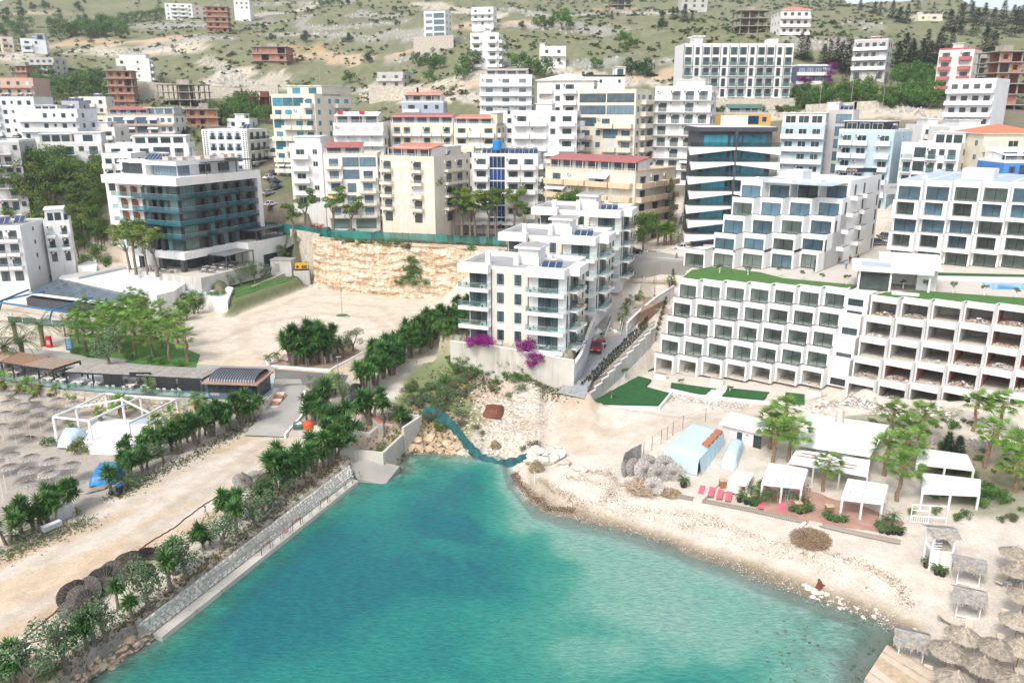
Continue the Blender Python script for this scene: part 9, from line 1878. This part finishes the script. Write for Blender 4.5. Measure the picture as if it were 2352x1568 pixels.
b=MB();b.box(-.45,.45,-.3,.3,0,2.0,'flagred');b.box(-.3,.3,-.31,-.3,.5,1.3,'grey_w');p=P(114,795,4.9);tag(b.obj('vending_cabinet',None,(p.x,p.y,4.8)),'red drinks cabinet by the date palm on the promenade','cabinet')
p=P(160,802,4.9);b=MB();b.box(-.6,.6,-.08,.08,0,2.1,'bluebeam');[b.box(-.4,.4,-.1,-.08,1.8-k*.28,1.86-k*.28,'whiteframe')for k in range(6)];tag(b.obj('info_board',None,(p.x,p.y,4.8)),'dark teal information board at the corner of the palm lawn','sign')
# vehicles
def car(label,loc_,rz,paint,L_=4.2,Wd=1.75,Ht=1.45,van=False,cat='car',name='parked_car',group=None):
 rt=root(name,label,cat,loc_,rz,group);key=('car',paint,L_,van)
 def body():
  b=MB();hl,hw=L_/2,Wd/2;zc=.32;zb=.82 if not van else.95
  prof=[(-hl,.42),(-hl,zb-.12),(-hl+.12,zb),(-hl+(.15 if van else.35),zb+.04),(hl*.42,zb),(hl-.12,zb-.16),(hl,zb-.3),(hl,.42),(hl-.25,zc),(-hl+.25,zc)]
  secs=[(-1,.92),(-.93,1.0),(.93,1.0),(1,.92)];n=len(prof);V=[]
  for s,k in secs:
   for x,z in prof:V.append((x*(1 if abs(s)<1 else.985),s*hw,zc+(z-zc)*(1 if abs(s)<1 else.93)))
  F=[(j*n+i,(j+1)*n+i,(j+1)*n+(i+1)%n,j*n+(i+1)%n)for j in range(3)for i in range(n)]+[tuple(range(n)),tuple(reversed(range(3*n,4*n)))]
  b.add(V,F,paint);return b.mesh('body')
 def cabin():
  b=MB();hl,hw=L_/2,Wd/2;zb=.80 if not van else.93;x0,x1=(-hl+.12,hl*.40)if van or L_<4.0 else(-hl*.62,hl*.38);r0,r1=x0+(.18 if van else.45),x1-(.75 if not van else.65)
  lo=[(x0,-hw*.93),(x1,-hw*.93),(x1,hw*.93),(x0,hw*.93)];hi=[(r0,-hw*.74),(r1,-hw*.74),(r1,hw*.74),(r0,hw*.74)]
  b.add([(x,y,zb)for x,y in lo]+[(x,y,Ht-.05)for x,y in hi],[(0,1,5,4),(1,2,6,5),(2,3,7,6),(3,0,4,7)],'carglass');b.add([(x,y,Ht-.05)for x,y in hi]+[(x*.96,y*.9,Ht)for x,y in hi],[(0,1,5,4),(1,2,6,5),(2,3,7,6),(3,0,4,7),(4,5,6,7)],paint)
  for k in range(4):b.beam((lo[k][0],lo[k][1],zb),(hi[k][0],hi[k][1],Ht-.04),.07,.07,paint)
  for s in(-1,1):xm=(r0+r1)/2-.05;b.beam((xm,s*hw*.935,zb),(xm,s*hw*.745,Ht-.04),.08,.05,paint)
  return b.mesh('cabin')
 ob('body',cached(key+(1,),body),rt);ob('cabin',cached(key+(2,Ht),cabin),rt)
 wm=cached('wheel',lambda:(lambda b:(b.tube((0,-.1,0),(0,.1,0),.32,.32,'black',14),b.tube((0,-.11,0),(0,.11,0),.19,.19,'metal',10),b.mesh('wheel'))[2])(MB()))
 for x in(-L_*.31,L_*.31):
  for y in(-Wd/2+.06,Wd/2-.06):ob('wheel',wm,rt,(x,y,.32))
 hm=cached('hl',lambda:(lambda b:(b.box(-.05,.03,-.2,.2,-.07,.08,'whiteframe'),b.mesh('headlight'))[1])(MB()));tm=cached('tl',lambda:(lambda b:(b.box(-.03,.05,-.15,.15,-.1,.12,'flagred'),b.mesh('taillight'))[1])(MB()))
 for y in(-.6,.6):ob('headlight',hm,rt,(L_/2-.03,y,.62));ob('taillight',tm,rt,(-L_/2+.02,y,.75))
 b_=cached(('mir',paint),lambda:(lambda b:(b.box(-.1,.1,-.08,.08,-.06,.08,paint),b.mesh('mirror'))[1])(MB()))
 for y in(-Wd/2-.08,Wd/2+.08):ob('mirror',b_,rt,(L_*.17,y,.92))
 return rt
mat('carglass',(.02,.03,.035),.06,.1,1,spec=.8)
for n_,c_ in(('p_white',(.78,.78,.78)),('p_silver',(.36,.38,.42)),('p_black',(.015,.016,.02)),('p_blue',(.015,.06,.16)),('p_grey',(.12,.13,.15)),('p_teal',(.03,.22,.24)),('p_red',(.35,.01,.015))):mat(n_,c_,.2,.04,.5,spec=.7)
def cpos(x,y,lift=.12):return G(x,y,lift)
car('dark red minivan parked nose down on the paved ramp',cpos(1374,806),R(-112),'redpaint',4.2,1.75,1.7,True)
p=P(1563,574,17.0);car('white hatchback in the car park before the slanted hotel',(p.x,p.y,17.02),R(178),'p_white',4.0,1.75,1.48)
p=P(1470,545,17.0);car('white delivery van under the grey green pine',(p.x,p.y,17.05),R(-88),'p_white',5.4,2.0,2.4,True,'van','parked_van')
p=P(1454,582,17.0);car('black car behind the farthest white apartment block',(p.x,p.y,17.02),R(10),'p_black')
for i,(x,c_,l)in enumerate(((748,'p_black','black car behind the teal fence left of the garages'),(880,'p_red','red car behind the teal fence'),(945,'p_white','white car behind the teal fence, middle of the row'),(1015,'p_teal','teal car behind the fence near the tallest pine'),(805,'p_silver','silver car behind the fence before the green garage doors'))):
 p=Q(x,540,203.2);car(l,(p.x,p.y,H(p.x,p.y)+.1),R(174),c_)
for i,(x,y,c_,l)in enumerate(((617,448,'p_silver','silver sedan parked on the sloping street beside the glass hotel'),(636,434,'p_blue','dark blue sedan parked up the sloping street'),(620,412,'p_white','white pickup at the top of the sloping street'),(628,402,'p_grey','grey car under the orange awning cafe'),(632,422,'p_blue','blue car half hidden by the street wall'),(622,474,'p_white','white car nosing out by the red shrub'))):
 p=G(x,y);car(l,(p.x,p.y,p.z+.1),R(60),c_)
for x,y,l in((2015,562,'dark car parked between the upper hotel blocks'),(2035,548,'second dark car parked between the upper hotel blocks')):p=P(x,y,18.0);car(l,(p.x,p.y,max(18.0,H(p.x,p.y))+.05),R(10),'p_grey')
p=Q(1828,200,1);
for x,Yc,l in((2085,262,'dark car on the mountain road above the blue hotel'),(2145,262,'pale car on the mountain road above the blue hotel')):p=Q(x,248,Yc);car(l,(p.x,p.y,H(p.x,p.y)+.1),R(175),'p_grey' if x<2100 else 'p_white')
p=P(1080,0,1)if False else P(660,812,LOTZ);car('silver car nose in under the big yucca grove',(P(680,828,LOTZ).x,P(680,828,LOTZ).y,LOTZ+.05),R(40),'p_silver')
p=P(672,822,LOTZ);
for x,y,l in((635,832,'white pot with a small palm left of the yucca grove'),(617,838,'second white pot near the lamp at the yucca grove')):p=P(x,y,LOTZ);rt=root('potted_palm',l,'potted plant',(p.x,p.y,LOTZ+.05));b=MB();b.tube((0,0,0),(0,0,.8),.38,.5,'white_clean',12);b.obj('pot',rt);t,c_,d=BK['cycad'][0];o=ob('foliage',c_,rt,(0,0,.9));o.scale=(1.5,1.5,1.5)
for i in range(8):x=1050+i*20;p=Q(x,520,202.6+(i%2)*1.6);rt=root('cafe_parasol','square off white parasol over the roadside cafe','parasol',(p.x,p.y,H(p.x,p.y)),0,'cafe parasols by the road');b=MB();b.add([(-1.9,-1.9,2.7),(1.9,-1.9,2.7),(1.9,1.9,2.7),(-1.9,1.9,2.7),(0,0,3.4)],[(0,1,4),(1,2,4),(2,3,4),(3,0,4)],'awning');b.obj('canopy',rt);b=MB();b.tube((0,0,0),(0,0,3.3),.06,.06,'wood',6);b.obj('pole',rt)
p=P(14,1556,2.6);rt=root('boat','small white boat with a blue canopy at the bottom left corner','boat',(p.x-1.0,p.y,2.6),R(50));b=MB()
b.add([(-2.6,-.9,1.0),(1.8,-.9,1.0),(3.2,0,1.25),(1.8,.9,1.0),(-2.6,.9,1.0),(-2.5,-.6,.1),(1.6,-.5,.1),(2.6,0,.35),(1.6,.5,.1),(-2.5,.6,.1)],[(0,1,6,5),(1,2,7,6),(2,3,8,7),(3,4,9,8),(4,0,5,9),(5,6,7,8,9),(4,3,2,1,0)],'white_clean');b.obj('hull',rt)
b=MB();b.box(-1.6,.9,-.85,.85,2.4,2.5,'bluepaint');[b.tube((x,y,1),(x,y,2.4),.03,.03,'metal',5)for x in(-1.5,.8)for y in(-.8,.8)];b.obj('canopy',rt);b=MB();b.box(-.6,.2,-.5,.5,1.0,1.5,'black');b.obj('console',rt)
for x,y,s,l in((255,1137,.7,'black plastic bag at the foot of the lone yucca'),(270,1140,.8,'larger black plastic bag beside the blue lidded bin')):o=ob('rubbish_bag',rockmesh('bag'+str(x),.6,.9,'black',2,4),None,G(x,y,.3));o.scale=(s,s,s);tag(o,l,'rubbish bag')
p=G(276,1132);rt=root('wheelie_bin','black wheelie bin with a blue lid beside the date palm','bin',p);b=MB();b.box(-.3,.3,-.35,.35,0,1.0,'black');b.obj('body',rt);b=MB();b.box(-.33,.33,-.38,.38,1.0,1.1,'bluepaint');b.obj('lid',rt)
# people
def person(label,loc_,rz,shirt,pants,pose='stand',s=1.0,bare=True):
 J={'pel':(0,0,.95),'wa':(0,0,1.12),'ch':(0,0,1.36),'nk':(0,0,1.50),'hd':(0,.02,1.62),'ht':(0,.01,1.73),'ls':(-.19,0,1.42),'le':(-.25,.0,1.14),'lw':(-.27,.06,.90),'lh':(-.27,.09,.80),'rs':(.19,0,1.42),'re':(.25,0,1.14),'rw':(.27,.06,.90),'rh':(.27,.09,.80),'lp':(-.10,0,.92),'lk':(-.11,.02,.50),'la':(-.11,-.02,.09),'lf':(-.11,.16,.04),'rp':(.10,0,.92),'rk':(.11,.02,.50),'ra':(.11,-.02,.09),'rf':(.11,.16,.04)}
 if pose=='walk':J.update(lk=(-.11,.22,.52),la=(-.11,.26,.12),lf=(-.11,.44,.10),rk=(.11,-.06,.50),ra=(.11,-.34,.16),rf=(.11,-.20,.05),le=(-.25,-.14,1.16),lw=(-.26,-.20,.92),lh=(-.26,-.22,.83),re=(.26,.12,1.16),rw=(.28,.30,1.0),rh=(.28,.37,.95))
 if pose=='sit':
  for k in('pel','wa','ch','nk','hd','ht','ls','rs','lp','rp'):a_=J[k];J[k]=(a_[0],a_[1],a_[2]-.5)
  J.update(lk=(-.14,.42,.50),la=(-.14,.44,.09),lf=(-.14,.6,.04),rk=(.14,.42,.50),ra=(.14,.46,.09),rf=(.14,.62,.04),le=(-.27,.1,.66),lw=(-.2,.32,.58),lh=(-.18,.4,.56),re=(.27,.1,.66),rw=(.2,.32,.58),rh=(.18,.4,.56))
 if pose=='lie':
  for k in list(J):a_=J[k];J[k]=(a_[0],a_[2]-.95,.14+a_[1]*.3)
 if pose=='bend':J.update(ch=(0,.22,1.25),nk=(0,.32,1.34),hd=(0,.40,1.40),ht=(0,.47,1.45),ls=(-.19,.22,1.28),rs=(.19,.22,1.28),le=(-.24,.34,1.02),lw=(-.2,.5,.86),lh=(-.18,.57,.8),re=(.24,.34,1.02),rw=(.2,.5,.86),rh=(.18,.57,.8),pel=(0,-.06,.95))
 Rr=dict(pel=.155,wa=.135,ch=.165,nk=.055,hd=.10,ht=.075,ls=.07,le=.045,lw=.032,lh=.04,rs=.07,re=.045,rw=.032,rh=.04,lp=.105,lk=.06,la=.042,lf=.035,rp=.105,rk=.06,ra=.042,rf=.035)
 E=[('pel','wa'),('wa','ch'),('ch','nk'),('nk','hd'),('hd','ht'),('ch','ls'),('ls','le'),('le','lw'),('lw','lh'),('ch','rs'),('rs','re'),('re','rw'),('rw','rh'),('pel','lp'),('lp','lk'),('lk','la'),('la','lf'),('pel','rp'),('rp','rk'),('rk','ra'),('ra','rf')]
 ks=list(J);me=bpy.data.meshes.new('person');me.from_pydata([J[k]for k in ks],[(ks.index(a_),ks.index(c_))for a_,c_ in E],[]);o=ob('person',me,None,loc_,rz);tag(o,label,'person');o.scale=(s,s,s)
 for m_ in('skin',shirt,pants):me.materials.append(MATS[m_])
 md=o.modifiers.new('skin','SKIN');md.use_smooth_shade=True
 for i,k in enumerate(ks):me.skin_vertices[0].data[i].radius=(Rr[k],Rr[k]*(.72 if k in('pel','wa','ch')else 1));me.skin_vertices[0].data[i].use_root=k=='pel'
 o.modifiers.new('ss','SUBSURF').levels=1;o.modifiers['ss'].render_levels=1
 dg=bpy.context.evaluated_depsgraph_get();ev=o.evaluated_get(dg);m2=bpy.data.meshes.new_from_object(ev);o.modifiers.clear();o.data=m2
 for m_ in('skin',shirt,pants):
  if m_ not in[x.name for x in m2.materials if x]:m2.materials.append(MATS[m_])
 names=[x.name for x in m2.materials];jp={k:Vector(J[k])for k in ks}
 for pg in m2.polygons:
  c_=pg.center;k=min(ks,key=lambda q:(jp[q]-c_).length);zone='skin'
  if k in('wa','ch','ls','rs')or(k in('le','re')and not bare):zone=shirt
  elif k in('pel','lp','rp')or(k in('lk','rk')and not(bare and pose=='walk'))or(k in('la','ra')and not bare):zone=pants
  elif k in('lf','rf'):zone='darkgrey' if 'darkgrey' in names else pants
  if k=='le' or k=='re':
   if(jp['ls' if k=='le' else 'rs']-c_).length<.2:zone=shirt
  pg.material_index=names.index(zone)
 h=jp['hd'].lerp(jp['ht'],.6);b=MB();ax=(jp['ht']-jp['nk']).normalized();fr_=Vector((0,1,0))if pose!='lie' else Vector((0,0,1));bk=(ax-fr_*.7).normalized()
 hr=rockmesh('hair',.118,.9,'hair',2,2,0.0);hh=ob('hair',hr,o,tuple(h+bk*.03));
 b=MB();f0=jp['hd'].lerp(jp['ht'],.3)+fr_*.095
 sx=Vector((1,0,0));b.beam(f0-ax*.01,f0+ax*.03+fr_*.0,.02,.03,'skin');[b.beam(f0+sx*q+ax*.035-fr_*.005,f0+sx*q+ax*.042-fr_*.005,.018,.012,'hair')for q in(-.035,.035)];b.beam(f0-ax*.04-sx*.02,f0-ax*.04+sx*.02,.01,.01,'red');b.obj('face',o)
 for sd,w_,e_ in(('l','lh','lw'),('r','rh','rw')):
  d=(jp[w_]-jp[e_]).normalized();b=MB();side=Vector((0,1,0))if pose!='lie' else Vector((0,0,1))
  for q,L_ in((-.027,.065),(-.009,.078),(.009,.074),(.027,.058)):a_=jp[w_]+side*q+d*.015;m_=a_+d*L_*.55;b.path([tuple(a_),tuple(m_),tuple(m_+(d+Vector((0,.4,0))).normalized()*L_*.5)],[.0095,.009,.007],'skin',5)
  a_=jp[w_]+side*.03-d*.02;b.path([tuple(a_),tuple(a_+(d+side*.9).normalized()*.05)],[.011,.008],'skin',5);b.obj('fingers',o)
 return o
mat('c_grey',(.33,.36,.42),.9,.08,3);mat('c_lime',(.55,.70,.35),.9,.06,3);mat('c_pink',(.75,.06,.30),.9,.06,3);mat('c_white',(.75,.74,.72),.9,.05,3);mat('c_blue',(.25,.45,.58),.9,.06,3);mat('c_jeans',(.08,.13,.22),.9,.1,4);mat('c_black',(.02,.02,.025),.9,.1,3)
person('man in a grey shirt and lime shorts walking down the dirt track',G(474,1194),R(-75),'c_grey','c_lime','walk')
person('worker in a bright pink shirt standing beside the red minivan',G(1361,800,.1),R(20),'c_pink','c_jeans','stand',bare=False)
person('worker in white clothes bending over rubble above the paved ramp',G(1405,770,.1),R(60),'c_white','c_white','bend',bare=False)
person('person in a pale blue shirt and jeans on the hotel terrace',P(1943,618,18.0),R(10),'c_blue','c_jeans',bare=False)
person('person in black facing the man in the blue shirt on the terrace',P(1951,606,18.0),R(190),'c_black','c_black',bare=False)
person('dark dressed person sitting on the ledge of the terraced hotel',P(1926,604,18.1),R(170),'c_black','c_jeans','sit',bare=False)
person('person in a dark jacket standing right of the terrace group',P(1969,603,18.0),R(-150),'c_black','c_grey',bare=False)
p=G(70,1004);person('sunbather in dark swimwear lying near the terrace wall',(p.x,p.y,p.z),R(80),'c_black','c_black','lie')
p=G(2344,1352);person('sunbather with a pale shirt lying on the lounger at the right edge',(p.x,p.y,p.z+.45),R(-40),'c_blue','c_white','lie')
p=G(1390,772,.1);rt=root('cement_mixer','turquoise cement mixer beside the stained steps','cement mixer',p,.5);b=MB();b.tube((0,0,.7),(.5,0,1.25),.42,.28,'paleblue',12);b.obj('drum',rt);b=MB();b.beam((-.5,-.4,0),(.1,-.1,.8),.08,.08,'paleblue');b.beam((-.5,.4,0),(.1,.1,.8),.08,.08,'paleblue');b.beam((.6,0,0),(.2,0,.8),.08,.08,'paleblue');b.obj('stand',rt);b=MB();b.tube((-.5,-.55,.25),(-.5,-.45,.25),.25,.25,'black',12);b.tube((-.5,.45,.25),(-.5,.55,.25),.25,.25,'black',12);b.obj('wheels',rt)
for x,y,l in((1366,770,'white rubble sack beside the cement mixer, left'),(1375,766,'big white rubble sack beside the cement mixer'),(1413,768,'white sack leaning at the steps')):o=ob('rubble_sack',rockmesh('sack',.65,.95,'white_clean',2,6),None,G(x,y,.4));tag(o,l,'sack')
for x,y,Yd,l in((1257*0+1267/1,415,205,''),):pass
for x,y,Yd,l in((776,262,231,'left red flag on the scalloped roof terrace'),(826,262,231,'right red flag on the scalloped roof terrace')):
 p=Q(x,284,Yd);z1=Q(x,254,Yd).z;rt=root('flag',l,'flag',p);b=MB();b.tube((0,0,-1),(0,0,z1-p.z),.05,.04,'whiteframe',5);b.obj('pole',rt);b=MB();b.add([(0,0,z1-p.z),(1.6,.2,z1-p.z-.25),(1.5,.1,z1-p.z-1.2),(0,0,z1-p.z-1.05)],[(0,1,2,3)],'flagred');b.obj('cloth',rt)
p=Q(1142,345,208);b=MB();b.tube((0,0,0),(0,0,2.2),1.15,1.15,'bluetank',14);b.tube((0,0,2.2),(0,0,2.5),1.15,.3,'bluetank',14);tag(b.obj('roof_water_tank',None,(p.x,p.y,p.z+.1)),'bright blue water tank on the roof of the blue glazed block','water tank')
# tell look-alikes apart by their place in the row
ORD='first second third fourth fifth sixth seventh eighth ninth tenth eleventh twelfth thirteenth fourteenth fifteenth sixteenth seventeenth eighteenth nineteenth'.split()
for t in 'twent thirt fort fift sixt sevent eight ninet'.split():ORD+=[t+'ieth']+[t+'y-'+q for q in ORD[:9]]
bpy.context.view_layer.update();fam={}
for o in bpy.data.objects:
 if o.get('label')and o.get('category')and o.parent is None:fam.setdefault(o['label'],[]).append(o)
for lab,os_ in fam.items():
 if 2<=len(os_)<=99 and len(lab.split())<=12:
  def pp(o):w=o.location;return proj(w.x,w.y,w.z)
  vx=[pp(o)for o in os_]
  if max(v[0]for v in vx)-min(v[0]for v in vx)>=.35*(max(v[1]for v in vx)-min(v[1]for v in vx)):os_.sort(key=lambda o:pp(o)[0]);w_='from the left'
  else:os_.sort(key=lambda o:-pp(o)[1]);w_='from the front'
  for k,o in enumerate(os_):o['label']=lab+', '+ORD[k]+' '+w_
  # air
b=MB();b.box(float(xs[0])-30,float(xs[-1])+30,-25,float(ys[-1])+30,-16,float(ZZ.max())+14,'white');hz_=b.obj('haze');stuff(hz_)
hm_=bpy.data.materials.new('air');hm_.use_nodes=True;hn=hm_.node_tree;hn.nodes.clear();ho=hn.nodes.new('ShaderNodeOutputMaterial');hv_=hn.nodes.new('ShaderNodeVolumePrincipled')
hv_.inputs['Density'].default_value=.00020;hv_.inputs['Color'].default_value=(.90,.94,1,1);hv_.inputs['Anisotropy'].default_value=.2;hn.links.new(hv_.outputs[0],ho.inputs['Volume']);hz_.data.materials.clear();hz_.data.materials.append(hm_)
